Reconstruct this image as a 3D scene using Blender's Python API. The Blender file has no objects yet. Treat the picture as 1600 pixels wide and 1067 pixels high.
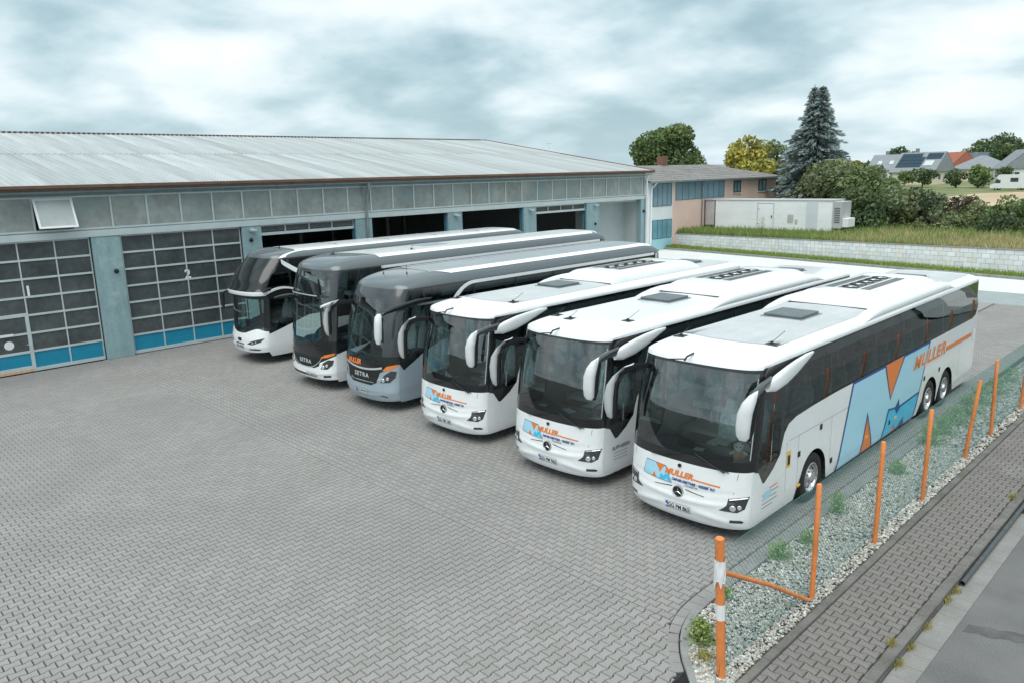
import bpy, bmesh, math, random
import numpy as np
from mathutils import Vector, Matrix

# ------------------------------------------------------------------ camera
scn = bpy.context.scene
col = scn.collection
YAW, PITCH, ROLL, FPX, CAMH = 0.7939, 0.2161, -0.0250, 1190.9, 6.52
def cam_axes():
    cy, sy = math.cos(YAW), math.sin(YAW)
    fwd = Vector((-sy, cy, 0)); right = Vector((cy, sy, 0)); up = Vector((0, 0, 1))
    f = fwd*math.cos(PITCH) - up*math.sin(PITCH); u = up*math.cos(PITCH) + fwd*math.sin(PITCH)
    r = right*math.cos(ROLL) + u*math.sin(ROLL); u2 = -right*math.sin(ROLL) + u*math.cos(ROLL)
    return r, u2, f
CR, CU, CF = cam_axes()
cam_data = bpy.data.cameras.new('camera')
cam = bpy.data.objects.new('camera', cam_data); col.objects.link(cam)
cam_data.sensor_fit = 'HORIZONTAL'; cam_data.sensor_width = 36.0
cam_data.lens = 36.0*FPX/1600.0
cam_data.clip_start = 0.1; cam_data.clip_end = 6000
cam.matrix_world = Matrix(((CR.x, CU.x, -CF.x, 0), (CR.y, CU.y, -CF.y, 0), (CR.z, CU.z, -CF.z, CAMH), (0, 0, 0, 1)))
scn.camera = cam
def ray(px, py): return CF + CR*((px-800)/FPX) - CU*((py-533.5)/FPX)
def at_dist(px, py, D):            # point along the pixel's direction at horizontal distance D
    d = ray(px, py); k = D/math.hypot(d.x, d.y); return Vector((d.x*k, d.y*k, CAMH + d.z*k))
def visible(x, y, z, m=0.0):
    d = Vector((x, y, z-CAMH)); w = d.dot(CF)
    if w < 0.5: return False
    return abs(d.dot(CR)/w) < 0.672+m and abs(d.dot(CU)/w) < 0.448+m

# ------------------------------------------------------------------ world: overcast daylight
SUN_EL, SUN_AZ = math.radians(64), math.radians(150)      # azimuth measured from +Y clockwise
world = bpy.data.worlds.new('World'); scn.world = world; world.use_nodes = True
wn = world.node_tree.nodes; wl = world.node_tree.links
for n in list(wn): wn.remove(n)
def N(t, **k):
    n = wn.new(t)
    for a, b in k.items(): setattr(n, a, b)
    return n
sky = N('ShaderNodeTexSky', sky_type='NISHITA', sun_disc=False)
sky.sun_elevation = SUN_EL; sky.sun_rotation = SUN_AZ; sky.air_density = 1.0; sky.dust_density = 2.0; sky.ozone_density = 1.5
tc = N('ShaderNodeTexCoord')
sep = N('ShaderNodeSeparateXYZ'); wl.new(tc.outputs['Generated'], sep.inputs[0])
zc = N('ShaderNodeMath', operation='MAXIMUM'); wl.new(sep.outputs['Z'], zc.inputs[0]); zc.inputs[1].default_value = 0.0
za = N('ShaderNodeMath', operation='ADD'); wl.new(zc.outputs[0], za.inputs[0]); za.inputs[1].default_value = 0.30
dx = N('ShaderNodeMath', operation='DIVIDE'); wl.new(sep.outputs['X'], dx.inputs[0]); wl.new(za.outputs[0], dx.inputs[1])
dy = N('ShaderNodeMath', operation='DIVIDE'); wl.new(sep.outputs['Y'], dy.inputs[0]); wl.new(za.outputs[0], dy.inputs[1])
cmb = N('ShaderNodeCombineXYZ'); wl.new(dx.outputs[0], cmb.inputs[0]); wl.new(dy.outputs[0], cmb.inputs[1])
off = N('ShaderNodeVectorMath', operation='ADD'); wl.new(cmb.outputs[0], off.inputs[0]); off.inputs[1].default_value = (1.7, 5.2, 0.0)
n1 = N('ShaderNodeTexNoise'); n1.inputs['Scale'].default_value = 0.75; n1.inputs['Detail'].default_value = 6; n1.inputs['Roughness'].default_value = 0.52; n1.inputs['Distortion'].default_value = 0.25
n2 = N('ShaderNodeTexNoise'); n2.inputs['Scale'].default_value = 2.2; n2.inputs['Detail'].default_value = 7; n2.inputs['Roughness'].default_value = 0.5; n2.inputs['Distortion'].default_value = 0.15
for n in (n1, n2): wl.new(off.outputs[0], n.inputs['Vector'])
mixn = N('ShaderNodeMath', operation='MULTIPLY_ADD'); wl.new(n2.outputs['Fac'], mixn.inputs[0]); mixn.inputs[1].default_value = 0.54
m1 = N('ShaderNodeMath', operation='MULTIPLY'); wl.new(n1.outputs['Fac'], m1.inputs[0]); m1.inputs[1].default_value = 0.50
wl.new(m1.outputs[0], mixn.inputs[2])
ramp = N('ShaderNodeValToRGB'); wl.new(mixn.outputs[0], ramp.inputs[0])
cr = ramp.color_ramp; cr.interpolation = 'B_SPLINE'
cr.elements[0].position = 0.39; cr.elements[0].color = (0.28, 0.43, 0.49, 1)
cr.elements[1].position = 0.66; cr.elements[1].color = (0.97, 1.0, 1.0, 1)
for p_, c_ in ((0.46, (0.42, 0.58, 0.64, 1)), (0.52, (0.62, 0.76, 0.81, 1)), (0.58, (0.83, 0.92, 0.95, 1))):
    e_ = cr.elements.new(p_); e_.color = c_
# towards the horizon the deck thins to an even pale veil
hz = N('ShaderNodeMapRange'); wl.new(zc.outputs[0], hz.inputs[0]); hz.inputs[1].default_value = 0.0; hz.inputs[2].default_value = 0.14; hz.inputs[3].default_value = 0.40; hz.inputs[4].default_value = 0.0
veil = N('ShaderNodeMixRGB'); wl.new(hz.outputs[0], veil.inputs[0]); wl.new(ramp.outputs[0], veil.inputs[1]); veil.inputs[2].default_value = (0.74, 0.86, 0.90, 1)
b_sky = N('ShaderNodeBackground'); wl.new(sky.outputs[0], b_sky.inputs['Color']); b_sky.inputs['Strength'].default_value = 0.05
b_cloud = N('ShaderNodeBackground'); wl.new(veil.outputs[0], b_cloud.inputs['Color']); b_cloud.inputs['Strength'].default_value = 0.64
mxs = N('ShaderNodeMixShader'); mxs.inputs[0].default_value = 0.93
wl.new(b_sky.outputs[0], mxs.inputs[1]); wl.new(b_cloud.outputs[0], mxs.inputs[2])
wo = N('ShaderNodeOutputWorld'); wl.new(mxs.outputs[0], wo.inputs['Surface'])
# sun behind thin cloud: broad and weak
sun_data = bpy.data.lights.new('sun', 'SUN'); sun_data.energy = 1.5; sun_data.angle = math.radians(60); sun_data.color = (1.0, 0.97, 0.92)
sun = bpy.data.objects.new('sun', sun_data); col.objects.link(sun)
sd = Vector((math.sin(SUN_AZ)*math.cos(SUN_EL), math.cos(SUN_AZ)*math.cos(SUN_EL), math.sin(SUN_EL)))
sun.rotation_euler = (-sd).to_track_quat('-Z', 'Y').to_euler(); sun.location = (0, 0, 60)

scn.render.engine = 'CYCLES'
scn.view_settings.view_transform = 'Standard'; scn.view_settings.look = 'None'
scn.view_settings.exposure = 0.86; scn.view_settings.gamma = 1.0
try: scn.view_settings.use_curve_mapping = False
except Exception: pass
scn.cycles.max_bounces = 8; scn.cycles.transparent_max_bounces = 16; scn.cycles.transmission_bounces = 6

# ------------------------------------------------------------------ helpers
R = random.Random(7)
rng = np.random.default_rng(11)
def rad(a): return math.radians(a)
def lerp(a, b, t): return a + (b-a)*t
def interp(x, tab):
    if x <= tab[0][0]: return tab[0][1]
    for (a, b), (c, d) in zip(tab, tab[1:]):
        if x <= c:
            t = (x-a)/(c-a) if c > a else 1.0
            return b + (d-b)*t
    return tab[-1][1]
def smooth_interp(x, tab):
    if x <= tab[0][0]: return tab[0][1]
    for (a, b), (c, d) in zip(tab, tab[1:]):
        if x <= c:
            t = (x-a)/(c-a) if c > a else 1.0
            t = t*t*(3-2*t)
            return b + (d-b)*t
    return tab[-1][1]

MATS = {}
def mat(name, color, rough=0.6, metal=0.0, spec=0.5, var=0.0, vscale=6.0, bump=0.0, bscale=80.0, coat=0.0, var2=None, attr=None, trans=0.0, emit=None, streak=None, detail=4.0, backcol=None, thin=None, mottle=None, ior=1.45, objrand=0.0):
    """node material: base colour, noise variation, fine bump, optional per-piece attribute tint"""
    if name in MATS: return MATS[name]
    m = bpy.data.materials.new(name); m.use_nodes = True
    nt = m.node_tree; nd = nt.nodes; lk = nt.links
    b = nd['Principled BSDF']
    c = (*color, 1.0)
    b.inputs['Roughness'].default_value = rough; b.inputs['Metallic'].default_value = metal
    b.inputs['Specular IOR Level'].default_value = spec
    b.inputs['Coat Weight'].default_value = coat; b.inputs['Coat Roughness'].default_value = 0.04
    b.inputs['IOR'].default_value = ior
    if trans: b.inputs['Transmission Weight'].default_value = trans
    b.inputs['Base Color'].default_value = c
    src = None
    tcn = nd.new('ShaderNodeTexCoord')
    def noise(scale, det=4.0, ro=0.55, vec=None):
        n = nd.new('ShaderNodeTexNoise'); n.inputs['Scale'].default_value = scale; n.inputs['Detail'].default_value = det; n.inputs['Roughness'].default_value = ro
        lk.new(vec if vec else tcn.outputs['Object'], n.inputs['Vector']); return n
    def mul(colsock, facsock, lo, hi, flo=0.3, fhi=0.7):
        mr = nd.new('ShaderNodeMapRange'); lk.new(facsock, mr.inputs[0])
        mr.inputs[1].default_value = flo; mr.inputs[2].default_value = fhi; mr.inputs[3].default_value = lo; mr.inputs[4].default_value = hi
        vm = nd.new('ShaderNodeVectorMath'); vm.operation = 'SCALE'
        lk.new(colsock, vm.inputs[0]); lk.new(mr.outputs[0], vm.inputs['Scale']); return vm.outputs[0]
    rgb = nd.new('ShaderNodeRGB'); rgb.outputs[0].default_value = c; cur = rgb.outputs[0]; used = False
    if attr:
        at = nd.new('ShaderNodeAttribute'); at.attribute_name = attr
        vm = nd.new('ShaderNodeVectorMath'); vm.operation = 'MULTIPLY'; lk.new(cur, vm.inputs[0]); lk.new(at.outputs['Color'], vm.inputs[1]); cur = vm.outputs[0]; used = True
    if var:
        cur = mul(cur, noise(vscale, detail).outputs['Fac'], 1-var, 1+var); used = True
    if var2:
        cur = mul(cur, noise(var2[1], 3.0).outputs['Fac'], 1-var2[0], 1+var2[0]); used = True
    if streak:      # (amount, scale vector) stretched noise: rain streaks, brushed dirt
        mp = nd.new('ShaderNodeMapping'); mp.inputs['Scale'].default_value = streak[1]; lk.new(tcn.outputs['Object'], mp.inputs['Vector'])
        cur = mul(cur, noise(1.0, 5.0, 0.6, mp.outputs[0]).outputs['Fac'], 1-streak[0], 1+streak[0]*0.6); used = True
    if mottle:      # (second colour, scale, threshold lo, hi)
        mr = nd.new('ShaderNodeMapRange'); lk.new(noise(mottle[1], 5.0, 0.6).outputs['Fac'], mr.inputs[0]); mr.inputs[1].default_value = mottle[2]; mr.inputs[2].default_value = mottle[3]
        mx = nd.new('ShaderNodeMixRGB'); lk.new(mr.outputs[0], mx.inputs[0]); lk.new(cur, mx.inputs[1]); mx.inputs[2].default_value = (*mottle[0], 1); cur = mx.outputs[0]; used = True
    if objrand:
        oi = nd.new('ShaderNodeObjectInfo'); cur = mul(cur, oi.outputs['Random'], 1-objrand, 1+objrand, 0.0, 1.0); used = True
    if backcol:
        ge = nd.new('ShaderNodeNewGeometry'); mx = nd.new('ShaderNodeMixRGB'); lk.new(ge.outputs['Backfacing'], mx.inputs[0]); lk.new(cur, mx.inputs[1]); mx.inputs[2].default_value = (*backcol, 1); cur = mx.outputs[0]; used = True
    if used: lk.new(cur, b.inputs['Base Color'])
    if bump:
        bp = nd.new('ShaderNodeBump'); bp.inputs['Strength'].default_value = bump; bp.inputs['Distance'].default_value = 0.01
        lk.new(noise(bscale, 5.0, 0.6).outputs['Fac'], bp.inputs['Height']); lk.new(bp.outputs[0], b.inputs['Normal'])
    if emit:
        b.inputs['Emission Color'].default_value = (*emit[0], 1); b.inputs['Emission Strength'].default_value = emit[1]
    MATS[name] = m; return m
def glass_mat(name, tint, refl=0.9, rough=0.02, ior=1.5, wave=0.0):
    """vehicle / window glass: Fresnel mirror over a tinted see-through pane"""
    if name in MATS: return MATS[name]
    m = bpy.data.materials.new(name); m.use_nodes = True
    nt = m.node_tree; nd = nt.nodes; lk = nt.links
    for n in list(nd): nd.remove(n)
    o = nd.new('ShaderNodeOutputMaterial'); mx = nd.new('ShaderNodeMixShader')
    fr = nd.new('ShaderNodeFresnel'); fr.inputs['IOR'].default_value = ior
    ge = nd.new('ShaderNodeNewGeometry')
    tr = nd.new('ShaderNodeBsdfTransparent'); tr.inputs[0].default_value = (*tint, 1)
    gl = nd.new('ShaderNodeBsdfGlossy'); gl.inputs['Color'].default_value = (refl, refl, refl, 1); gl.inputs['Roughness'].default_value = rough
    if wave:
        tcn = nd.new('ShaderNodeTexCoord'); nz = nd.new('ShaderNodeTexNoise'); nz.inputs['Scale'].default_value = 1.1; nz.inputs['Detail'].default_value = 1.5
        lk.new(tcn.outputs['Object'], nz.inputs['Vector'])
        bp = nd.new('ShaderNodeBump'); bp.inputs['Strength'].default_value = wave; bp.inputs['Distance'].default_value = 0.05
        lk.new(nz.outputs['Fac'], bp.inputs['Height']); lk.new(bp.outputs[0], gl.inputs['Normal'])
    lk.new(fr.outputs[0], mx.inputs[0]); lk.new(tr.outputs[0], mx.inputs[1]); lk.new(gl.outputs[0], mx.inputs[2]); lk.new(mx.outputs[0], o.inputs[0])
    MATS[name] = m; return m

def tag(o, label=None, cat=None, group=None, kind=None):
    if label: o['label'] = label
    if cat: o['category'] = cat
    if group: o['group'] = group
    if kind: o['kind'] = kind
    return o
def empty(name, loc=(0, 0, 0), rz=0.0, label=None, cat=None, group=None):
    o = bpy.data.objects.new(name, None); col.objects.link(o); o.location = loc; o.rotation_euler = (0, 0, rz); o.empty_display_size = 0.3
    return tag(o, label, cat, group)
def link(name, me, parent=None, loc=None, rot=None, scale=None):
    o = bpy.data.objects.new(name, me); col.objects.link(o)
    if parent: o.parent = parent
    if loc is not None: o.location = loc
    if rot is not None: o.rotation_euler = rot
    if scale is not None: o.scale = scale
    return o

class MB:
    """collects faces; build() links them as one mesh object"""
    def __init__(s): s.v = []; s.f = []
    def add(s, vs, fs):
        k = len(s.v); s.v += [tuple(p) for p in vs]; s.f += [tuple(i+k for i in f) for f in fs]; return s
    def box(s, x0, x1, y0, y1, z0, z1):
        if x0 > x1: x0, x1 = x1, x0
        if y0 > y1: y0, y1 = y1, y0
        if z0 > z1: z0, z1 = z1, z0
        return s.add([(x0, y0, z0), (x1, y0, z0), (x1, y1, z0), (x0, y1, z0), (x0, y0, z1), (x1, y0, z1), (x1, y1, z1), (x0, y1, z1)],
                     [(3, 2, 1, 0), (4, 5, 6, 7), (0, 1, 5, 4), (1, 2, 6, 5), (2, 3, 7, 6), (3, 0, 4, 7)])
    def bbox(s, x0, x1, y0, y1, z0, z1, b=0.01):
        """box with chamfered edges"""
        if x0 > x1: x0, x1 = x1, x0
        if y0 > y1: y0, y1 = y1, y0
        if z0 > z1: z0, z1 = z1, z0
        b = min(b, (x1-x0)*.45, (y1-y0)*.45, (z1-z0)*.45)
        bm = bmesh.new(); bmesh.ops.create_cube(bm, size=1.0)
        for v in bm.verts: v.co = Vector((lerp(x0, x1, v.co.x+.5), lerp(y0, y1, v.co.y+.5), lerp(z0, z1, v.co.z+.5)))
        bmesh.ops.bevel(bm, geom=bm.edges[:], offset=b, segments=2, profile=0.6, affect='EDGES')
        s.bm(bm); return s
    def bm(s, bm, mtx=None):
        bm.verts.index_update(); k = len(s.v)
        for v in bm.verts: s.v.append(tuple(mtx @ v.co) if mtx else tuple(v.co))
        for f in bm.faces: s.f.append(tuple(q.index+k for q in f.verts))
        bm.free(); return s
    def prism(s, poly, axis, a0, a1):
        """extrude 2-D polygon along axis ('x','y','z')"""
        n = len(poly)
        def P(p, a): return (a, p[0], p[1]) if axis == 'x' else (p[0], a, p[1]) if axis == 'y' else (p[0], p[1], a)
        return s.add([P(p, a0) for p in poly]+[P(p, a1) for p in poly], [tuple(range(n-1, -1, -1)), tuple(range(n, 2*n))]+[(i, (i+1) % n, n+(i+1) % n, n+i) for i in range(n)])
    def tube(s, pts, r, n=8, caps=True, rs=None):
        pts = [Vector(p) for p in pts]; rings = []
        prev = None
        for i, p in enumerate(pts):
            t = (pts[min(i+1, len(pts)-1)]-pts[max(i-1, 0)]).normalized()
            if prev is None:
                a = Vector((0, 0, 1)) if abs(t.z) < 0.9 else Vector((1, 0, 0)); prev = t.cross(a).normalized()
            prev = (prev - t*prev.dot(t)).normalized(); bi = t.cross(prev); rr = rs[i] if rs else r
            rings.append([p+prev*(math.cos(2*math.pi*k/n)*rr)+bi*(math.sin(2*math.pi*k/n)*rr) for k in range(n)])
        vs = [v for g_ in rings for v in g_]; fs = []
        for i in range(len(pts)-1):
            for k in range(n): fs.append((i*n+k, i*n+(k+1) % n, (i+1)*n+(k+1) % n, (i+1)*n+k))
        if caps: fs.append(tuple(range(n-1, -1, -1))); fs.append(tuple((len(pts)-1)*n+k for k in range(n)))
        return s.add(vs, fs)
    def lathe(s, prof, n=24, axis='x', c=(0, 0, 0), cap=False):
        """prof: (r, a) list revolved about axis through c"""
        vs = []; fs = []
        for r, a in prof:
            for k in range(n):
                q = 2*math.pi*k/n; p, w = r*math.cos(q), r*math.sin(q)
                vs.append((c[0]+a, c[1]+p, c[2]+w) if axis == 'x' else (c[0]+p, c[1]+a, c[2]+w) if axis == 'y' else (c[0]+p, c[1]+w, c[2]+a))
        for i in range(len(prof)-1):
            for k in range(n): fs.append((i*n+k, i*n+(k+1) % n, (i+1)*n+(k+1) % n, (i+1)*n+k))
        if cap: fs.append(tuple(range(n-1, -1, -1))); fs.append(tuple((len(prof)-1)*n+k for k in range(n)))
        return s.add(vs, fs)
    def quad(s, a, b, c, d): return s.add([a, b, c, d], [(0, 1, 2, 3)])
    def mesh(s, name, m, smooth=False, fixn=False):
        me = bpy.data.meshes.new(name); me.from_pydata(s.v, [], s.f); me.materials.append(m)
        if fixn:
            bm = bmesh.new(); bm.from_mesh(me); bmesh.ops.recalc_face_normals(bm, faces=bm.faces[:]); bm.to_mesh(me); bm.free()
        if smooth:
            me.polygons.foreach_set('use_smooth', [True]*len(me.polygons))
            if smooth != 'all':
                try: me.set_sharp_from_angle(angle=rad(38))
                except Exception: pass
        me.update(); return me
    def build(s, name, m, parent=None, smooth=False, fixn=True, **k):
        return link(name, s.mesh(name, m, smooth, fixn), parent, **k)
def np_mesh(name, V, Fq, m, attr=None, smooth=False):
    """V (n,3) array, Fq list of (array of faces with equal corner count); attr = per-vertex rgb (n,3)"""
    me = bpy.data.meshes.new(name)
    V = np.asarray(V, dtype=np.float32)
    me.vertices.add(len(V)); me.vertices.foreach_set('co', V.ravel())
    loops = np.concatenate([f.ravel() for f in Fq]).astype(np.int32)
    tot = np.concatenate([np.full(len(f), f.shape[1], dtype=np.int32) for f in Fq])
    st = np.concatenate([[0], np.cumsum(tot)[:-1]]).astype(np.int32)
    me.loops.add(len(loops)); me.loops.foreach_set('vertex_index', loops)
    me.polygons.add(len(tot)); me.polygons.foreach_set('loop_start', st); me.polygons.foreach_set('loop_total', tot)
    me.polygons.foreach_set('use_smooth', np.full(len(tot), bool(smooth)))
    me.materials.append(m)
    if attr is not None:
        a = me.color_attributes.new('tint', 'FLOAT_COLOR', 'POINT')
        a.data.foreach_set('color', np.concatenate([np.asarray(attr, dtype=np.float32), np.ones((len(V), 1), np.float32)], 1).ravel())
    me.update(calc_edges=True); me.validate(); return me

# ------------------------------------------------------------------ ground materials
M_PAVER = mat('paver_concrete', (0.285, 0.28, 0.27), 0.85, var=0.05, vscale=0.5, var2=(0.08, 26.0), bump=0.25, bscale=140, attr='tint', mottle=((0.245, 0.24, 0.235), 0.23, 0.48, 0.75))
M_PAVER_FOOT = mat('paver_concrete_aged', (0.195, 0.185, 0.175), 0.9, var=0.16, vscale=1.3, var2=(0.14, 30.0), bump=0.35, bscale=120, attr='tint')
M_JOINT = mat('joint_sand', (0.03, 0.032, 0.032), 0.95, var=0.2, vscale=9)
M_CONC = mat('apron_concrete', (0.66, 0.68, 0.67), 0.85, var=0.06, vscale=0.4, var2=(0.05, 7.0), bump=0.1, bscale=60)
M_CONC_D = mat('drain_strip_concrete', (0.30, 0.345, 0.35), 0.85, var=0.08, vscale=1.5, bump=0.1, bscale=60)
M_KERB = mat('kerb_concrete', (0.25, 0.255, 0.25), 0.9, var=0.16, vscale=3.0, var2=(0.10, 30), bump=0.3, bscale=90)
M_KERB_D = mat('kerb_concrete_weathered', (0.155, 0.15, 0.14), 0.95, var=0.22, vscale=2.5, var2=(0.14, 25), bump=0.4, bscale=80, mottle=((0.10, 0.11, 0.08), 3.0, 0.55, 0.75))
M_ASPH = mat('asphalt', (0.15, 0.15, 0.15), 0.9, var=0.14, vscale=0.7, var2=(0.45, 70.0), bump=0.6, bscale=220, mottle=((0.19, 0.188, 0.185), 0.9, 0.5, 0.75))
M_GUT = mat('gutter_concrete', (0.235, 0.235, 0.225), 0.9, var=0.14, vscale=2.0, var2=(0.10, 40), bump=0.3, bscale=100)
M_SOIL = mat('soil', (0.10, 0.095, 0.08), 0.95, var=0.3, vscale=6)
M_STONE = mat('gravel_stone', (0.45, 0.46, 0.445), 0.8, attr='tint', var=0.15, vscale=60)
M_MEADOW = mat('meadow_ground', (0.17, 0.20, 0.085), 0.95, var=0.35, vscale=0.15, var2=(0.25, 2.0), mottle=((0.26, 0.22, 0.12), 0.05, 0.5, 0.7))
M_LAND = mat('land', (0.085, 0.09, 0.08), 0.95, var=0.3, vscale=0.05)
M_STUB = mat('stubble_field', (0.50, 0.39, 0.26), 0.95, var=0.15, vscale=0.12, streak=(0.15, (0.8, 0.02, 1)))

# kerb curve round the gravel bed (outer edge, courtyard side): x as a function of y
KCURVE = [(7.66, -4.60), (7.80, -4.74), (7.93, -4.86), (8.10, -5.03), (8.32, -5.19), (8.55, -5.33), (8.77, -5.42), (9.0, -5.49), (9.2, -5.525), (9.5, -5.545), (9.8, -5.55), (60, -5.55)]
def kx(y): return interp(y, KCURVE)
SEAM_Y = 8.73
EDGE = 0.235           # row of edging pavers between field and kerb

# the land out to the horizon
def grid_sheet(name, x0, x1, y0, y1, z, m, parent=None, nx=1, ny=1):
    b = MB()
    for i in range(nx):
        for j in range(ny):
            a, c = lerp(x0, x1, i/nx), lerp(x0, x1, (i+1)/nx); d, e = lerp(y0, y1, j/ny), lerp(y0, y1, (j+1)/ny)
            b.quad((a, d, z), (c, d, z), (c, e, z), (a, e, z))
    return b.build(name, m, parent, fixn=False)
tag(grid_sheet('terrain', -2500, 2500, -400, 3500, -0.30, M_LAND), kind='structure')
court = tag(grid_sheet('courtyard', -31.2, -3.15, -6, 41.0, -0.022, M_JOINT), kind='structure')

def paver_template(L=0.22, pitch=0.150, a=0.0125, gap=0.0078, ch=0.004):
    s = [(-.5, 1), (-.375, 1), (-.125, -1), (.125, -1), (.375, 1), (.5, 1)]
    m = pitch/2
    def ring(k):
        top = [(x*L - math.copysign(k, x) if abs(x) == .5 else x*L, m + a*q - k) for x, q in s]
        bot = [(x, -y) for x, y in reversed(top)]
        return top[::-1] + bot[::-1]
    return np.array(ring(gap+ch)), np.array(ring(gap*0.5))
PT_TOP, PT_BOT = paver_template()
NP_ = 12
def paver_positions(x0, x1, y0, y1, along, L=0.22, pitch=0.150):
    out = []
    if along == 'y':
        nx = int((x1-x0)/pitch); ny = int((y1-y0)/L)+2
        for i in range(nx+1):
            for j in range(-1, ny):
                out.append((x0+(i+.5)*pitch, y1-(j+.5)*L+(L/2 if i % 2 else 0)))
    else:
        ny = int((y1-y0)/pitch); nx = int((x1-x0)/L)+2
        for j in range(ny+1):
            for i in range(-1, nx):
                out.append((x0+(i+.5)*L+(L/2 if j % 2 else 0), y0+(j+.5)*pitch))
    return out
def tint(n, lo=0.93, hi=1.06, hue=0.015):
    g = rng.uniform(lo, hi, (n, 1)); return g + rng.uniform(-hue, hue, (n, 3))*np.array([1, .2, 1])
def dist_cam(x, y): return math.sqrt(x*x+y*y+CAMH*CAMH)
def pavers(parent, spec, m, clampx, name='paver', zt=0.0, hi_x=None):
    """spec: list of (x, y, along, ylimits). 300 largest become parts, the rest one stuff part"""
    spec.sort(key=lambda q: dist_cam(q[0], q[1]) + (0 if visible(q[0], q[1], zt) else 1000))
    def pgeom(q):
        x, y, al, yl = q
        t, b = PT_TOP, PT_BOT
        if al == 'y': t, b = t[:, ::-1]*np.array([1, -1]), b[:, ::-1]*np.array([1, -1])
        t = t+np.array([x, y]); b = b+np.array([x, y])
        for arr, ins in ((t, 0.008), (b, 0.004)):
            if yl: arr[:, 1] = np.clip(arr[:, 1], yl[0]+ins, yl[1]-ins)
            if clampx:
                for r_ in arr:
                    r_[0] = min(r_[0], clampx(r_[1])-ins)
            if hi_x: arr[:, 0] = np.clip(arr[:, 0], hi_x[0]+ins, hi_x[1]-ins)
        return t, b
    near = [q for q in spec[:300]]; rest = spec[300:]
    cache = {}
    for q in near:
        t, b = pgeom(q)
        key = (np.round(t-np.array(q[:2]), 4).tobytes(), R.randrange(6))
        if key not in cache:
            V = np.concatenate([np.c_[t-np.array(q[:2]), np.zeros(12)], np.c_[b-np.array(q[:2]), np.full(12, -0.026)]])
            top = np.arange(12)[None]; side = np.array([[i, 12+i, 12+(i+1) % 12, (i+1) % 12] for i in range(12)])
            cache[key] = np_mesh(name, V, [top, side], m, attr=np.repeat(tint(1), 24, 0))
        o = link(name, cache[key], parent, loc=(q[0], q[1], zt+R.uniform(-.0015, .0015)))
    n = len(rest)
    T = np.zeros((n, 24, 3)); 
    for i, q in enumerate(rest):
        t, b = pgeom(q); T[i, :12, :2] = t; T[i, 12:, :2] = b
    T[:, :12, 2] = zt + rng.uniform(-.0015, .0015, (n, 1)); T[:, 12:, 2] = zt-0.026
    base = (np.arange(n)*24)[:, None]
    top = np.arange(12)[None]+base
    side = (np.array([[i, 12+i, 12+(i+1) % 12, (i+1) % 12] for i in range(12)])[None]+base[:, :, None]).reshape(-1, 4)
    me = np_mesh('paver_field', T.reshape(-1, 3), [top, side], m, attr=np.repeat(tint(n), 24, 0))
    o = link('paver_field', me, parent); tag(o, kind='stuff'); return o
spec = []
lim = lambda y: kx(y)-EDGE
for x, y in paver_positions(-31.0, -3.4, 0.0, SEAM_Y, 'y'):
    if y-.11 < SEAM_Y and x-.06 < lim(y) and visible(x, y, 0, 0.10): spec.append((x, y, 'y', (-9, SEAM_Y)))
for x, y in paver_positions(-31.0, -5.6, SEAM_Y, 40.9, 'x'):
    if x-.09 < lim(y) and (y < 16.5 or x > -9.2) and visible(x, y, 0, 0.10): spec.append((x, y, 'x', (SEAM_Y, 41.0)))
pavers(court, spec, M_PAVER, lim)
# the part of the yard under and behind the coaches: too far and hidden for single stones
b = MB(); b.quad((-31.2, 16.55, -.001), (-9.25, 16.55, -.001), (-9.25, 41, -.001), (-31.2, 41, -.001))
far_yard = b.build('hidden_paving', M_PAVER, court, fixn=False)
at_ = far_yard.data.color_attributes.new('tint', 'FLOAT_COLOR', 'POINT'); at_.data.foreach_set('color', [1.0]*16)

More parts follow.
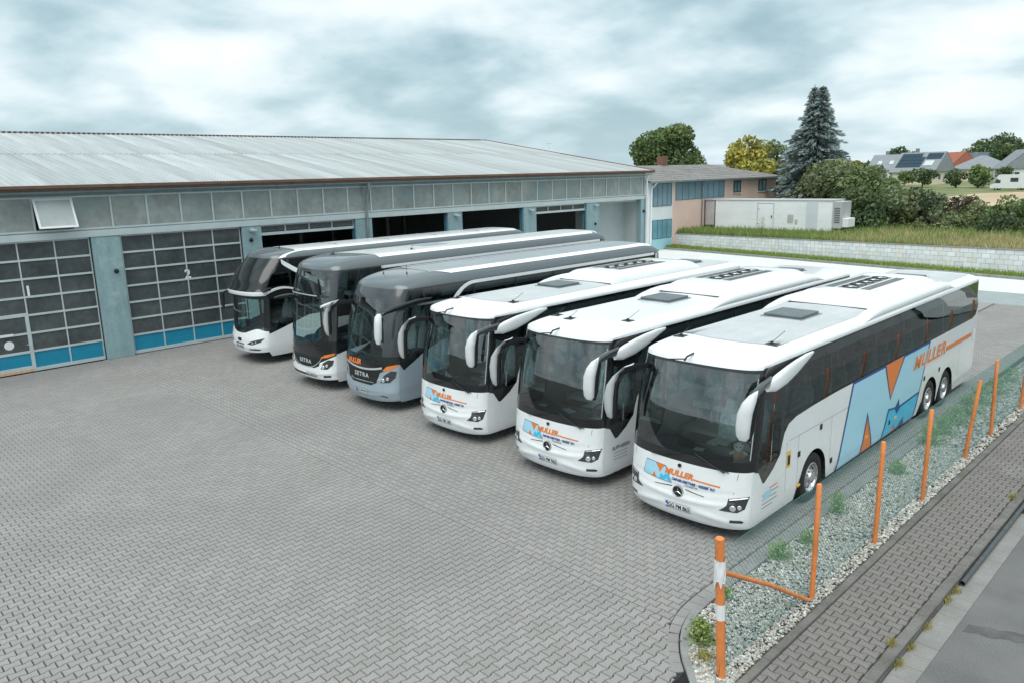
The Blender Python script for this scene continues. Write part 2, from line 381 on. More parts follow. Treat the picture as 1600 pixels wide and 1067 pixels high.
# row of edging pavers along the kerb
def frame_at(pts, s):
    """point and tangent at arc length s on polyline"""
    acc = 0
    for a, c in zip(pts, pts[1:]):
        d = math.hypot(c[0]-a[0], c[1]-a[1])
        if s <= acc+d or c == pts[-1]:
            t = (s-acc)/d; return (lerp(a[0], c[0], t), lerp(a[1], c[1], t)), ((c[0]-a[0])/d, (c[1]-a[1])/d)
        acc += d
KP = [(kx(y), y) for y in [7.66, 7.8, 7.93, 8.1, 8.32, 8.55, 8.77, 9.0, 9.2, 9.5, 9.8]] + [(-5.55, 45.0)]
def strip_pieces(pts, s0, s1, step, d0, d1, z0, z1, name, m, parent, gap=0.005, ch=0.006, tone=(0.9, 1.1), limit=300):
    """blocks laid along a polyline, between offsets d0..d1 to its left"""
    s = s0; k = 0
    while s < s1-0.02 and k < limit:
        e = min(s+step, s1); q = []
        ns = 1 if step < 0.3 else 4
        ss = [lerp(s+gap/2, e-gap/2, i/ns) for i in range(ns+1)]
        L_, R_ = [], []
        for t in ss:
            p, tg = frame_at(pts, t); nx_, ny_ = -tg[1], tg[0]
            L_.append((p[0]+nx_*d1, p[1]+ny_*d1)); R_.append((p[0]+nx_*d0, p[1]+ny_*d0))
        def ringz(z, ins):
            ps = R_+L_[::-1]; cx_ = sum(p[0] for p in ps)/len(ps); cy_ = sum(p[1] for p in ps)/len(ps); out = []
            for p in ps:
                d = math.hypot(p[0]-cx_, p[1]-cy_) or 1; out.append((p[0]+(cx_-p[0])/d*ins, p[1]+(cy_-p[1])/d*ins, z))
            return out
        n = 2*(ns+1); dz = R.uniform(-.003, .003)
        V = ringz(z1+dz, ch)+ringz(z1-ch+dz, 0)+ringz(z0, 0)
        F = [tuple(range(n))]+[(i, n+i, n+(i+1) % n, (i+1) % n) for i in range(n)]+[(n+i, 2*n+i, 2*n+(i+1) % n, n+(i+1) % n) for i in range(n)]
        b = MB().add(V, F); o = b.build(name, m, parent)
        if m in (M_PAVER, M_PAVER_FOOT):
            a = o.data.color_attributes.new('tint', 'FLOAT_COLOR', 'POINT'); g = R.uniform(*tone); a.data.foreach_set('color', [g, g, g, 1.0]*len(V))
        s = e; k += 1
strip_pieces(KP, 0.3, 17.0, 0.215, 0.062, EDGE-0.016, -.026, 0.001, 'edging_paver', M_PAVER, court, gap=0.014)
strip_pieces(KP, 0.02, 34.0, 0.98, -0.075, 0.045, -.06, 0.045, 'kerb_stone', M_KERB, court, ch=0.012)

MB().add([(-4.835, 5.0, .0), (-4.28, 5.0, .0), (-4.28, 7.34, .0), (-4.835, 7.34, .0)], [(0, 1, 2, 3)]).build('concrete_infill', M_KERB, court, fixn=False)
MB().add([(-4.595, 7.345, .0), (-4.28, 7.345, .0), (-4.28, 7.7, .0), (-4.595, 7.7, .0)], [(0, 1, 2, 3)]).build('concrete_infill', M_KERB, court, fixn=False)
# concrete apron at the back with a darker drain strip
b = MB()
apron = empty('apron', (0, 0, 0)); 
ap = tag(MB().add([(-60, 44.9, -.004), (20, 44.9, -.004), (20, 46.5, -.004), (-10.1, 50.3, -.004), (-19.7, 51.85, -.004), (-35.1, 54.3, -.004), (-60, 54.3, -.004)], [tuple(range(7))]).build('concrete_apron', M_CONC), kind='structure')
bpy.data.objects.remove(apron)
tag(grid_sheet('drain_strip', -60, 20, 41.0, 44.9, -.006, M_CONC_D), kind='structure')
tag(grid_sheet('side_yard', -60, -31.2, -6, 41.0, -.008, M_CONC_D), kind='structure')

# gravel bed with loose stones
gb = [(kx(y)+0.06, y) for y in (7.8, 7.93, 8.1, 8.32, 8.55, 8.77, 9.0, 9.2, 9.5, 9.8)]
b = MB().add([(-4.25, 7.6, -.004)] + [(x, y, -.004) for x, y in gb] + [(-5.49, 45, -.004), (-4.25, 45, -.004)], [tuple(range(len(gb)+2, -1, -1))])
gravel_bed = tag(b.build('gravel_bed', M_SOIL), kind='structure')
ico = bmesh.new(); bmesh.ops.create_icosphere(ico, subdivisions=1, radius=1.0)
IV = np.array([v.co[:] for v in ico.verts]); IF = np.array([[v.index for v in f.verts] for f in ico.faces]); ico.free()
def stones(n, sampler, smin, smax, cols):
    P = sampler(n); n = len(P)
    sc = np.exp(rng.uniform(math.log(smin), math.log(smax), (n, 1)))*rng.uniform(.65, 1.2, (n, 3)); sc[:, 2] *= .7
    q = rng.normal(size=(n, 4)); q /= np.linalg.norm(q, axis=1, keepdims=True)
    w, x, y, z = q.T
    Rm = np.stack([1-2*(y*y+z*z), 2*(x*y-z*w), 2*(x*z+y*w), 2*(x*y+z*w), 1-2*(x*x+z*z), 2*(y*z-x*w), 2*(x*z-y*w), 2*(y*z+x*w), 1-2*(x*x+y*y)], 1).reshape(n, 3, 3)
    V = IV[None]*rng.uniform(.72, 1.15, (n, len(IV), 1))
    V = np.einsum('nij,nkj->nki', Rm, V)*sc[:, None]*0.5
    V += P[:, None]
    F = (IF[None]+(np.arange(n)*len(IV))[:, None, None]).reshape(-1, 3)
    c = np.array(cols)[rng.integers(0, len(cols), n)]*rng.uniform(.75, 1.2, (n, 1))
    return V.reshape(-1, 3), F, np.repeat(c, len(IV), 0)
def grav_sampler(y0, y1):
    def f(n):
        y = rng.uniform(y0, y1, n); xl = np.array([kx(t) for t in y])+0.09
        x = rng.uniform(0, 1, n)*(-4.27-xl)+xl
        ok = xl < -4.3
        z = 0.012+0.03*np.clip(np.sin((x+5.5)/1.25*math.pi), 0, 1)+rng.uniform(-.01, .015, n)
        return np.stack([x, y, z], 1)[ok]
    return f
GC = [(1.25, 1.25, 1.2), (1.0, 1.0, .98), (.75, .78, .78), (1.1, 1.05, .95), (.55, .58, .58), (1.35, 1.35, 1.32), (.95, .85, .72), (.8, .68, .6)]
parts = [stones(9500, grav_sampler(7.7, 12.5), .025, .065, GC), stones(9500, grav_sampler(12.5, 19), .03, .075, GC), stones(8000, grav_sampler(19, 34), .045, .10, GC)]
k = 0; Vs, Fs, Cs = [], [], []
for v, f, c in parts: Vs.append(v); Fs.append(f+k); Cs.append(c); k += len(v)
g_o = link('gravel', np_mesh('gravel', np.concatenate(Vs), [np.concatenate(Fs)], M_STONE, attr=np.concatenate(Cs)))
tag(g_o, 'loose pale gravel filling the strip beside the orange posts', 'gravel', kind='stuff')

# footway with edging, pavers, kerb and gutter
foot = tag(grid_sheet('footway', -4.27, -2.95, 3, 60, -0.022, M_JOINT), kind='structure')
spec = [(x, y, 'x', None) for x, y in paver_positions(-4.12, -3.1, 5.5, 34, 'x') if visible(x, y, 0, 0.08) and -4.2 < x < -3.02]
pavers(foot, spec, M_PAVER_FOOT, None, hi_x=(-4.115, -3.115))
strip_pieces([(-4.12, 6.8), (-4.12, 60)], 0, 38, 1.0, 0.0, 0.115, -.08, 0.035, 'edging_stone', M_KERB_D, foot, ch=0.012)
strip_pieces([(-2.955, 6.0), (-2.955, 60)], 0.35, 38, 1.0, 0.0, 0.155, -.2, 0.008, 'kerb_stone', M_KERB_D, foot, ch=0.022)
road = tag(grid_sheet('road', -2.62, 16, -30, 400, -0.115, M_ASPH), kind='structure')
tag(grid_sheet('gutter', -2.956, -2.62, -5, 60, -0.125, M_JOINT), kind='structure')
gut = bpy.data.objects['gutter']
strip_pieces([(-2.625, 6.5), (-2.625, 60)], 0, 34, 0.33, 0.0, 0.325, -.2, -0.112, 'gutter_slab', M_GUT, gut, ch=0.008)
# darker repair patch in the asphalt
M_PATCH = mat('asphalt_patch', (0.11, 0.11, 0.112), 0.9, var=0.2, vscale=4, var2=(0.3, 130), bump=0.6, bscale=220)
b = MB(); ring = []
for i in range(26):
    t = i/25; ring.append((-2.52+t*2.2, 11.75+0.9*t+R.uniform(-.03, .03)))
low = [(x+R.uniform(-.02, .02), y-.27+R.uniform(-.04, .04)) for x, y in ring]
b.add([(x, y, -.111) for x, y in ring]+[(x, y, -.111) for x, y in low], [(i, 26+i, 27+i, i+1) for i in range(25)])
b.build('asphalt_repair', M_PATCH, road)

# bank behind the yard: kerb, grass strip, block wall, raised meadow
WA, WB = Vector((-37.0, 56.08)), Vector((-4.0, 50.65))
wdir = (WB-WA).normalized(); wnor = Vector((wdir.y, -wdir.x))     # towards the camera
WLEN = (WB-WA).length; WANG = math.atan2(wdir.y, wdir.x)
M_BANK = mat('grass_bank', (0.13, 0.20, 0.05), 0.95, var=0.3, vscale=1.5, var2=(0.3, 14))
kpts = [(-38.5, 54.55), (-35.1, 54.1), (-27, 52.9), (-19.7, 51.7), (-10.1, 50.15), (-3.0, 49.0), (8, 47.2)]
b = MB(); nK = len(kpts)
b.add([(x, y, 0.10) for x, y in kpts]+[(x, y+3.0, 0.16) for x, y in kpts], [(i, i+1, nK+i+1, nK+i) for i in range(nK-1)])
tag(b.build('grass_strip', M_BANK, fixn=False), kind='structure')
rk = empty('rear_kerb', (0, 0, 0)); tag(rk, kind='structure')
strip_pieces(kpts, 0, 44, 1.0, 0.0, 0.22, -.05, 0.14, 'kerb_stone', M_KERB, rk, ch=0.03, gap=0.012)
# raised meadow out to the fields
def mz(x, y):
    d = (Vector((x, y))-WA).dot(-wnor)
    return 1.12 + min(max(d-10, 0)*0.004, 0.6)
xs = [-5, -8, -12, -16, -20, -24, -28, -32, -36.6]; b = MB(); rows = [0.12, 1, 3, 6, 10, 16, 25, 40, 70, 120, 200, 400, 900, 2500]
V = []; 
for r_ in rows:
    for i in range(26):
        s = lerp(-(60 if r_ > 25 else 0)-r_*0.9*(1 if r_ > 25 else 0), WLEN+r_*1.0, i/25)
        p = WA + wdir*s - wnor*r_
        V.append((p.x, p.y, mz(p.x, p.y)+(R.uniform(-.06, .06) if 1 < r_ < 60 else 0)))
b.add(V, [(j*26+i, j*26+i+1, (j+1)*26+i+1, (j+1)*26+i) for j in range(len(rows)-1) for i in range(25)])
meadow = tag(b.build('meadow', M_MEADOW, smooth='all', fixn=False), kind='structure')

# ------------------------------------------------------------------ workshop hall
FX = -30.92
M_WCONC = mat('painted_concrete', (0.27, 0.395, 0.415), 0.8, var=0.08, vscale=1.2, var2=(0.08, 9), bump=0.2, bscale=40, streak=(0.15, (0.5, 3.0, 0.3)), mottle=((0.38, 0.50, 0.51), 0.9, 0.58, 0.72))
M_ALU = mat('aluminium_frame', (0.56, 0.63, 0.64), 0.45, 0.25, var=0.06, vscale=2.0)
M_DGLASS = mat('door_acrylic', (0.072, 0.084, 0.088), 0.12, spec=0.6, var=0.3, vscale=0.8, var2=(0.15, 5.0))
M_BLUEP = mat('blue_door_panel', (0.012, 0.24, 0.38), 0.4, var=0.08, vscale=2)
M_CLER = mat('obscured_glass', (0.30, 0.335, 0.32), 0.16, spec=0.6, var=0.22, vscale=0.7, var2=(0.12, 4), mottle=((0.22, 0.30, 0.315), 0.5, 0.5, 0.7))
M_ROOF = mat('zinc_roof_sheet', (0.45, 0.485, 0.49), 0.5, 0.1, var=0.06, vscale=0.5, streak=(0.22, (0.12, 2.2, 0.3)), var2=(0.04, 18), objrand=0.12)
M_BROWN = mat('brown_trim', (0.16, 0.085, 0.055), 0.5, var=0.15, vscale=3)
M_ZINC = mat('zinc_gutter', (0.26, 0.30, 0.31), 0.4, 0.5, var=0.12, vscale=3)
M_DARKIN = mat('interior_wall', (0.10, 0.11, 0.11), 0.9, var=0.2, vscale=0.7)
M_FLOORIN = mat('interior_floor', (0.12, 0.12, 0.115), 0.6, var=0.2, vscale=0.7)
M_WHITE = mat('white_paint', (0.78, 0.80, 0.80), 0.5, var=0.04, vscale=3)
M_BLACKP = mat('black_plastic', (0.015, 0.016, 0.017), 0.45)
M_STEELBLUE = mat('blue_steel', (0.03, 0.16, 0.24), 0.45)
M_PALEWALL = mat('pale_render', (0.50, 0.55, 0.55), 0.85, var=0.05, vscale=1.5, bump=0.1, bscale=60)

def text_mesh(s, size=1.0, bold=0.0, shear=0.0, spacing=1.0, align='LEFT', depth=0.0, res=3):
    """2-D lettering as a bmesh in the XY plane"""
    cu = bpy.data.curves.new('t', 'FONT'); cu.body = s; cu.size = size; cu.shear = shear; cu.offset = bold; cu.space_character = spacing
    cu.align_x = align; cu.resolution_u = res; cu.fill_mode = 'FRONT' if depth == 0 else 'BOTH'; cu.extrude = depth
    o = bpy.data.objects.new('t', cu); col.objects.link(o)
    dg = bpy.context.evaluated_depsgraph_get(); me = bpy.data.meshes.new_from_object(o.evaluated_get(dg))
    bm = bmesh.new(); bm.from_mesh(me); bpy.data.objects.remove(o); bpy.data.curves.remove(cu); bpy.data.meshes.remove(me)
    return bm
def letters(s, fn, name, m, parent, size, u0=0, w0=0, bold=0.0, shear=0.0, spacing=1.0, align='LEFT', sx=1.0, step=None):
    """lettering mapped to a surface by fn(a, b) -> (x, y, z)"""
    bm = text_mesh(s, size, bold, shear, spacing, align)
    if step:
        xs_ = [v.co.x for v in bm.verts]; x = min(xs_)+step
        while x < max(xs_):
            bmesh.ops.bisect_plane(bm, geom=bm.verts[:]+bm.edges[:]+bm.faces[:], plane_co=(x, 0, 0), plane_no=(1, 0, 0)); x += step
    bmesh.ops.triangulate(bm, faces=bm.faces[:])
    b = MB(); bm.verts.index_update()
    b.add([fn(u0+v.co.x*sx, w0+v.co.y) for v in bm.verts], [tuple(q.index for q in f.verts) for f in bm.faces]); bm.free()
    return b.build(name, m, parent, fixn=False)

hall = empty('workshop_building', (FX, 20, 0), label='long grey-blue workshop hall with metal roof and numbered sectional doors', cat='building')
H = Vector((FX, 20, 0))
class LB(MB):
    """mesh builder in world coordinates for a thing rooted at o"""
    def __init__(s, o=H): super().__init__(); s.o = o
    def build(s, name, m, parent=None, smooth=False, fixn=True, level=1, **k):
        s.v = [(x-s.o.x, y-s.o.y, z-s.o.z) for x, y, z in s.v]
        return super().build(name, m, parent, smooth, fixn, **k)
Y0, Y1 = -3.0, 43.45
BAYS = [(-1.5, 3.2, 'closed'), (4.12, 8.84, 'wicket'), (9.84, 14.66, 'closed'), (15.52, 20.28, 'raised'), (21.2, 25.95, 'open'), (26.93, 31.6, 'open'), (32.65, 37.22, 'raised'), (38.4, 42.92, 'portal')]
HEAD = 4.62
# pillars
edges = [Y0]+[e for bay in BAYS for e in bay[:2]]+[Y1]
for a, c in zip(edges[0::2], edges[1::2]):
    b = LB(); b.bbox(FX-.35, FX, a, c, 0, HEAD, .015); b.build('pillar', M_WCONC, hall)
LB().bbox(FX-.35, FX+.03, Y0, Y1, HEAD+.003, 4.86, .012).build('lintel', M_ALU, hall)
LB().box(FX-.35, FX-.05, Y0, Y1, 4.863, 4.93).build('sill', M_ZINC, hall)
# sectional doors
def door(y0, y1, kind):
    if kind == 'portal': return
    n, rows, fw = 4, 7, .055
    zb = 0.03
    raised = 4.02 if kind == 'raised' else 0
    if kind == 'open':
        LB().box(FX-.2, FX-.12, y0, y0+.08, 0, HEAD).build('door_track', M_STEELBLUE, hall); LB().box(FX-.2, FX-.12, y1-.08, y1, 0, HEAD).build('door_track', M_STEELBLUE, hall); return
    b = LB(); x0, x1 = FX-.22, FX-.13
    rh = (HEAD-zb-.1)/rows
    cw = (y1-y0-.06)/n
    rng_rows = range(rows) if not raised else range(rows-1, rows)
    zlow = zb if not raised else 4.18
    # frame
    for i in range(n+1):
        yc = y0+.03+cw*i; b.box(x0, x1, yc-fw/2*(1.5 if i in (0, n) else .8), yc+fw/2*(1.5 if i in (0, n) else .8), zlow, HEAD-.02)
    for j in range(rows+1):
        zc_ = zb+.08+rh*j
        if zc_ >= zlow-.01: b.box(x0+.002, x1+.004, y0+.01, y1-.01, zc_-.035, zc_+.035)
    b.box(x0-.002, x1+.006, y0+.01, y1-.01, zlow-.0, zlow+.12)
    fr = b.build('sectional_door', M_ALU, hall)
    for ya in (y0, y1-.035): LB().box(FX-.24, FX-.10, ya, ya+.035, 0, HEAD).build('door_track', M_STEELBLUE if raised else M_BLACKP, hall)
    for j in rng_rows:
        for i in range(n):
            if kind == 'wicket' and i == 1 and j < 3: continue
            z0, z1 = zb+.08+rh*j, zb+.08+rh*(j+1)
            if raised: z0 = 4.3
            p = LB(); ya, yb = y0+.03+cw*i+.02, y0+.03+cw*(i+1)-.02
            p.box(x0+.03, x0+.055, ya, yb, z0+.03, z1-.03); p.build('blue_panel' if j == 0 else 'pane', M_BLUEP if j == 0 else M_DGLASS, fr)
    return fr
DOORS = {}
for y0, y1, k_ in BAYS: DOORS[y0] = door(y0, y1, k_)
# wicket door in the first visible sectional door
d1 = DOORS[4.12]
wy0, wy1 = 5.27, 6.50
b = LB(); xw = FX-.115
b.bbox(xw-.06, xw, wy0, wy0+.10, .1, 2.12, .006).bbox(xw-.06, xw, wy1-.12, wy1, .1, 2.12, .006).bbox(xw-.06, xw, wy0+.1, wy1-.12, 2.0, 2.12, .006).bbox(xw-.06, xw, wy0+.1, wy1-.12, .1, .24, .006)
b.bbox(xw-.06, xw, wy0+.1, wy1-.12, .70, .77, .006).bbox(xw-.06, xw, wy0+.1, wy1-.12, 1.36, 1.43, .006)
b.tube([(xw, wy1-.06, 1.02), (xw+.06, wy1-.06, 1.02), (xw+.06, wy1-.2, 1.02)], .012, 6)
wk = b.build('wicket_door', M_ALU, hall)
LB().box(xw-.045, xw-.03, wy0+.1, wy1-.12, .24, .70).build('blue_panel', M_BLUEP, wk)
LB().box(xw-.045, xw-.03, wy0+.1, wy1-.12, .77, 1.36).build('pane', M_DGLASS, wk)
LB().box(xw-.045, xw-.03, wy0+.1, wy1-.12, 1.43, 2.0).build('pane', M_DGLASS, wk)
LB().lathe([(0, .0), (.15, .0), (.15, .006), (0, .006)], 24, 'x', (xw-.028, 5.78, 1.06)).build('round_sticker', M_WHITE, wk)
LB().box(xw+.002, xw+.03, 5.55, 5.95, 1.38, 1.46).build('door_closer', M_WHITE, wk)
M_HAZ = mat('hazard_orange', (0.80, 0.34, 0.08), 0.6, var=0.1, vscale=5)
for i in range(7):
    LB().box(FX-.115, FX-.108, 5.3+.165*i, 5.3+.165*i+.085, .035, .125).build('hazard_mark', M_HAZ, d1)
M_NUM = mat('white_vinyl', (0.82, 0.84, 0.84), 0.5)
for s, yy in (('1', 6.50), ('2', 12.14)):
    par = DOORS[4.12 if s == '1' else 9.84]
    letters(s, lambda a, c, yy=yy: (FX-.155-H.x, yy+a-H.y, 2.72+c-H.z), 'door_number', M_NUM, par, .5, bold=.012)
# clerestory: frames, panes, one open vent window
b = LB()
mull = [9.68+1.285*k for k in range(-10, 27)]
mull = [y for y in mull if Y0 < y < Y1-.3]+[Y1-.05]
z0c, z1c = 4.93, 6.07
for y in mull: b.box(FX-.14, FX-.04, y-.03, y+.03, z0c, z1c)
b.box(FX-.15, FX-.035, Y0, Y1, z1c-.002, z1c+.05).box(FX-.15, FX-.035, Y0, Y1, z0c-.03, z0c+.03)
b.build('clerestory_frame', M_ALU, hall)
OPENW = min(range(len(mull)), key=lambda i: abs(mull[i]-7.11))
for i, (a, c) in enumerate(zip(mull, mull[1:])):
    if i == OPENW: continue
    LB().box(FX-.10, FX-.085, a+.03, c-.03, z0c+.03, z1c).build('clerestory_pane', M_CLER, hall)
a, c = mull[OPENW], mull[OPENW+1]
M_FROST = mat('frosted_pane', (0.42, 0.46, 0.46), 0.3, var=0.15, vscale=1.0)
ow = LB(); tilt = rad(24); hh = 1.12
def wpt(y, t, d): return (FX-.03+math.sin(tilt)*t+math.cos(tilt)*d, y, z1c-.02-math.cos(tilt)*t+math.sin(tilt)*d)
def slab(bld, ya, yb, t0, t1, d0, d1):
    v = [wpt(y, t, d) for y in (ya, yb) for t in (t0, t1) for d in (d0, d1)]
    bld.add(v, [(0, 1, 3, 2), (4, 6, 7, 5), (0, 4, 5, 1), (2, 3, 7, 6), (0, 2, 6, 4), (1, 5, 7, 3)])
for ya, yb, t0, t1 in ((a+.02, a+.09, 0, hh), (c-.09, c-.02, 0, hh), (a+.09, c-.09, 0, .07), (a+.09, c-.09, hh-.07, hh)): slab(ow, ya, yb, t0, t1, 0, .05)
ow_o = ow.build('open_vent_window', M_WHITE, hall)
pb = LB(); slab(pb, a+.09, c-.09, .07, hh-.07, .015, .03); pb.build('pane', M_FROST, ow_o)
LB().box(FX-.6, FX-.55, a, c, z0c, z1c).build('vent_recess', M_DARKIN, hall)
# upper wall, fascia, gutter
LB().box(FX-.35, FX-.02, Y0, Y1, 6.123, 6.36).build('wall_head', M_WCONC, hall)
LB().bbox(FX+.02, FX+.45, Y0-.2, Y1+.25, 6.34, 6.45, .01).build('eaves_fascia', M_BROWN, hall)
g = LB(); pr_ = []
for k in range(9):
    q = math.pi+math.pi*k/8; pr_.append((FX+.29+.085*math.cos(q), 6.30+.085*math.sin(q)))
for k in range(8, -1, -1):
    q = math.pi+math.pi*k/8; pr_.append((FX+.29+.075*math.cos(q), 6.30+.075*math.sin(q)))
g.prism(pr_, 'y', Y0-.2, Y1+.2); g.build('gutter', M_ZINC, hall)
dp = LB(); dp.tube([(FX+.29, 20.95, 6.22), (FX+.27, 20.95, 6.02), (FX+.09, 20.92, 5.72), (FX+.09, 20.88, 4.9), (FX+.09, 20.86, .1)], .06, 10)
dp.lathe([(.10, .0), (.11, .28), (.08, .3)], 10, 'z', (FX+.26, 20.95, 5.98)); dp.build('downpipe', M_ZINC, hall, smooth=True)
dp = LB(); dp.tube([(FX+.25, Y1-.1, 6.22), (FX+.12, Y1-.05, 5.95), (FX+.10, Y1-.05, .1)], .075, 10); dp.build('downpipe', M_WHITE, hall, smooth=True)
# roof: two rows of ribbed sheets on the yard side, plain far slope
EZ, RZ, EXX, RXX = 6.47, 9.22, FX+.5, -47.2
slope = math.atan2(RZ-EZ, EXX-RXX); SL = math.hypot(RZ-EZ, EXX-RXX)
roof = LB().add([(EXX-.06, Y0-.1, EZ-.04), (EXX-.06, Y1+.2, EZ-.04), (RXX, Y1+.2, RZ-.05), (RXX, Y0-.1, RZ-.05), (2*RXX-EXX, Y1+.2, EZ-.04), (2*RXX-EXX, Y0-.1, EZ-.04)], [(0, 1, 2, 3), (3, 2, 4, 5)]).build('roof', M_ZINC, hall)
def sheet_mesh(W, Ls):
    prof = []; pitch = W/4
    for k in range(4):
        y = k*pitch; prof += [(y, 0), (y+pitch*.62, 0), (y+pitch*.70, .032), (y+pitch*.90, .032), (y+pitch*.98, 0)]
    prof.append((W+.01, 0.002)); b = MB(); n = len(prof)
    b.add([(0, y, z) for y, z in prof]+[(-Ls, y, z) for y, z in prof], [(i, i+1, n+i+1, n+i) for i in range(n-1)])
    b.add([(0, y, z) for y, z in prof]+[(0, y, z-.006) for y, z in prof], [(i, n+i, n+i+1, i+1) for i in range(n-1)])
    return b.mesh('roof_sheet', M_ROOF)
SW = 1.0; sm = sheet_mesh(SW, SL/2+.03)
cnt = int((Y1+.25-(Y0-.1))/SW)+1
for j in range(2):
    for i in range(cnt):
        t = j*SL/2; y = Y1+.25-(i+1)*SW
        link('roof_sheet', sm, roof, loc=(EXX-math.cos(slope)*t-H.x, y-H.y, EZ+math.sin(slope)*t+(0.0 if j == 0 else .012)-H.z), rot=(0, slope, 0))
LB().box(EXX-.03, EXX+.02, Y0-.2, Y1+.25, EZ-.06, EZ+.045).build('eave_flashing', M_BROWN, roof)
# ridge cap with toothed edge
b = LB(); 
for i in range(int((Y1-Y0)/.25)):
    y = Y0+.25*i; b.box(RXX-.12, RXX+.30, y, y+.13, RZ-.03, RZ+.06)
b.build('ridge_teeth', M_BROWN, roof)
LB().add([(RXX+.32, Y0, RZ+.01), (RXX+.32, Y1+.25, RZ+.01), (RXX, Y1+.25, RZ+.085), (RXX, Y0, RZ+.085), (RXX-.32, Y1+.25, RZ+.01), (RXX-.32, Y0, RZ+.01)], [(0, 1, 2, 3), (3, 2, 4, 5)]).build('ridge_cap', M_ZINC, roof)
# verge trim on the gable
b = LB(); yv = Y1+.24
b.add([(EXX, yv, EZ-.10), (EXX, yv+.10, EZ-.10), (EXX, yv+.10, EZ+.07), (EXX, yv, EZ+.07), (RXX, yv, RZ-.10), (RXX, yv+.10, RZ-.10), (RXX, yv+.10, RZ+.09), (RXX, yv, RZ+.09)],
      [(0, 1, 2, 3), (4, 7, 6, 5), (0, 4, 5, 1), (3, 2, 6, 7), (1, 5, 6, 2), (0, 3, 7, 4)]); b.build('verge_trim', M_BROWN, roof)
# gable walls and inside
gx = 2*RXX-EXX+.5
for y in (Y0+.01, Y1-.12):
    LB().prism([(FX-.36, 0), (FX-.36, 6.4), (RXX, RZ-.08), (gx, 6.4), (gx, 0)], 'y', y, y+.1).build('gable_wall', M_PALEWALL, hall)
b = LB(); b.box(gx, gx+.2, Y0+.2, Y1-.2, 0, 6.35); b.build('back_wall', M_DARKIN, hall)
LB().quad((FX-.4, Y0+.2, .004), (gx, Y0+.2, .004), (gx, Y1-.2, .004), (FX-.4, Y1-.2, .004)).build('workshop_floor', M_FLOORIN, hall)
for y in (9.3, 15.1, 20.75, 26.4, 32.1):
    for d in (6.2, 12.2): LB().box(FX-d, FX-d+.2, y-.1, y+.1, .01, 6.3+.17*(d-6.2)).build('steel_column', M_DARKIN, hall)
# drive-through bay: pale inner wall
LB().box(FX-1.6, FX-1.5, 38.0, 43.3, 0, 4.6).build('recess_wall', M_PALEWALL, hall)
for y in (38.2, 43.0): LB().box(FX-1.5, FX-.36, y, y+.1, 0, 4.6).build('recess_side', M_PALEWALL, hall)
LB().box(FX-1.6, FX-.36, 38.0, 43.3, 4.5, 4.6).build('recess_ceiling', M_PALEWALL, hall)
# lamps and buttons on pillars
def wall_lamp(y, z):
    b = LB(); b.bbox(FX+.0, FX+.06, y-.06, y+.06, z+.02, z+.10, .008).bbox(FX+.05, FX+.26, y-.13, y+.13, z+.0, z+.07, .01)
    o = b.build('wall_lamp', M_ALU, hall)
    LB().box(FX+.07, FX+.24, y-.11, y+.11, z-.012, z-.002).build('lamp_glass', M_WHITE, o)
for y, z in ((15.08, 4.42), (30.05-3.6, 4.42), (38.0, 4.42), (32.1, 4.42)): wall_lamp(y, z)
for y, z in ((9.55, 3.3), (15.02, 4.05), (38.24-.2, 3.3)):
    LB().lathe([(0, .0), (.07, .0), (.09, .03), (.075, .08), (.03, .11), (0, .11)], 14, 'x', (FX, y, z)).build('signal_dome', M_BLACKP, hall, smooth=True)
b = LB(); b.bbox(FX, FX+.12, Y1-.33, Y1-.2, 3.75, 3.9, .01); b.build('alarm_box', M_BLACKP, hall)

# ------------------------------------------------------------------ office wing
M_PINK = mat('pink_render', (0.74, 0.54, 0.46), 0.9, var=0.05, vscale=0.8, var2=(0.04, 6), bump=0.1, bscale=30)
M_OFFW = mat('white_render', (0.72, 0.75, 0.76), 0.85, var=0.05, vscale=0.8)
M_LBLUE = mat('pale_blue_panel', (0.34, 0.60, 0.66), 0.6, var=0.05, vscale=1)
M_BWIN = mat('blue_glazing', (0.14, 0.30, 0.36), 0.15, spec=0.6, var=0.15, vscale=0.7)
M_BWIN2 = mat('grey_blue_glazing', (0.20, 0.29, 0.34), 0.18, spec=0.6, var=0.15, vscale=0.7)
M_ETERNIT = mat('fibre_cement_roof', (0.20, 0.195, 0.19), 0.9, var=0.25, vscale=1.0, var2=(0.3, 9.0), mottle=((0.30, 0.29, 0.27), 3.0, 0.5, 0.7))
OX = -36.8
off_b = empty('office_building', (OX, 62, 0), label='pink two-storey annexe with blue glazed end and low grey roof', cat='building')
OH = Vector((OX, 62, 0))
def OB(): return LB(OH)
OB().box(OX-12, OX-.02, 52.25, 55.6, 0, 5.55).build('glazed_end_wall', M_OFFW, off_b)
OB().box(OX-12, OX, 55.603, 73.9, 0, 5.55).build('pink_wall', M_PINK, off_b)
OB().box(OX-.015, OX+.02, 52.45, 55.52, 0.02, .9).build('plinth_panel', M_LBLUE, off_b)
def glaz(y0, y1, z0, z1, n, m):
    f = OB(); f.box(OX-.015, OX+.03, y0, y1, z0-.04, z0).box(OX-.015, OX+.03, y0, y1, z1, z1+.04)
    for i in range(n+1):
        y = lerp(y0, y1, i/n); f.box(OX-.014, OX+.032, y-.025, y+.025, z0, z1)
    o = f.build('window_band', M_STEELBLUE, off_b)
    for i in range(n): OB().box(OX-.01, OX+.012, lerp(y0, y1, i/n)+.025, lerp(y0, y1, (i+1)/n)-.025, z0, z1).build('pane', m, o)
glaz(52.7, 55.4, 3.62, 5.40, 4, M_BWIN2); glaz(52.7, 55.45, .96, 2.44, 4, M_BWIN)
glaz(56.0, 60.0, 4.0, 5.45, 4, M_BWIN2); glaz(60.15, 63.9, 4.0, 5.45, 4, M_BWIN2)
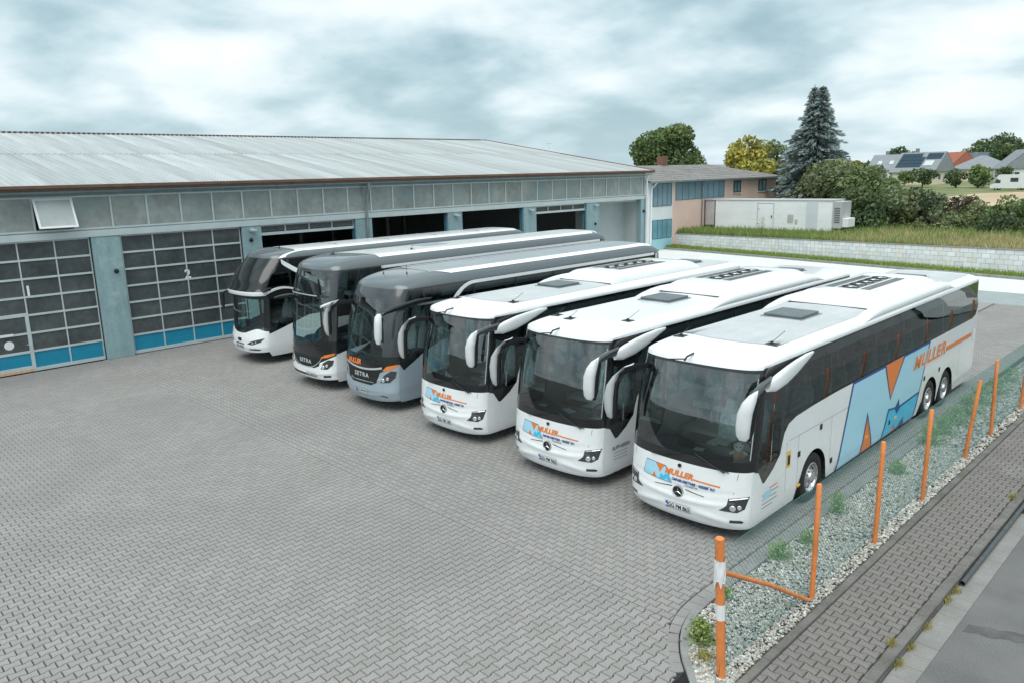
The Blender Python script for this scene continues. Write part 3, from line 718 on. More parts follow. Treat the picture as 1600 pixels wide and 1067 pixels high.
for y0, y1 in ((65.55, 66.85), (70.3, 71.85)):
    f = OB(); z0, z1 = 4.28, 5.38
    f.box(OX-.01, OX+.06, y0, y0+.1, z0, z1).box(OX-.01, OX+.06, y1-.1, y1, z0, z1).box(OX-.01, OX+.06, y0+.1, y1-.1, z1-.1, z1).box(OX-.01, OX+.06, y0+.1, y1-.1, z0, z0+.1)
    f.box(OX-.01, OX+.055, (y0+y1)/2-.04, (y0+y1)/2+.04, z0+.1, z1-.1)
    o = f.build('window', mat('dark_window_frame', (0.06, 0.045, 0.035), 0.5), off_b)
    OB().box(OX-.008, OX+.015, y0+.1, (y0+y1)/2-.04, z0+.1, z1-.1).build('pane', M_BWIN, o); OB().box(OX-.008, OX+.015, (y0+y1)/2+.04, y1-.1, z0+.1, z1-.1).build('pane', M_BWIN, o)
    OB().box(OX, OX+.12, y0-.06, y1+.06, z0-.07, z0-.002).build('sill', M_OFFW, o)
# roof: shallow, hipped at the far end, with corrugation in rows of sheets
b = OB(); ex, rx = OX+.55, OX-6.2; ez, rz = 5.62, 6.95
rowsn = 9
for i in range(rowsn):
    t0, t1 = i/rowsn, (i+1)/rowsn
    xa, xb = lerp(ex, rx, t0), lerp(ex, rx, t1); za_, zb_ = lerp(ez, rz, t0)+.02, lerp(ez, rz, t1)
    ya, yb = 51.6, lerp(74.6, 71.2, t0); yc = lerp(74.6, 71.2, t1)
    b.add([(xa, ya, za_), (xa, yb, za_), (xb, yc, zb_), (xb, ya, zb_), (xa, ya, za_-.03), (xa, yb, za_-.03)], [(0, 1, 2, 3), (4, 5, 1, 0)])
    xa2, xb2 = 2*rx-xa, 2*rx-xb
    b.add([(xa2, ya, za_), (xa2, yb, za_), (xb2, yc, zb_), (xb2, ya, zb_)], [(0, 3, 2, 1)])
    b.add([(xa, yb, za_), (xa2, yb, za_), (xb2, yc, zb_), (xb, yc, zb_)], [(0, 1, 2, 3)])
rf = b.build('roof', M_ETERNIT, off_b)
OB().box(rx*2-ex, ex-.05, 51.7, 74.5, ez-.12, ez-.06).build('soffit', M_ZINC, off_b)
OB().box(ex-.04, ex+.06, 51.6, 74.6, ez-.12, ez-.012).build('gutter', M_ZINC, off_b)
OB().bbox(OX-6.6, OX-5.9, 62.7, 63.5, 6.7, 7.75, .02).build('chimney', mat('chimney_brick', (0.20, 0.10, 0.075), 0.9, var=0.2, vscale=6), off_b)
dp = OB(); dp.tube([(ex, 52.5, ez-.1), (OX+.15, 52.35, ez-.55), (OX+.12, 52.3, .1)], .06, 8); dp.build('downpipe', M_WHITE, off_b, smooth=True)
dp = OB(); dp.tube([(ex, 60.2, ez-.1), (OX+.12, 60.07, ez-.6), (OX+.08, 60.07, .1)], .05, 8); dp.build('downpipe', M_ZINC, off_b, smooth=True)

# ------------------------------------------------------------------ block wall behind the yard
M_BLOCK = mat('white_block', (0.76, 0.78, 0.78), 0.85, var=0.07, vscale=1.5, var2=(0.06, 12), attr='tint')
M_MORTAR = mat('block_joint', (0.36, 0.38, 0.39), 0.95)
bw = empty('block_wall', (WA.x, WA.y, 0), rz=WANG, label='low white concrete block wall between the yard and the meadow', cat='wall')
WT = lambda s: lerp(1.15, 1.5, min(s/26.7, 1.15))           # top height along the wall
b = MB()
for k in range(34):
    s0, s1 = WLEN*k/34, WLEN*(k+1)/34
    b.add([(s0, .02, 0), (s1, .02, 0), (s1, .02, WT(s1)-.01), (s0, .02, WT(s0)-.01), (s0, .2, 0), (s1, .2, 0), (s1, .2, WT(s1)-.01), (s0, .2, WT(s0)-.01)], [(0, 1, 2, 3), (5, 4, 7, 6), (3, 2, 6, 7)])
b.build('wall_core', M_MORTAR, bw)
blocks = []
s = 0.0
while s < 14.4:
    for j in range(5): blocks.append((s+.012, s+.30-.012, j, 1))
    s += .30
for j in range(5):
    t = 14.4+(0 if j % 2 else -.0); first = True
    while t < WLEN:
        w = .5 if not (first and j % 2) else .25
        blocks.append((t+.011, min(t+w, WLEN)-.011, j, 2)); t += w; first = False
blocks.sort(key=lambda q: -q[0])
def block_geo(q):
    a, c, j, _ = q; h0, h1 = WT(a)/5, WT(c)/5; g = .008
    f = -.005+R.uniform(-.006, .004)
    return [(a, f, j*h0+g), (c, f, j*h1+g), (c, f, (j+1)*h1-g), (a, f, (j+1)*h0-g), (a, .05, j*h0+g), (c, .05, j*h1+g), (c, .05, (j+1)*h1-g), (a, .05, (j+1)*h0-g)]
BF = [(0, 1, 2, 3), (0, 4, 5, 1), (1, 5, 6, 2), (2, 6, 7, 3), (3, 7, 4, 0)]
Vr, Fr, Cr = [], [], []
for i, q in enumerate(blocks):
    V = block_geo(q); g = R.uniform(.88, 1.08); tnt = (g*R.uniform(.97, 1.0), g, g*R.uniform(.99, 1.02))
    if R.random() < .05: tnt = (g*1.02, g*.97, g*.9)
    if i < 300:
        me = np_mesh('block', V, [np.array(BF)], M_BLOCK, attr=[tnt]*8); link('block', me, bw)
    else:
        k = len(Vr); Vr += V; Fr += [tuple(x+k for x in f) for f in BF]; Cr += [tnt]*8
tag(link('small_blocks', np_mesh('small_blocks', Vr, [np.array(Fr)], M_BLOCK, attr=Cr), bw), kind='stuff')
b = MB(); b.add([(0, -.04, WT(0)+.0), (WLEN, -.04, WT(WLEN)), (WLEN, .24, WT(WLEN)), (0, .24, WT(0)), (0, -.04, WT(0)+.05), (WLEN, -.04, WT(WLEN)+.05), (WLEN, .24, WT(WLEN)+.05), (0, .24, WT(0)+.05)], [(0, 1, 5, 4), (4, 5, 6, 7), (2, 3, 7, 6)])
b.build('coping', M_KERB, bw)

# ------------------------------------------------------------------ coaches
M_BUSW = mat('coach_white', (0.83, 0.855, 0.865), 0.28, coat=0.6, var=0.025, vscale=1.2, var2=(0.02, 9), backcol=(0.50, 0.52, 0.52))
M_BUSS = mat('coach_silver_blue', (0.40, 0.49, 0.56), 0.30, 0.35, coat=0.6, var=0.03, vscale=1.5, backcol=(0.2, 0.2, 0.2))
M_BUSB = mat('coach_black', (0.018, 0.020, 0.021), 0.16, coat=0.5, backcol=(0.05, 0.05, 0.05))
M_BUSG = mat('coach_dark_grey', (0.055, 0.062, 0.068), 0.2, 0.1, coat=0.6, var=0.05, vscale=1.0, backcol=(0.05, 0.05, 0.05))
M_ROOFG = mat('roof_grey_film', (0.50, 0.53, 0.54), 0.6, var=0.05, vscale=2.0, var2=(0.05, 18), streak=(0.08, (3.0, 0.4, 1)))
M_ROOFD = mat('roof_dark_film', (0.30, 0.345, 0.36), 0.45, var=0.06, vscale=2.0, streak=(0.08, (3.0, 0.4, 1)))
M_WSH = glass_mat('windscreen_glass', (0.84, 0.99, 0.975), 1.0, 0.0, 2.2, wave=0.06)
M_TINT = glass_mat('tinted_glass', (0.45, 0.50, 0.50), 0.95, 0.0, 1.75, wave=0.03)
M_DRV = glass_mat('driver_window_glass', (0.74, 0.82, 0.81), 0.95, 0.0, 1.5, wave=0.03)
M_RUB = mat('rubber', (0.022, 0.022, 0.023), 0.8, var=0.2, vscale=12)
M_CHR = mat('bright_alloy', (0.62, 0.64, 0.65), 0.22, 0.9, var=0.1, vscale=8)
M_STRIP = mat('silver_trim', (0.66, 0.69, 0.70), 0.3, 0.4)
M_ORANGE = mat('livery_orange', (0.80, 0.22, 0.035), 0.4, coat=0.3)
M_LBL = mat('livery_light_blue', (0.40, 0.71, 0.86), 0.35, coat=0.4)
M_CYAN = mat('livery_cyan', (0.06, 0.52, 0.78), 0.35, coat=0.4)
M_DBL = mat('livery_dark_blue', (0.015, 0.07, 0.26), 0.4, coat=0.3)
M_LAMP = mat('lamp_chrome', (0.80, 0.83, 0.85), 0.08, 0.7)
M_LENS = mat('lamp_housing', (0.04, 0.045, 0.05), 0.08, coat=1.0)
M_SEAT = mat('seat_fabric', (0.50, 0.54, 0.55), 0.9, var=0.25, vscale=14)
M_DASH = mat('dashboard', (0.13, 0.155, 0.16), 0.6, var=0.1, vscale=6)
M_CABIN = mat('cabin_lining', (0.68, 0.72, 0.72), 0.8, var=0.08, vscale=3)
M_CFLOOR = mat('cabin_floor', (0.42, 0.45, 0.45), 0.8)
M_SEAMS = mat('panel_gap', (0.16, 0.17, 0.175), 0.8)
M_PLATE = mat('plate_white', (0.80, 0.82, 0.82), 0.4)
M_EUB = mat('plate_blue', (0.01, 0.12, 0.50), 0.4)
M_YEL = mat('sticker_yellow', (0.85, 0.50, 0.03), 0.5)

class Shell:
    def __init__(s, L, W, FT, B, n, ze, hr, crown=.03, a_s=.30, a_f=1.1, a_r=.5, Br=.35, ridge=None, rear=0.0):
        s.L, s.W, s.FT, s.B, s.n, s.ze, s.hr, s.crown, s.a_s, s.a_f, s.a_r, s.Br, s.ridge = L, W, FT, B, n, ze, hr, crown, a_s, a_f, a_r, Br, ridge
    def w(s, z): return smooth_interp(z, s.W)
    def f(s, z): return interp(z, s.FT)
    def bow(s, a): return s.B*(1-max(0, 1-min(abs(a), 1)**s.n)**(1/s.n))
    def F(s, a, z):                       # a: -1..1 across the front
        u = a*s.w(z); v = s.f(z)+s.bow(a)
        if s.ridge: v -= s.ridge(u, z)
        return Vector((u, v, z))
    def Fu(s, u, z): return s.F(max(-1, min(1, u/s.w(z))), z)
    def S(s, q, z, sg=1):                 # q: distance back along the side
        fz = s.f(z); v = q+fz*max(0, min(1, (1.3-q)/.9)); w = s.w(z)
        if q < s.B: t = max(0, 1-q/s.B); w *= max(0, 1-t**s.n)**(1/s.n)
        if v > s.L-s.Br:
            t = min(1, (v-s.L+s.Br)/s.Br); w *= (1-t**2.6)**(1/2.6)*.22+.78
        return Vector((sg*w, v, z))
    def roofv(s, a, t):                   # plan position on the roof
        v0 = s.f(s.ze)+s.bow(a); v1 = s.L-.10*abs(a)**3
        return lerp(v0, v1, t)
    def T(s, u, v):
        w = s.w(s.ze); a = max(-1, min(1, u/w)); v0 = s.f(s.ze)+s.bow(a); v1 = s.L-.10*abs(a)**3
        def h(d, k): x = 1-min(max(d/k, 0), 1); return math.sqrt(max(0, 1-x*x))
        z = s.ze+s.hr*h(w-abs(u), s.a_s)*h(v-v0, s.a_f)*h(v1-v, s.a_r)+s.crown*(1-a*a)*min(1, max(0, (v-v0)/s.a_f))
        return Vector((u, v, z))
def offset(fn, off):
    if not off: return fn
    def g(a, z):
        e = 1e-3; p = fn(a, z); d1 = fn(a+e, z)-fn(a-e, z); d2 = fn(a, z+e)-fn(a, z-e); n = d1.cross(d2)
        if n.length < 1e-12: return p
        return p+n.normalized()*off
    return g
def frange(a, b, n): return [lerp(a, b, i/n) for i in range(n+1)]
def patch(name, m, parent, fn, As, lo, hi, nz=6, off=0.0, flip=False, smooth='all'):
    """skin between two curves lo(a)..hi(a) of a surface fn(a, z)"""
    L_ = lo if callable(lo) else (lambda a: lo); H_ = hi if callable(hi) else (lambda a: hi)
    g = offset(fn, -off if flip else off); V = []; F = []; k = nz+1
    for a in As:
        z0, z1 = L_(a), H_(a)
        for j in range(k): V.append(g(a, lerp(z0, z1, j/nz)))
    for i in range(len(As)-1):
        for j in range(nz):
            q = (i*k+j, (i+1)*k+j, (i+1)*k+j+1, i*k+j+1); F.append(q[::-1] if flip else q)
    b = MB().add(V, F); return b.build(name, m, parent, smooth=smooth, fixn=False)
def poly_map(name, m, parent, pts, fn, off=0.004, step=None, flip=False):
    """flat outline mapped onto a surface"""
    bm = bmesh.new(); bm.faces.new([bm.verts.new((p[0], p[1], 0)) for p in pts])
    if step:
        xs_ = [p[0] for p in pts]; x = min(xs_)+step
        while x < max(xs_):
            bmesh.ops.bisect_plane(bm, geom=bm.verts[:]+bm.edges[:]+bm.faces[:], plane_co=(x, 0, 0), plane_no=(1, 0, 0)); x += step
        ys_ = [p[1] for p in pts]; zst = min(step, .12)
        y = min(ys_)+.03
        while y < max(ys_):
            bmesh.ops.bisect_plane(bm, geom=bm.verts[:]+bm.edges[:]+bm.faces[:], plane_co=(0, y, 0), plane_no=(0, 1, 0)); y += .04 if y < .55 else zst
    bmesh.ops.triangulate(bm, faces=bm.faces[:]); bmesh.ops.recalc_face_normals(bm, faces=bm.faces[:]); bm.verts.index_update()
    if sum(f.normal.z for f in bm.faces) < 0: bmesh.ops.reverse_faces(bm, faces=bm.faces[:])
    g = offset(fn, -off if flip else off)
    b = MB().add([g(v.co.x, v.co.y) for v in bm.verts], [tuple(v.index for v in (f.verts if not flip else reversed(f.verts[:]))) for f in bm.faces]); bm.free()
    return b.build(name, m, parent, fixn=False)
def loft(b, secs, n=16, p=2.6):
    rings = []
    for c, A, Bv in secs:
        c, A, Bv = Vector(c), Vector(A), Vector(Bv); r_ = []
        for k in range(n):
            t = 2*math.pi*k/n; ct, st = math.cos(t), math.sin(t)
            r_.append(c+A*math.copysign(abs(ct)**(2/p), ct)+Bv*math.copysign(abs(st)**(2/p), st))
        rings.append(r_)
    fs = [(i*n+k, i*n+(k+1) % n, (i+1)*n+(k+1) % n, (i+1)*n+k) for i in range(len(rings)-1) for k in range(n)]
    fs += [tuple(range(n-1, -1, -1)), tuple((len(rings)-1)*n+k for k in range(n))]
    return b.add([q for r_ in rings for q in r_], fs)

# shared meshes
def tyre_mesh():
    b = MB(); b.lathe([(.29, -.12), (.31, -.135), (.44, -.145), (.485, -.125), (.503, -.09), (.505, -.03), (.497, -.028), (.497, -.012), (.505, -.01), (.505, .01), (.497, .012), (.497, .028), (.505, .03), (.503, .09), (.485, .125), (.44, .145), (.31, .135), (.29, .12)], 40, 'x')
    return b.mesh('tyre', M_RUB, smooth=True, fixn=True)
def rim_mesh():
    b = MB(); b.lathe([(.30, -.10), (.30, .10), (.305, .135), (.29, .142), (.275, .13), (.265, .085), (.235, .06), (.17, .075), (.145, .11), (.12, .135), (.115, .165), (.07, .175), (.0, .175)], 40, 'x')
    for k in range(10):
        t = 2*math.pi*k/10; b.lathe([(.016, .105), (.016, .135), (.0, .138)], 6, 'x', (0, .155*math.cos(t), .155*math.sin(t)))
    return b.mesh('rim', M_CHR, smooth=True, fixn=True)
def hole_mesh():
    b = MB()
    for k in range(10):
        t = 2*math.pi*(k+.5)/10; b.lathe([(.0, .078), (.026, .078)], 8, 'x', (0, .222*math.cos(t), .222*math.sin(t)))
    return b.mesh('hand_holes', M_BLACKP, fixn=False)
TYRE, RIM, HOLES = tyre_mesh(), rim_mesh(), hole_mesh()
def seat_mesh():
    b = MB(); b.bbox(-.22, .22, -.25, .25, .32, .46, .04)
    loft(b, [((0, .2, .42), (.22, 0, 0), (0, .06, 0)), ((0, .25, .7), (.225, 0, 0), (0, .07, 0)), ((0, .31, 1.0), (.20, 0, 0), (0, .06, 0)), ((0, .33, 1.06), (.13, 0, 0), (0, .05, 0)), ((0, .35, 1.2), (.13, 0, 0), (0, .05, 0)), ((0, .355, 1.24), (.09, 0, 0), (0, .03, 0))], 12)
    b.box(-.18, -.14, -.1, .1, 0, .33).box(.14, .18, -.1, .1, 0, .33)
    return b.mesh('passenger_seat', M_SEAT, smooth=True, fixn=True)
SEAT = seat_mesh()
def wheels(par, axles, zc=.505, tr=1.255):
    for v in axles:
        for sg in (-1, 1):
            w = link('wheel', TYRE, par, loc=(sg*(tr-.145), v, zc), rot=(R.uniform(0, 3), 0, 0 if sg > 0 else math.pi))
            link('rim', RIM, w); link('hand_holes', HOLES, w, loc=(.0, 0, 0))
def arch_lo(base, axles, Ra=.60, zc=.50):
    def f(v):
        z = base
        for c in axles:
            d = abs(v-c)
            if d < Ra: z = max(z, zc+math.sqrt(Ra*Ra-d*d))
        return z
    return f
def side_samples(v0, v1, axles, Ra=.60, zc=.50, base=.28, extra=()):
    e = math.sqrt(max(0, Ra*Ra-(zc-base)**2)); s = set(frange(v0, v1, int((v1-v0)/.25)+1)) | set(extra)
    for c in axles:
        s |= {c+e*math.cos(math.pi*k/16)*1.0 for k in range(17)} | {c-e-.001, c+e+.001}
    return sorted(x for x in s if v0 <= x <= v1)
def underbody(par, L, axles, top=1.2):
    b = MB(); b.box(-.94, .94, .5, L-.35, .34, top); b.build('underbody', M_BLACKP, par)
    for c in axles:
        for sg in (-1, 1):
            b = MB(); n = 14; pts = [(c+.63*math.cos(math.pi*k/n), .48+.63*math.sin(math.pi*k/n)) for k in range(n+1)]
            V = [(sg*.94, p[0], p[1]) for p in pts]+[(sg*1.262, p[0], p[1]) for p in pts]
            b.add(V, [(k, k+1, n+2+k, n+1+k) for k in range(n)]); b.build('wheel_arch', M_BLACKP, par, fixn=False)
def plate(par, sh, u, z, txt, off=.014, blur=False):
    fn = lambda a, c: sh.Fu(a, c)
    p = poly_map('number_plate', M_PLATE, par, [(u-.26, z-.056), (u+.26, z-.056), (u+.26, z+.056), (u-.26, z+.056)], fn, off, .08)
    w, t = .26, .006
    for i, q in enumerate(([(u-w-t, z-.056-t), (u+w+t, z-.056-t), (u+w+t, z-.056), (u-w-t, z-.056)], [(u-w-t, z+.056), (u+w+t, z+.056), (u+w+t, z+.056+t), (u-w-t, z+.056+t)], [(u+w, z-.056), (u+w+t, z-.056), (u+w+t, z+.056), (u+w, z+.056)])):
        poly_map('plate_border', M_BLACKP, p, q, fn, off+.001, .08)
    poly_map('plate_band', M_EUB, p, [(u-.258, z-.054), (u-.205, z-.054), (u-.205, z+.054), (u-.258, z+.054)], fn, off+.006)
    g = offset(fn, off+.006)
    letters(txt, lambda a, c: g(u+.02+a, c), 'plate_lettering', M_BLACKP, p, .108, w0=z-.037, bold=.0025, align='CENTER', sx=.88, step=.08)
def wiper(par, sh, u0, z0, u1, z1, off=.03):
    b = MB(); g = offset(lambda a, c: sh.Fu(a, c), off); g2 = offset(lambda a, c: sh.Fu(a, c), off*.5)
    b.tube([g(lerp(u0, u1, t), lerp(z0, z1, t)) for t in frange(0, 1, 6)], .013, 6)
    o = b.build('wiper', M_BLACKP, par, smooth=True)
    b = MB(); du, dz = (u1-u0), (z1-z0)
    b.tube([g2(lerp(u0+du*.35, u1+du*.12, t), lerp(z0+dz*.35-.05, z1+dz*.1+.03, t)) for t in frange(0, 1, 6)], .009, 5); b.build('wiper_blade', M_BLACKP, o)
def roof_hatch(par, sh, u, v, su=.42, sv=.45, h=.075, m=None):
    z = sh.T(u, v).z; b = MB(); b.bbox(u-su-.05, u+su+.05, v-sv-.05, v+sv+.05, z-.03, z+.02, .008); o = b.build('hatch_frame', M_ZINC, par)
    b = MB(); b.bbox(u-su, u+su, v-sv, v+sv, z+.022, z+h, .025); b.build('hatch_lid', m or mat('hatch_grey', (0.13, 0.155, 0.165), 0.5, var=0.1, vscale=3), o, smooth=True)
def antenna(par, sh, u, v, lean=.15, h=.13, base=.11):
    z = sh.T(u, v).z; b = MB(); b.bbox(u-base, u+base, v-base, v+base, z-.01, z+.008, .003); b.lathe([(.04, 0), (.03, .03), (.012, .05), (0, .05)], 10, 'z', (u, v, z+.006))
    b.tube([(u, v, z+.03), (u+lean*.5, v+lean, z+.03+h)], .006, 5); b.build('antenna', M_BLACKP, par)
def aircon(par, sh, v0, v1, m, fans=5, half=.95, h=.30):
    """rounded roof unit with a fan tray"""
    def top(u, v):
        z0 = sh.T(u, v).z-.02
        def hh(d, k): x = 1-min(max(d/k, 0), 1); return math.sqrt(max(0, 1-x*x))
        return Vector((u, v, z0+h*hh(v-v0, .55)*hh(v1-v, .9)*hh(half-abs(u), .30)))
    us = [half*math.sin(math.pi/2*t) for t in frange(-1, 1, 18)]
    V = []; vs = [v0+(v1-v0)*(.5-.5*math.cos(math.pi*t)) for t in frange(0, 1, 28)]
    for u in us:
        for v in vs: V.append(top(u, v))
    k = len(vs); b = MB().add(V, [(i*k+j, (i+1)*k+j, (i+1)*k+j+1, i*k+j+1) for i in range(len(us)-1) for j in range(k-1)])
    o = b.build('air_conditioner', m, par, smooth='all', fixn=False)
    b = MB(); b.box(-half, half, v0-.03, v0+.015, sh.T(0, v0).z-.05, sh.T(0, v0).z+.012); b.build('unit_gap', M_BLACKP, o)
    va, vb = v0+1.0, v1-1.5; zt = top(0, (va+vb)/2).z
    for j, u in enumerate((-.42, .42)):
        for t in range(4):
            b = MB(); b.box(u-.10+.06*t, u-.075+.06*t, va, vb, zt-.02, zt+.008); b.build('grille_slot', M_SEAMS, o)
    for i in range(fans):
        v = lerp(va+.24, vb-.24, i/(fans-1))
        if i == 0: MB().bbox(-.24, .24, va+.02, vb-.02, zt-.03, zt+.005, .004).build('fan_tray', M_SEAMS, o)
        b = MB(); b.lathe([(.195, -.01), (.195, .024), (.165, .024), (.165, -.005)], 20, 'z', (0, v, zt)); fo = b.build('fan_ring', M_BLACKP, o, smooth=True)
        b = MB(); b.lathe([(.165, .008), (.0, .008)], 20, 'z', (0, v, zt)); b.build('fan_well', M_BLACKP, fo)
        b = MB()
        b.lathe([(.06, .012), (.05, .024), (0, .024)], 12, 'z', (0, v, zt))
        for q in range(5):
            t = q*2*math.pi/5; c, s_ = math.cos(t), math.sin(t); c2, s2 = math.cos(t+.5), math.sin(t+.5)
            b.add([(.06*c, v+.06*s_, zt+.014), (.155*c, v+.155*s_, zt+.012), (.155*c2, v+.155*s2, zt+.020), (.06*c2, v+.06*s2, zt+.018)], [(0, 1, 2, 3)])
        b.build('fan_blades', M_STRIP, fo)
    return o
def roof_fairing(par, sh, v0, v1, m, sgs=(-1, 1)):
    w = sh.w(sh.ze)
    for sg in sgs:
        b = MB(); secs = []
        for t in frange(0, 1, 16):
            v = lerp(v0, v1, t); h = .19*min(1, (t/.16))**.6*min(1, ((1-t)/.10))**.5+.004
            secs.append(((sg*(w-.13), v, sh.ze+.08+h*.42), (sg*.12, 0, -.03), (0.0, 0, h*.62+.01)))
        loft(b, secs, 14, 2.4); b.build('roof_fairing', m, par, smooth=True)
def seams(par, sh, vs, z0, z1, hz=(), sg=1, vr=(0, 1)):
    for v in vs:
        g = offset(lambda a, c: sh.S(a, c, sg), .0015*(1 if sg > 0 else -1))
        b = MB(); q = [g(v-.004, lerp(z0, z1, t)) for t in frange(0, 1, 4)]+[g(v+.004, lerp(z0, z1, t)) for t in frange(0, 1, 4)]
        b.add(q, [(i, 5+i, 6+i, i+1) for i in range(4)]); b.build('panel_gap', M_SEAMS, par)
    for z in hz:
        g = offset(lambda a, c: sh.S(a, c, sg), .0015*(1 if sg > 0 else -1))
        As = frange(vr[0], vr[1], 12); b = MB(); b.add([g(a, z-.004) for a in As]+[g(a, z+.004) for a in As], [(i, i+1, 14+i, 13+i) for i in range(12)]); b.build('panel_gap', M_SEAMS, par)
def cabin(par, L, wfloor=1.15, zf=1.28, zd=.85, rows=6, v_first=2.6, dash_z=1.45, dash_v=(.30, .95), seatm=SEAT, top=3.2, v_end=None):
    b = MB(); b.box(-wfloor, wfloor, .5, 1.95, zd-.05, zd); b.build('cab_floor', M_CFLOOR, par)
    b = MB(); b.box(-wfloor, wfloor, 1.953, L-.4, zf-.06, zf).box(-wfloor, wfloor, 1.95, 2.0, zd, zf-.061); b.build('passenger_floor', M_CFLOOR, par)
    b = MB(); loft(b, [((-1.05, (dash_v[0]+dash_v[1])/2+.25, dash_z-.25), (0, .30, 0), (0, 0, .2)), ((-.6, (dash_v[0]+dash_v[1])/2+.05, dash_z-.22), (0, .34, 0), (0, 0, .22)), ((.6, (dash_v[0]+dash_v[1])/2+.05, dash_z-.2), (0, .34, 0), (0, 0, .24)), ((1.05, (dash_v[0]+dash_v[1])/2+.25, dash_z-.25), (0, .30, 0), (0, 0, .2))], 14, 3)
    b.box(-1.0, 1.0, .35, .6, .5, dash_z-.3); d = b.build('dashboard', M_DASH, par, smooth=True)
    b = MB(); b.bbox(.35, .85, .62, .78, dash_z-.02, dash_z+.12, .04); b.build('instrument_hood', M_DASH, d, smooth=True)
    # steering wheel
    b = MB(); c = Vector((.58, 1.12, dash_z-.05)); ax_ = Vector((0, -.55, .83)).normalized(); e1 = Vector((1, 0, 0)); e2 = ax_.cross(e1)
    ring_ = [c+e1*(.225*math.cos(t*2*math.pi/24))+e2*(.225*math.sin(t*2*math.pi/24)) for t in range(25)]
    b.tube(ring_, .016, 6, caps=False); b.tube([c-e1*.22, c+e1*.22], .014, 5); b.tube([c, c-ax_*.35], .03, 6); b.build('steering_wheel', M_BLACKP, par, smooth=True)
    link('driver_seat', seatm, par, loc=(.58, 1.62, zd+.1))
    link('guide_seat', seatm, par, loc=(-.1, 1.72, zd-.05))
    for i in range(rows):
        for u in (-.97, -.5, .5, .97): link('passenger_seat', seatm, par, loc=(u, v_first+.82*i, zf))
    b = MB(); b.box(-wfloor+.02, wfloor-.02, (v_end or v_first+.82*rows+.3), (v_end or v_first+.82*rows+.3)+.03, zf, top-.12); b.build('cabin_partition', M_CABIN, par)
    for sg in (-1, 1):
        b = MB(); b.bbox(sg*.72, sg*1.12, 2.2, L-.5, top-.36, top-.16, .05); b.build('luggage_rack', M_CABIN, par, smooth=True)

def mirror_loft(par, name, m, secs, p=2.6): b = MB(); loft(b, secs, 16, p); return b.build(name, m, par, smooth=True)

def right_mirror(root, zt, zb, shell=None, du=0.0):
    """bowed arm carrying a hanging housing, door side"""
    shell = shell or M_BUSW; k = (zt-zb)/1.08
    P = lambda u, v, z: (u+du, v, zb+(z-1.87)*k)
    a = mirror_loft(root, 'mirror_arm', M_BLACKP, [(P(-1.0, .52, 2.90), (.03, .03, 0), (0, 0, .05)), (P(-1.16, .20, 2.90), (.03, .04, 0), (.02, .0, .06)), (P(-1.33, .06, 2.76), (.05, .03, .02), (.02, 0, .05)), (P(-1.42, .03, 2.60), (.07, .02, 0), (0, .05, .02))])
    h = mirror_loft(root, 'mirror_housing', shell, [(P(-1.12, .10, 2.975), (.02, .02, .01), (.01, .02, .02)), (P(-1.26, .02, 2.90), (.045, .0, .04), (.0, .05, .0)), (P(-1.40, -.03, 2.75), (.06, 0, .035), (0, .065, 0)), (P(-1.50, -.06, 2.55), (.085, 0, .015), (0, .075, 0)), (P(-1.545, -.07, 2.3), (.095, 0, 0), (0, .075, 0)), (P(-1.55, -.06, 2.05), (.085, 0, 0), (0, .065, 0)), (P(-1.535, -.04, 1.90), (.06, 0, 0), (0, .05, 0)), (P(-1.52, -.03, 1.86), (.02, 0, 0), (0, .02, 0))])
    b = MB(); loft(b, [(P(-1.43, .0, 2.62), (.085, 0, 0), (0, .06, 0)), (P(-1.49, .0, 2.4), (.105, 0, 0), (0, .06, 0)), (P(-1.50, .0, 2.0), (.095, 0, 0), (0, .055, 0)), (P(-1.49, .0, 1.89), (.06, 0, 0), (0, .04, 0))], 12); b.build('mirror_glass', M_BLACKP, h, smooth=True)
# ---------------- white touring coach
def star(par, sh, z=.78, r=.105, off=.02):
    c = sh.F(0, z)+Vector((0, -off, 0)); b = MB(); b.lathe([(0, -.004), (r, -.002), (r, .02)], 28, 'y', c); o = b.build('emblem', M_BLACKP, par, smooth=True)
    b = MB(); b.lathe([(r*.9, -.006), (r*.94, -.014), (r*1.02, -.014), (r*1.05, .0)], 28, 'y', c)
    for k in range(3):
        t = math.pi/2+k*2*math.pi/3; d = Vector((math.cos(t), 0, math.sin(t))); e = Vector((-math.sin(t), 0, math.cos(t)))
        p0 = c+Vector((0, -.006, 0)); tip = p0+d*r*.93; mid = p0+Vector((0, -.012, 0))
        b.add([p0+e*r*.13, tip, p0-e*r*.13, mid], [(0, 1, 3), (1, 2, 3)])
    b.build('star', M_CHR, o)
TH = [(.1, 0), (.34, 1.0), (.66, 1.0), (.9, 0)]
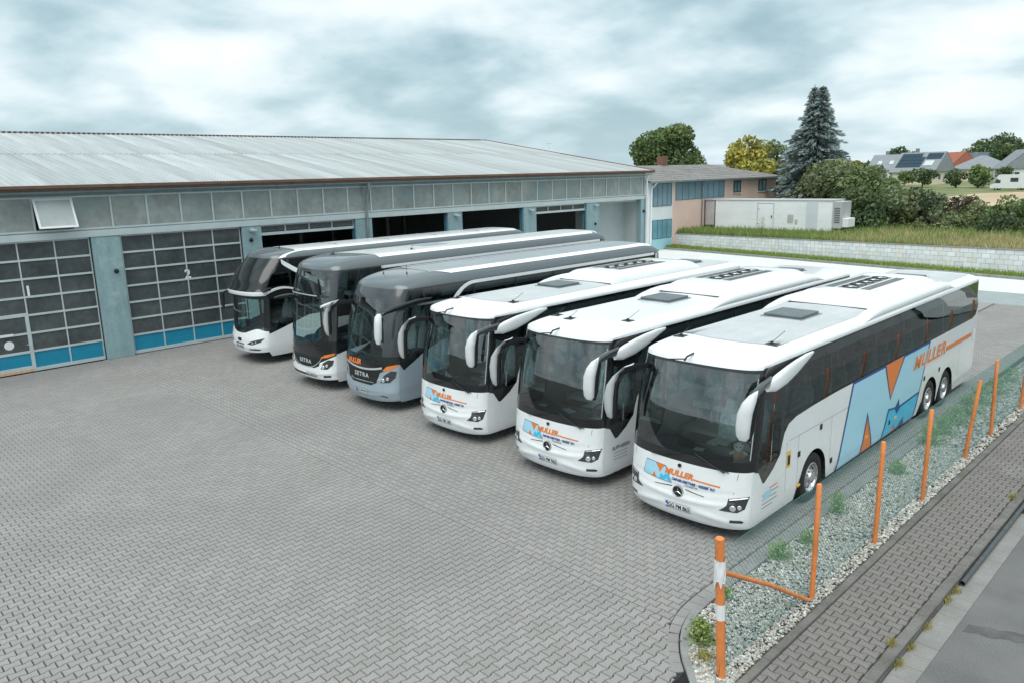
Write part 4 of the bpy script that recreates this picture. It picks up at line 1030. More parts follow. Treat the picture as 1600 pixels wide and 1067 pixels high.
def front_logo(par, sh, zo=0.0, lettersz=.15):
    fn = lambda a, c: sh.Fu(a, c)
    pl = [(-.81, .94), (-.74, 1.205), (-.50, 1.185), (-.43, 1.06), (-.26, 1.115), (-.165, .905), (-.45, .905), (-.47, .98), (-.55, .925)]
    base = poly_map('front_logo', M_DBL, par, [(-.822, .93), (-.748, 1.215), (-.30, 1.19), (-.150, .895), (-.46, .895)], fn, .005, .08)
    poly_map('logo_light', M_LBL, base, [(-.808, .94), (-.742, 1.203), (-.52, 1.193), (-.42, 1.03), (-.345, 1.175), (-.31, 1.175), (-.163, .905), (-.455, .905)], fn, .0065, .08)
    poly_map('logo_wedge', M_ORANGE, base, [(-.51, 1.195), (-.32, 1.185), (-.425, 1.035)], fn, .008, .08)
    poly_map('logo_wedge', M_ORANGE, base, [(-.60, .915), (-.50, .91), (-.545, 1.02)], fn, .008, .08)
    poly_map('logo_cyan', M_CYAN, base, [(-.43, .915), (-.40, 1.02), (-.33, .985), (-.29, 1.04), (-.22, 1.04), (-.17, .915), (-.24, .915), (-.26, .96), (-.31, .915)], fn, .008, .08)
    g = offset(fn, .008)
    letters('MULLER', lambda a, c: g(a, c), 'front_lettering', M_ORANGE, par, .15, -.315, 1.055, bold=.008, shear=.25, sx=1.05, spacing=1.06, step=.08)
    poly_map('front_bar', M_ORANGE, par, [(.28, 1.055), (.80, 1.035), (.80, 1.062), (.28, 1.082)], fn, .006, .08)
    letters('OMNIBUSBETRIEB • REISEBÜRO', lambda a, c: g(a, c-.01*a), 'front_small_lettering', M_DBL, par, .068, -.16, .958, bold=.003, shear=.2, sx=.92, step=.08)
    letters('TOURISTIK', lambda a, c: g(a, c), 'front_small_lettering', M_SEAMS, par, .045, .12, .905, bold=.001, sx=1.2, step=.08)
def headlight(par, sh, sg, poly, off=.006, rings=((1.0, .78, .07),), drl=None):
    fn = lambda a, c: sh.Fu(a, c)
    o = poly_map('headlight', M_LENS, par, [(sg*u, z) for u, z in poly], fn, off, .05)
    for u, z, r_ in rings:
        c = offset(fn, off+.004)(sg*u, z); nrm = (offset(fn, 1)(sg*u, z)-fn(sg*u, z)).normalized()
        e1 = nrm.cross(Vector((0, 0, 1))).normalized(); e2 = e1.cross(nrm); b = MB(); n = 18
        V = []
        for rr, d in ((r_, 0), (r_*.85, .008), (r_*.55, .004), (0.001, .010)):
            V += [c+nrm*d+e1*(rr*math.cos(2*math.pi*k/n))+e2*(rr*math.sin(2*math.pi*k/n)) for k in range(n)]
        b.add(V, [(i*n+k, i*n+(k+1) % n, (i+1)*n+(k+1) % n, (i+1)*n+k) for i in range(3) for k in range(n)]); b.build('headlamp', M_LAMP, o, smooth=True)
    if drl:
        b = MB(); g = offset(fn, off+.006); b.tube([g(sg*u, z) for u, z in drl], .008, 5); b.build('daylight_strip', M_LAMP, o)
    return o
def tourismo(x, y, rz, label, L, axles, txt, livery=True, front_extra=None, rowsn=6, whiteroof=False):
    root = empty('coach', (x, y, 0), rz, label, 'coach', 'coaches parked side by side')
    W = [(.22, 1.225), (.36, 1.262), (.55, 1.275), (2.15, 1.275), (3.2, 1.215)]
    FT = [(.20, .13), (.30, .06), (.45, .01), (.65, 0), (.9, .02), (1.33, .055), (1.5, .075), (2.2, .175), (2.8, .30), (3.13, .40), (3.2, .43)]
    def ridge(u, z):
        d = 0.0; a = abs(u)/1.2
        zc = .66+.12*a*a; d += .022*math.exp(-((z-zc)/.035)**2)*max(0, 1-a**4)      # lower smile crease
        zc2 = .50-.16*a**2; d += .025*math.exp(-((z-zc2)/.05)**2)*(max(0, min(1, (a-.15)/.3)))*max(0, 1-a**6)
        zc3 = 1.0-.14*math.cos(min(a, 1)*1.5); d -= .012*math.exp(-((z-zc3)/.03)**2)*max(0, 1-a**4)
        return d
    sh = Shell(L, W, FT, .46, 2.6, 3.18, .15, .03, .30, 1.05, .35, .30, ridge)
    AE = .985; q0 = sh.bow(AE)
    # front skin
    As = [AE*math.sin(math.pi/2*t) for t in frange(-1, 1, 44)]
    wl_ = lambda a: 1.34+.02*a*a
    patch('front_panel', M_BUSW, root, sh.F, As, lambda a: .235+.05*a*a, wl_, 30)
    patch('windscreen_lower_band', M_BUSB, root, sh.F, As, wl_, lambda a: 1.50+.05*a*a, 4)
    GA = .96; Ag = frange(-GA, GA, 36)
    gt = lambda a: 3.075-.02*a*a
    patch('windscreen', M_WSH, root, sh.F, Ag, lambda a: 1.50+.05*a*a, gt, 14)
    patch('windscreen_top_band', M_BUSB, root, sh.F, As, gt, 3.118, 2)
    patch('front_brow', M_BUSW, root, sh.F, As, 3.118, 3.18, 2)
    for sg in (-1, 1):
        patch('a_pillar', M_BUSB, root, sh.F, frange(sg*GA, sg*AE, 4) if sg > 0 else frange(-AE, -GA, 4), lambda a: 1.50+.05*a*a, gt, 12)
    patch('windscreen_trim', M_STRIP, root, sh.F, frange(.946, .955, 1), lambda a: 1.58, 2.98, 12, off=.006)
    # sides
    zh = [(0, 1.36), (q0, 1.36), (.50, 1.30), (.70, 1.05), (.78, 1.05), (1.10, 1.22), (1.36, 1.42), (1.42, 1.62), (1.50, 1.80), (1.65, 1.93), (1.95, 2.0), (2.67, 2.04), (3.7, 2.07), (L-.75, 2.13), (L-.45, 2.20), (L-.22, 2.45), (L-.10, 2.9), (L-.06, 3.15), (L, 3.16)]
    top = lambda v: interp(v, zh)
    base = .28; lo = arch_lo(base, axles)
    vs = side_samples(q0, L, axles, extra=[p[0] for p in zh if p[0] > q0])
    pil = [1.44, 3.5, 5.87, 7.61, 9.29, 10.57, 12.02]
    pil = [p for p in pil if p < L-1.6]
    if L < 13.5: pil = [1.44, 3.5, 5.6, 7.3, 8.9, 10.4]
    for sg in (1, -1):
        fn = lambda a, c, sg=sg: sh.S(a, c, sg); fl = sg < 0
        patch('side_panel', M_BUSW, root, fn, vs, lo, top, 12, flip=fl)
        patch('roof_edge', M_BUSW, root, fn, frange(q0, L, 50), 3.14, 3.18, 1, flip=fl)
        # driver's window opening and its black surround
        wb, wt = (lambda a: 1.36+.0*a), (lambda a: lerp(2.62, 2.36, min(1, max(0, (a-.45)/.9))))
        A1 = sorted(set(frange(q0, 1.42, 14)+[.50, .70, .78, 1.36]))
        patch('window_surround', M_BUSB, root, fn, A1, top, lambda a: max(top(a), 1.38), 2, flip=fl)
        patch('window_surround', M_BUSB, root, fn, frange(q0, .47, 3), 1.38, 3.14, 8, flip=fl)
        patch('window_surround', M_BUSB, root, fn, frange(1.33, 1.46, 3), lambda a: max(1.38, top(a)), 3.14, 8, flip=fl)
        patch('window_surround', M_BUSB, root, fn, frange(.47, 1.33, 8), wt if sg > 0 else 2.85, 3.14, 5, flip=fl)
        if sg < 0: wt = lambda a: 2.85
        dw = patch('driver_window', M_DRV, root, fn, frange(.47, 1.33, 8), 1.38, wt, 8, flip=fl)
        b = MB(); g = offset(fn, .004 if sg > 0 else -.004); b.add([g(.95+.02*i, z) for z in (1.4, 2.44) for i in range(2)], [(0, 1, 3, 2)]); b.build('window_bar', M_STRIP, dw)
        ends = pil+[L-.06]
        for i, (p0, p1) in enumerate(zip(ends, ends[1:])):
            e0 = p0+(.02 if i else .02); e1 = p1-.03
            sv = sorted(set(frange(e0, e1, 8))|{p[0] for p in zh if e0 < p[0] < e1})
            patch('side_window', M_TINT, root, fn, sv, lambda a: top(a)+.0, 3.14, 6, flip=fl)
            patch('window_pillar', M_BUSB, root, fn, frange(p1-.03, min(p1+.02, L), 2), top, 3.14, 6, flip=fl)
        seams(root, sh, [v for v in (1.62, 2.12, 3.62, 5.1, 6.6, 8.1, 9.2, 10.7, 12.3) if v < L-.8 and all(abs(v-c) > .68 for c in axles)], .30, 1.58, (1.585,), sg, (1.7, L-.2))
        for v, z in ((2.15, 1.20), (3.7, .62), (7.0, .60), (9.35, 1.18), (10.55, 1.18), (3.1, 1.5)):
            if v < L-.5:
                b = MB(); p = fn(v, z); b.bbox(p.x-.004, p.x+sg*.012, v-.05, v+.05, z-.055, z+.055, .004); b.build('flap_handle', M_BLACKP, root)
        for v in [t for t in (2.2, 5.6, 7.4) if t < L]:
            b = MB(); p = fn(v, .62 if v > 3 else .55); b.bbox(p.x-.004, p.x+sg*.014, v-.06, v+.06, p.z-.025, p.z+.025, .005); b.build('side_marker', M_YEL, root)
    # roof
    def roofpatch(name, m, us, ts, off=0):
        V = []; k = len(ts)
        for a in us:
            for t in ts:
                p = sh.T(a*sh.w(3.18), sh.roofv(a, t)); p.z += off; V.append(p)
        return MB().add(V, [(i*k+j, (i+1)*k+j, (i+1)*k+j+1, i*k+j+1) for i in range(len(us)-1) for j in range(k-1)]).build(name, m, root, smooth='all', fixn=False)
    us = [math.sin(math.pi/2*t) for t in frange(-1, 1, 36)]; ts = [.12*(t**1.5) for t in frange(0, 1, 14)]+frange(.12, .94, 16)[1:]+[1-.06*(1-t)**1.6 for t in frange(0, 1, 8)][1:]
    roofpatch('roof', M_BUSW, us, ts)
    if not whiteroof:
        V = []; A2, B2 = frange(-.98, .98, 14), [1.45]+frange(1.6, L-.5, 14)
        for u in A2:
            for v in B2:
                vv = v+(.28*(abs(u)/.98)**2 if v < 1.5 else 0); p = sh.T(u, vv); p.z += .005; V.append(p)
        k = len(B2); MB().add(V, [(i*k+j, (i+1)*k+j, (i+1)*k+j+1, i*k+j+1) for i in range(14) for j in range(k-1)]).build('roof_film', M_ROOFG, root, smooth='all', fixn=False)
    # rear
    Vr = []; Ar = frange(-1, 1, 16); Zr = frange(.32, 3.18, 14)
    for a in Ar:
        for z in Zr:
            p = sh.S(L, z, 1); Vr.append((a*p.x, L+.10*(1-a*a)-.02*max(0, z-2.5), z))
    k = len(Zr); MB().add(Vr, [(i*k+j, i*k+j+1, (i+1)*k+j+1, (i+1)*k+j) for i in range(16) for j in range(k-1)]).build('rear_panel', M_BUSW, root, smooth='all', fixn=False)
    b = MB(); b.bbox(-.85, .85, L+.09, L+.112, 2.1, 2.95, .01); b.build('rear_window', M_BUSB, root)
    for sg in (-1, 1):
        b = MB(); b.bbox(sg*.72, sg*.86, L+.06, L+.10, .8, 1.5, .015); b.build('tail_light', mat('tail_red', (0.35, 0.01, 0.01), 0.2), root)
    underbody(root, L, axles); wheels(root, axles)
    cabin(root, L, rows=rowsn)
    # roof gear
    roof_hatch(root, sh, -.12, 4.55); 
    ac0 = 6.2 if L > 13.5 else 5.6
    aircon(root, sh, ac0, ac0+4.9, M_BUSW)
    roof_hatch(root, sh, -.1, ac0+5.55, .40, .42)
    roof_fairing(root, sh, ac0-1.0, ac0+5.3, M_BUSW, (-1, 1) if L > 12.9 else (-1,))
    antenna(root, sh, -.86, 1.35); antenna(root, sh, .82, 1.75, .25, .18)
    if front_extra == 'three': antenna(root, sh, -.35, 1.2)
    b = MB(); c0 = sh.F(-.05, 3.15); b.tube([c0+Vector((0, .1, .12)), c0+Vector((0, -.12, .10)), c0+Vector((-.03, -.16, .02))], .018, 6); b.tube([c0+Vector((-.03, -.12, .05)), c0+Vector((-.45, -.10, -.02))], .012, 5); b.build('marker_arm', M_BLACKP, root, smooth=True)
    # mirrors: white fin, grey arm and white housing on the driver's side
    mf = mirror_loft(root, 'mirror_fin', M_BUSW, [((1.32, .66, 2.86), (.04, 0, 0), (0, .03, .09)), ((1.35, .88, 2.885), (.055, 0, 0), (0, .04, .15)), ((1.345, 1.3, 2.94), (.05, 0, 0), (0, .03, .165)), ((1.33, 1.7, 3.005), (.045, 0, 0), (0, .0, .135)), ((1.30, 2.15, 3.075), (.035, 0, 0), (0, .0, .085)), ((1.27, 2.52, 3.115), (.02, 0, 0), (0, .0, .025))])
    ma = mirror_loft(root, 'mirror_arm', M_BUSG, [((1.30, .78, 2.93), (.04, 0, 0), (0, .0, .09)), ((1.36, .35, 2.93), (.05, .01, 0), (0, .0, .075)), ((1.44, .0, 2.92), (.055, .02, 0), (0, .0, .06)), ((1.45, -.18, 2.86), (.05, .02, 0), (0, .03, .05))])
    mh = mirror_loft(root, 'mirror_housing', M_BUSW, [((1.53, -.16, 3.00), (.02, 0, .01), (0, .03, 0)), ((1.50, -.22, 2.95), (.07, 0, .03), (0, .07, 0)), ((1.45, -.25, 2.82), (.115, 0, .03), (0, .09, 0)), ((1.39, -.26, 2.62), (.125, 0, .01), (0, .09, 0)), ((1.355, -.24, 2.38), (.125, 0, 0), (0, .08, 0)), ((1.345, -.22, 2.20), (.115, 0, -.01), (0, .07, 0)), ((1.345, -.21, 2.13), (.07, 0, 0), (0, .04, 0))])
    b = MB(); loft(b, [((1.48, -.15, 2.88), (.10, 0, .02), (0, .05, 0)), ((1.40, -.16, 2.6), (.14, 0, 0), (0, .055, 0)), ((1.37, -.15, 2.3), (.14, 0, 0), (0, .05, 0)), ((1.355, -.15, 2.12), (.10, 0, 0), (0, .04, 0))], 12); b.build('mirror_glass', M_BLACKP, mh, smooth=True)
    right_mirror(root, 2.95, 1.87)
    # face
    hl = [(.78, .62), (.90, .64), (1.00, .72), (1.02, .90), (1.235, .945), (1.255, .90), (1.22, .73), (1.12, .62)]
    hl = [(.80, .63), (1.10, .63), (1.20, .70), (1.245, .93), (.95, .87), (.93, .74), (.88, .69)]
    for sg in (-1, 1):
        headlight(root, sh, sg, hl, .006, ((1.03, .70, .055), (1.13, .725, .04)), [(.97, .85), (1.10, .88), (1.225, .905)])
        poly_map('fog_light', M_LENS, root, [(sg*u, z) for u, z in ((.98, .42), (1.17, .43), (1.19, .46), (1.15, .485), (.99, .475))], lambda a, c: sh.Fu(a, c), .006, .05)
        poly_map('grille_line', M_BLACKP, root, [(sg*.14, .835), (sg*.52, .80), (sg*.52, .812), (sg*.14, .85)], lambda a, c: sh.Fu(a, c), .006, .08)
        g = offset(lambda a, c: sh.Fu(a, c), .002); b = MB(); b.add([g(sg*(u+d), z) for u, z in ((.96, .34), (.90, .63), (1.02, .95), (1.08, 1.33)) for d in (-.004, .004)], [(0, 1, 3, 2), (4, 5, 7, 6)]); b.build('panel_gap', M_SEAMS, root)
    star(root, sh)
    front_logo(root, sh)
    plate(root, sh, 0, .475, txt)
    wiper(root, sh, -.62, 1.36, .02, 1.50); wiper(root, sh, .30, 1.56, .86, 1.33)
    b = MB(); b.lathe([(0, 0), (.035, .0), (.035, .02), (.02, .03), (0, .03)], 12, 'y', sh.F(0, 1.27)+Vector((0, -.03, 0))); b.build('camera_lens', M_BLACKP, root)
    # livery on the driver's side
    if livery:
        fn = lambda a, c: sh.S(a, c, 1)
        zb = .285
        lv = poly_map('side_graphic', M_DBL, root, [(3.98, zb), (4.60, 2.085), (9.62, 2.115), (9.55, 1.95), (8.78, zb)], fn, .003, .5)
        poly_map('graphic_light', M_LBL, lv, [(4.05, zb), (4.66, 2.03), (6.44, 2.035), (6.94, 1.15), (7.72, 2.045), (9.50, 2.055), (8.72, zb)], fn, .005, .5)
        poly_map('graphic_wedge', M_ORANGE, lv, [(6.50, 2.08), (7.66, 2.09), (6.95, 1.22)], fn, .006, .5)
        poly_map('graphic_edge', M_DBL, lv, [(5.27, zb), (5.56, 1.22), (6.02, zb)], fn, .006, .5)
        poly_map('graphic_wedge', M_ORANGE, lv, [(5.34, zb+.002), (5.58, 1.06), (5.94, zb+.002)], fn, .0075, .5)
        poly_map('graphic_edge', M_DBL, lv, [(6.52, zb), (6.86, .96), (7.33, .90), (7.55, 1.06), (7.62, .87), (9.02, .92), (8.74, zb)], fn, .007, .5)
        poly_map('graphic_cyan', M_CYAN, lv, [(6.60, zb+.002), (6.92, .90), (7.30, .86), (7.44, .70), (7.72, .82), (8.93, .865), (8.66, zb+.002), (8.05, zb+.002), (7.95, .52), (7.50, zb+.002), (7.30, .48), (7.22, zb+.002)], fn, .0085, .5)
        poly_map('graphic_wedge', M_ORANGE, lv, [(7.24, zb), (7.31, .45), (7.46, zb)], fn, .0085, .5)
        gL = offset(fn, .010)
        letters('MULLER', lambda a, c: gL(a, c), 'side_lettering', M_BUSW, root, .46, 8.42, 1.57, bold=.040, shear=.25, sx=1.38, spacing=1.13)
        gL2 = offset(fn, .013)
        letters('MULLER', lambda a, c: gL2(a, c), 'side_lettering', M_ORANGE, root, .46, 8.42, 1.57, bold=.016, shear=.25, sx=1.38, spacing=1.13)
        poly_map('side_bar', M_ORANGE, root, [(10.98, 1.60), (13.34, 1.60), (13.37, 1.71), (11.02, 1.71)], fn, .006, .5)
        for v, z, mm, w, h in ((1.72, 1.22, M_YEL, .075, .16), (13.62, 1.62, M_PLATE, .12, .16)):
            poly_map('sticker', mm, root, [(v-w, z-h), (v+w, z-h), (v+w, z+h), (v-w, z+h)], fn, .005)
        poly_map('sticker_sign', M_BLACKP, root, [(1.67, 1.11), (1.77, 1.11), (1.77, 1.30), (1.67, 1.30)], fn, .007)
        for i, (v0_, z0_, ln) in enumerate(((.72, .80, .62), (.72, .71, .55), (.72, .63, .58), (.72, .56, .4))):
            poly_map('small_print', M_SEAMS, root, [(v0_, z0_), (v0_+ln, z0_), (v0_+ln, z0_+.014), (v0_, z0_+.014)], fn, .004, .2)
        poly_map('small_logo', M_LBL, root, [(.74, .70), (.80, .86), (1.08, .86), (1.02, .70)], fn, .005, .2)
        poly_map('small_logo', M_ORANGE, root, [(.98, .88), (1.30, .88), (1.30, .90), (.98, .90)], fn, .005, .2)
    else:
        fn = lambda a, c: sh.S(a, c, 1); gL = offset(fn, .006)
        if front_extra == 'three':
            letters('BUPP-REISEN', lambda a, c: gL(a, c), 'door_lettering', M_SEAMS, root, .11, .62, .80, bold=.003, sx=1.0)
            for i in range(3): poly_map('small_print', M_SEAMS, root, [(.68, .72-.07*i), (1.15, .72-.07*i), (1.15, .73-.07*i), (.68, .73-.07*i)], fn, .004, .2)
    return root, sh

C6, S6 = tourismo(-7.22, 11.27, .0072, 'white coach nearest the orange posts, with a big blue and orange side logo', 14.05, [2.85, 9.90, 11.25], 'GG PM 863', rowsn=8)
C5, S5 = tourismo(-10.63, 11.44, .004, 'white coach second from the orange posts, three aerials on an all-white roof', 13.0, [2.85, 9.70], 'GG PM 963', livery=False, front_extra='three', whiteroof=True)
C4, S4 = tourismo(-14.41, 11.68, .004, 'white coach with grey roof film parked beside the silver-blue coach', 12.75, [2.85, 9.40], 'GG PM 109', livery=False)

# ---------------- darker coaches towards the hall
M_ROOFB = mat('coach_roof_grey', (0.125, 0.148, 0.158), 0.25, 0.1, coat=0.6, var=0.05, vscale=1.0, backcol=(0.05, 0.05, 0.05))
def roof_base(root, sh, m, name='roof'):
    m = M_ROOFB
    us = [math.sin(math.pi/2*t) for t in frange(-1, 1, 36)]; ts = [.14*(t**1.5) for t in frange(0, 1, 14)]+frange(.14, .94, 16)[1:]+[1-.06*(1-t)**1.6 for t in frange(0, 1, 8)][1:]
    V = []; k = len(ts)
    for a in us:
        for t in ts: V.append(sh.T(a*sh.w(sh.ze), sh.roofv(a, t)))
    return MB().add(V, [(i*k+j, (i+1)*k+j, (i+1)*k+j+1, i*k+j+1) for i in range(len(us)-1) for j in range(k-1)]).build(name, m, root, smooth='all', fixn=False)
def roof_overlay(root, sh, u0, u1, v0, v1, m, name, off=.005, nu=6, nv=24, sweep=0.0):
    V = []; A2, B2 = frange(u0, u1, nu), frange(v0, v1, nv)
    for i, u in enumerate(A2):
        for j, v in enumerate(B2):
            p = sh.T(u, v+(sweep*(1-j/nv)*(i/nu) if sweep else 0)); p.z += off; V.append(p)
    k = nv+1; return MB().add(V, [(i*k+j, (i+1)*k+j, (i+1)*k+j+1, i*k+j+1) for i in range(nu) for j in range(nv)]).build(name, m, root, smooth='all', fixn=False)
def rear_face(root, sh, m, zlo=.35):
    L = sh.L; Vr = []; Ar = frange(-1, 1, 16); Zr = frange(zlo, sh.ze, 14)
    for a in Ar:
        for z in Zr:
            p = sh.S(L, z, 1); Vr.append((a*p.x, L+.10*(1-a*a)-.03*max(0, z-2.5), z))
    k = len(Zr); MB().add(Vr, [(i*k+j, i*k+j+1, (i+1)*k+j+1, (i+1)*k+j) for i in range(16) for j in range(k-1)]).build('rear_panel', m, root, smooth='all', fixn=False)
    b = MB(); b.bbox(-.85, .85, L+.08, L+.112, sh.ze-1.1, sh.ze-.3, .01); b.build('rear_window', M_BUSB, root)
def side_skin(root, sh, axles, topc, mlow, q0, pil, m_edge, base=.30, win=M_TINT, split=None, ledge=.05):
    L = sh.L; top = lambda v: interp(v, topc); lo = arch_lo(base, axles); ze = sh.ze
    vs = side_samples(q0, L, axles, base=base, extra=[p[0] for p in topc if p[0] > q0])
    for sg in (1, -1):
        fn = lambda a, c, sg=sg: sh.S(a, c, sg); fl = sg < 0
        patch('side_panel', mlow, root, fn, vs, lo, top, 12, flip=fl)
        patch('roof_edge', m_edge, root, fn, frange(q0, L, 50), ze-ledge, ze, 1, flip=fl)
        ends = [q0]+pil+[L-.05]
        for i, (p0, p1) in enumerate(zip(ends, ends[1:])):
            sv = sorted(set(frange(p0+.04, p1-.04, 7))|{p[0] for p in topc if p0+.04 < p[0] < p1-.04})
            if split:
                patch('side_window', M_DRV if i == 0 else win, root, fn, sv, top, lambda a: max(top(a), split[0]), 4, flip=fl)
                patch('deck_band', M_BUSB, root, fn, sv, lambda a: max(top(a), split[0]), lambda a: max(top(a), split[1]), 2, flip=fl)
                patch('side_window', win, root, fn, sv, lambda a: max(top(a), split[1]), ze-ledge, 5, flip=fl)
            else:
                patch('side_window', M_DRV if i == 0 else win, root, fn, sv, top, ze-ledge, 7, flip=fl)
            a0 = max(p1-.04, q0); patch('window_pillar', M_BUSB, root, fn, frange(a0, min(p1+.04, L), 2), top, ze-ledge, 6, flip=fl)
        patch('window_pillar', M_BUSB, root, fn, frange(q0, q0+.04, 1), top, ze-ledge, 6, flip=fl)
def setra_face(root, sh, zg, plate_u, plate_z, txt, bump_m, hl, chev, glassz, pan):
    fn = lambda a, c: sh.Fu(a, c)
    g = offset(fn, .012)
    letters('SETRA', lambda a, c: g(a, c), 'badge_lettering', M_STRIP, root, .17, 0.0, zg-.06, bold=.006, sx=1.25, spacing=1.2, align='CENTER', step=.08)
    for sg in (-1, 1):
        headlight(root, sh, sg, hl, .008, ((hl[0][0]+.10, (hl[0][1]+hl[2][1])/2, .06), (hl[0][0]+.23, (hl[0][1]+hl[2][1])/2+.05, .045)), None)
        poly_map('chevron', M_ORANGE, root, [(sg*u, z) for u, z in chev], fn, .008, .06)
    plate(root, sh, plate_u, plate_z, txt)
def setra_mirrors(root, zt, zb, vfront=-.25, white=M_BUSW):
    mirror_loft(root, 'mirror_arm', M_BUSB, [((1.26, 1.7, zt+.16), (.03, 0, 0), (0, .0, .03)), ((1.31, 1.1, zt+.13), (.04, 0, 0), (0, 0, .09)), ((1.33, .70, zt+.08), (.05, 0, 0), (0, 0, .10)), ((1.37, .30, zt+.05), (.055, .01, 0), (0, 0, .075)), ((1.42, -.05, zt), (.05, .02, 0), (0, .0, .05)), ((1.42, vfront+.05, zt-.05), (.05, .02, 0), (0, .03, .04))])
    mh = mirror_loft(root, 'mirror_housing', white, [((1.42, vfront+.02, zt), (.03, 0, 0), (0, .05, 0)), ((1.41, vfront, zt-.08), (.09, 0, 0), (0, .09, 0)), ((1.38, vfront, zt-.28), (.12, 0, 0), (0, .09, 0)), ((1.35, vfront, zb+.15), (.12, 0, 0), (0, .08, 0)), ((1.33, vfront+.02, zb), (.06, 0, 0), (0, .05, 0))])
    b = MB(); loft(b, [((1.39, vfront+.07, zt-.1), (.11, 0, 0), (0, .05, 0)), ((1.36, vfront+.07, zb+.06), (.12, 0, 0), (0, .045, 0))], 12); b.build('mirror_glass', M_BLACKP, mh, smooth=True)
    right_mirror(root, zt+.05, zt-1.0, white)

# silver-blue coach
def silver_coach(x, y, rz, label, L=13.25, axles=(2.85, 9.9)):
    axles = list(axles); root = empty('coach', (x, y, 0), rz, label, 'coach', 'coaches parked side by side')
    W = [(.25, 1.20), (.45, 1.25), (.65, 1.275), (2.4, 1.275), (3.45, 1.20)]
    FT = [(.25, .12), (.4, .05), (.6, 0), (.9, .03), (1.3, .05), (1.6, .09), (2.3, .19), (2.9, .33), (3.25, .46), (3.45, .58)]
    def ridge(u, z):
        a = abs(u)/1.2; return .02*math.exp(-((z-(.46+.12*a*a))/.04)**2)*max(0, 1-a**4)+.018*math.exp(-((z-(.86+.2*a*a))/.04)**2)*max(0, 1-a**6)
    sh = Shell(L, W, FT, .55, 2.4, 3.45, .35, .03, .46, 1.6, 1.0, .4, ridge)
    AE = .985; q0 = sh.bow(AE); As = [AE*math.sin(math.pi/2*t) for t in frange(-1, 1, 44)]
    silv = lambda a: 1.02+.40*abs(a)**2.2
    patch('front_panel', M_BUSS, root, sh.F, As, lambda a: .30+.05*a*a, silv, 26)
    patch('front_band', M_BUSB, root, sh.F, As, silv, lambda a: 1.60+.04*a*a, 6)
    g0, g1 = -.93, .66
    gl = lambda a: 1.60+.04*a*a
    gh = lambda a: 3.16-.12*max(0, a/.66)**4
    patch('windscreen', M_WSH, root, sh.F, frange(g0, g1, 30), gl, gh, 14)
    patch('windscreen_side_band', M_BUSG, root, sh.F, frange(g1, AE, 10), gl, 3.45, 14)
    patch('windscreen_side_band', M_BUSG, root, sh.F, frange(-AE, g0, 4), gl, 3.45, 12)
    patch('front_brow', M_BUSG, root, sh.F, frange(g0, g1, 30), gh, 3.45, 5)
    topc = [(0, 1.45), (q0, 1.42), (.56, 1.22), (1.28, 1.58), (2.0, 1.85), (3.0, 1.98), (L-.9, 2.05), (L-.4, 2.4), (L-.12, 2.95), (L, 2.97)]
    side_skin(root, sh, axles, topc, M_BUSS, q0, [1.5, 3.4, 5.2, 7.0, 8.8, 10.6], M_BUSG)
    for sg in (1, -1):
        fn = lambda a, c, sg=sg: sh.S(a, c, sg)
        patch('roof_line', M_BUSW, root, fn, frange(3.45, L-.5, 24), 3.34, 3.44, 1, off=.016, flip=sg < 0)
        patch('roof_line', M_BUSW, root, fn, frange(2.55, 3.45, 10), lambda a: 3.34-.55*((3.45-a)/.9)**2.2, lambda a: 3.44-.42*((3.45-a)/.9)**2.2, 2, off=.016, flip=sg < 0)
        patch('window_rail', M_ZINC, root, fn, frange(1.2, L-.6, 20), 2.95, 3.01, 1, off=.008, flip=sg < 0)
    roof_base(root, sh, M_BUSG)
    roof_overlay(root, sh, -.57, .86, 2.0, L-.9, M_ROOFD, 'roof_film', nu=16)
    for sg in (-1, 1):
        roof_overlay(root, sh, .88 if sg > 0 else -.93, 1.06 if sg > 0 else -.60, 2.15, L-.5, M_BUSW, 'roof_stripe', off=.012, sweep=.5 if sg > 0 else 0, nu=12)
    for u, v in ((-.35, 1.25), (.45, 1.5)):
        z = sh.T(u, v).z; b = MB(); b.lathe([(.03, -.01), (.02, .03), (0, .03)], 8, 'z', (u, v, z)); b.tube([(u, v, z), (u-.01, v, z+.26)], .006, 5); b.build('aerial', M_BLACKP, root)
    rear_face(root, sh, M_BUSS); underbody(root, L, axles); wheels(root, axles); cabin(root, L, zf=1.4, zd=1.0, dash_z=1.52, rows=5, top=3.45)
    fn = lambda a, c: sh.Fu(a, c)
    poly_map('grille', M_BLACKP, root, [(-.80, 1.20), (-.66, .86), (-.45, .77), (.45, .77), (.66, .86), (.80, 1.20)], fn, .006, .06)
    for z0, w in ((.85, .58),): poly_map('grille_bar', M_STRIP, root, [(-w, z0), (w, z0), (w, z0+.016), (-w, z0+.016)], fn, .010, .08)
    pts = frange(-.86, .86, 18)
    b = MB(); g = offset(fn, .012); b.add([g(u, 1.18+.10*(u/.86)**2) for u in pts]+[g(u, 1.235+.10*(u/.86)**2) for u in pts], [(i, i+1, 20+i, 19+i) for i in range(18)]); b.build('chrome_strip', M_STRIP, root)
    setra_face(root, sh, 1.03, 0, .55, 'GG PM 815', M_BUSS, [(.80, .88), (1.08, .90), (1.20, 1.04), (1.225, 1.22), (1.12, 1.24), (.92, 1.10)], [(.86, 1.22), (1.08, 1.26), (1.235, 1.36), (1.235, 1.42), (1.0, 1.36)], None, None)
    letters('MULLER', lambda a, c: offset(fn, .010)(a, c), 'front_lettering', M_ORANGE, root, .19, -.72, 1.31, bold=.012, shear=.2, sx=1.0, spacing=1.02, step=.08)
    setra_mirrors(root, 2.95, 2.12)
    wiper(root, sh, .20, 1.62, .80, 1.40); wiper(root, sh, -.70, 1.45, -.15, 1.56)
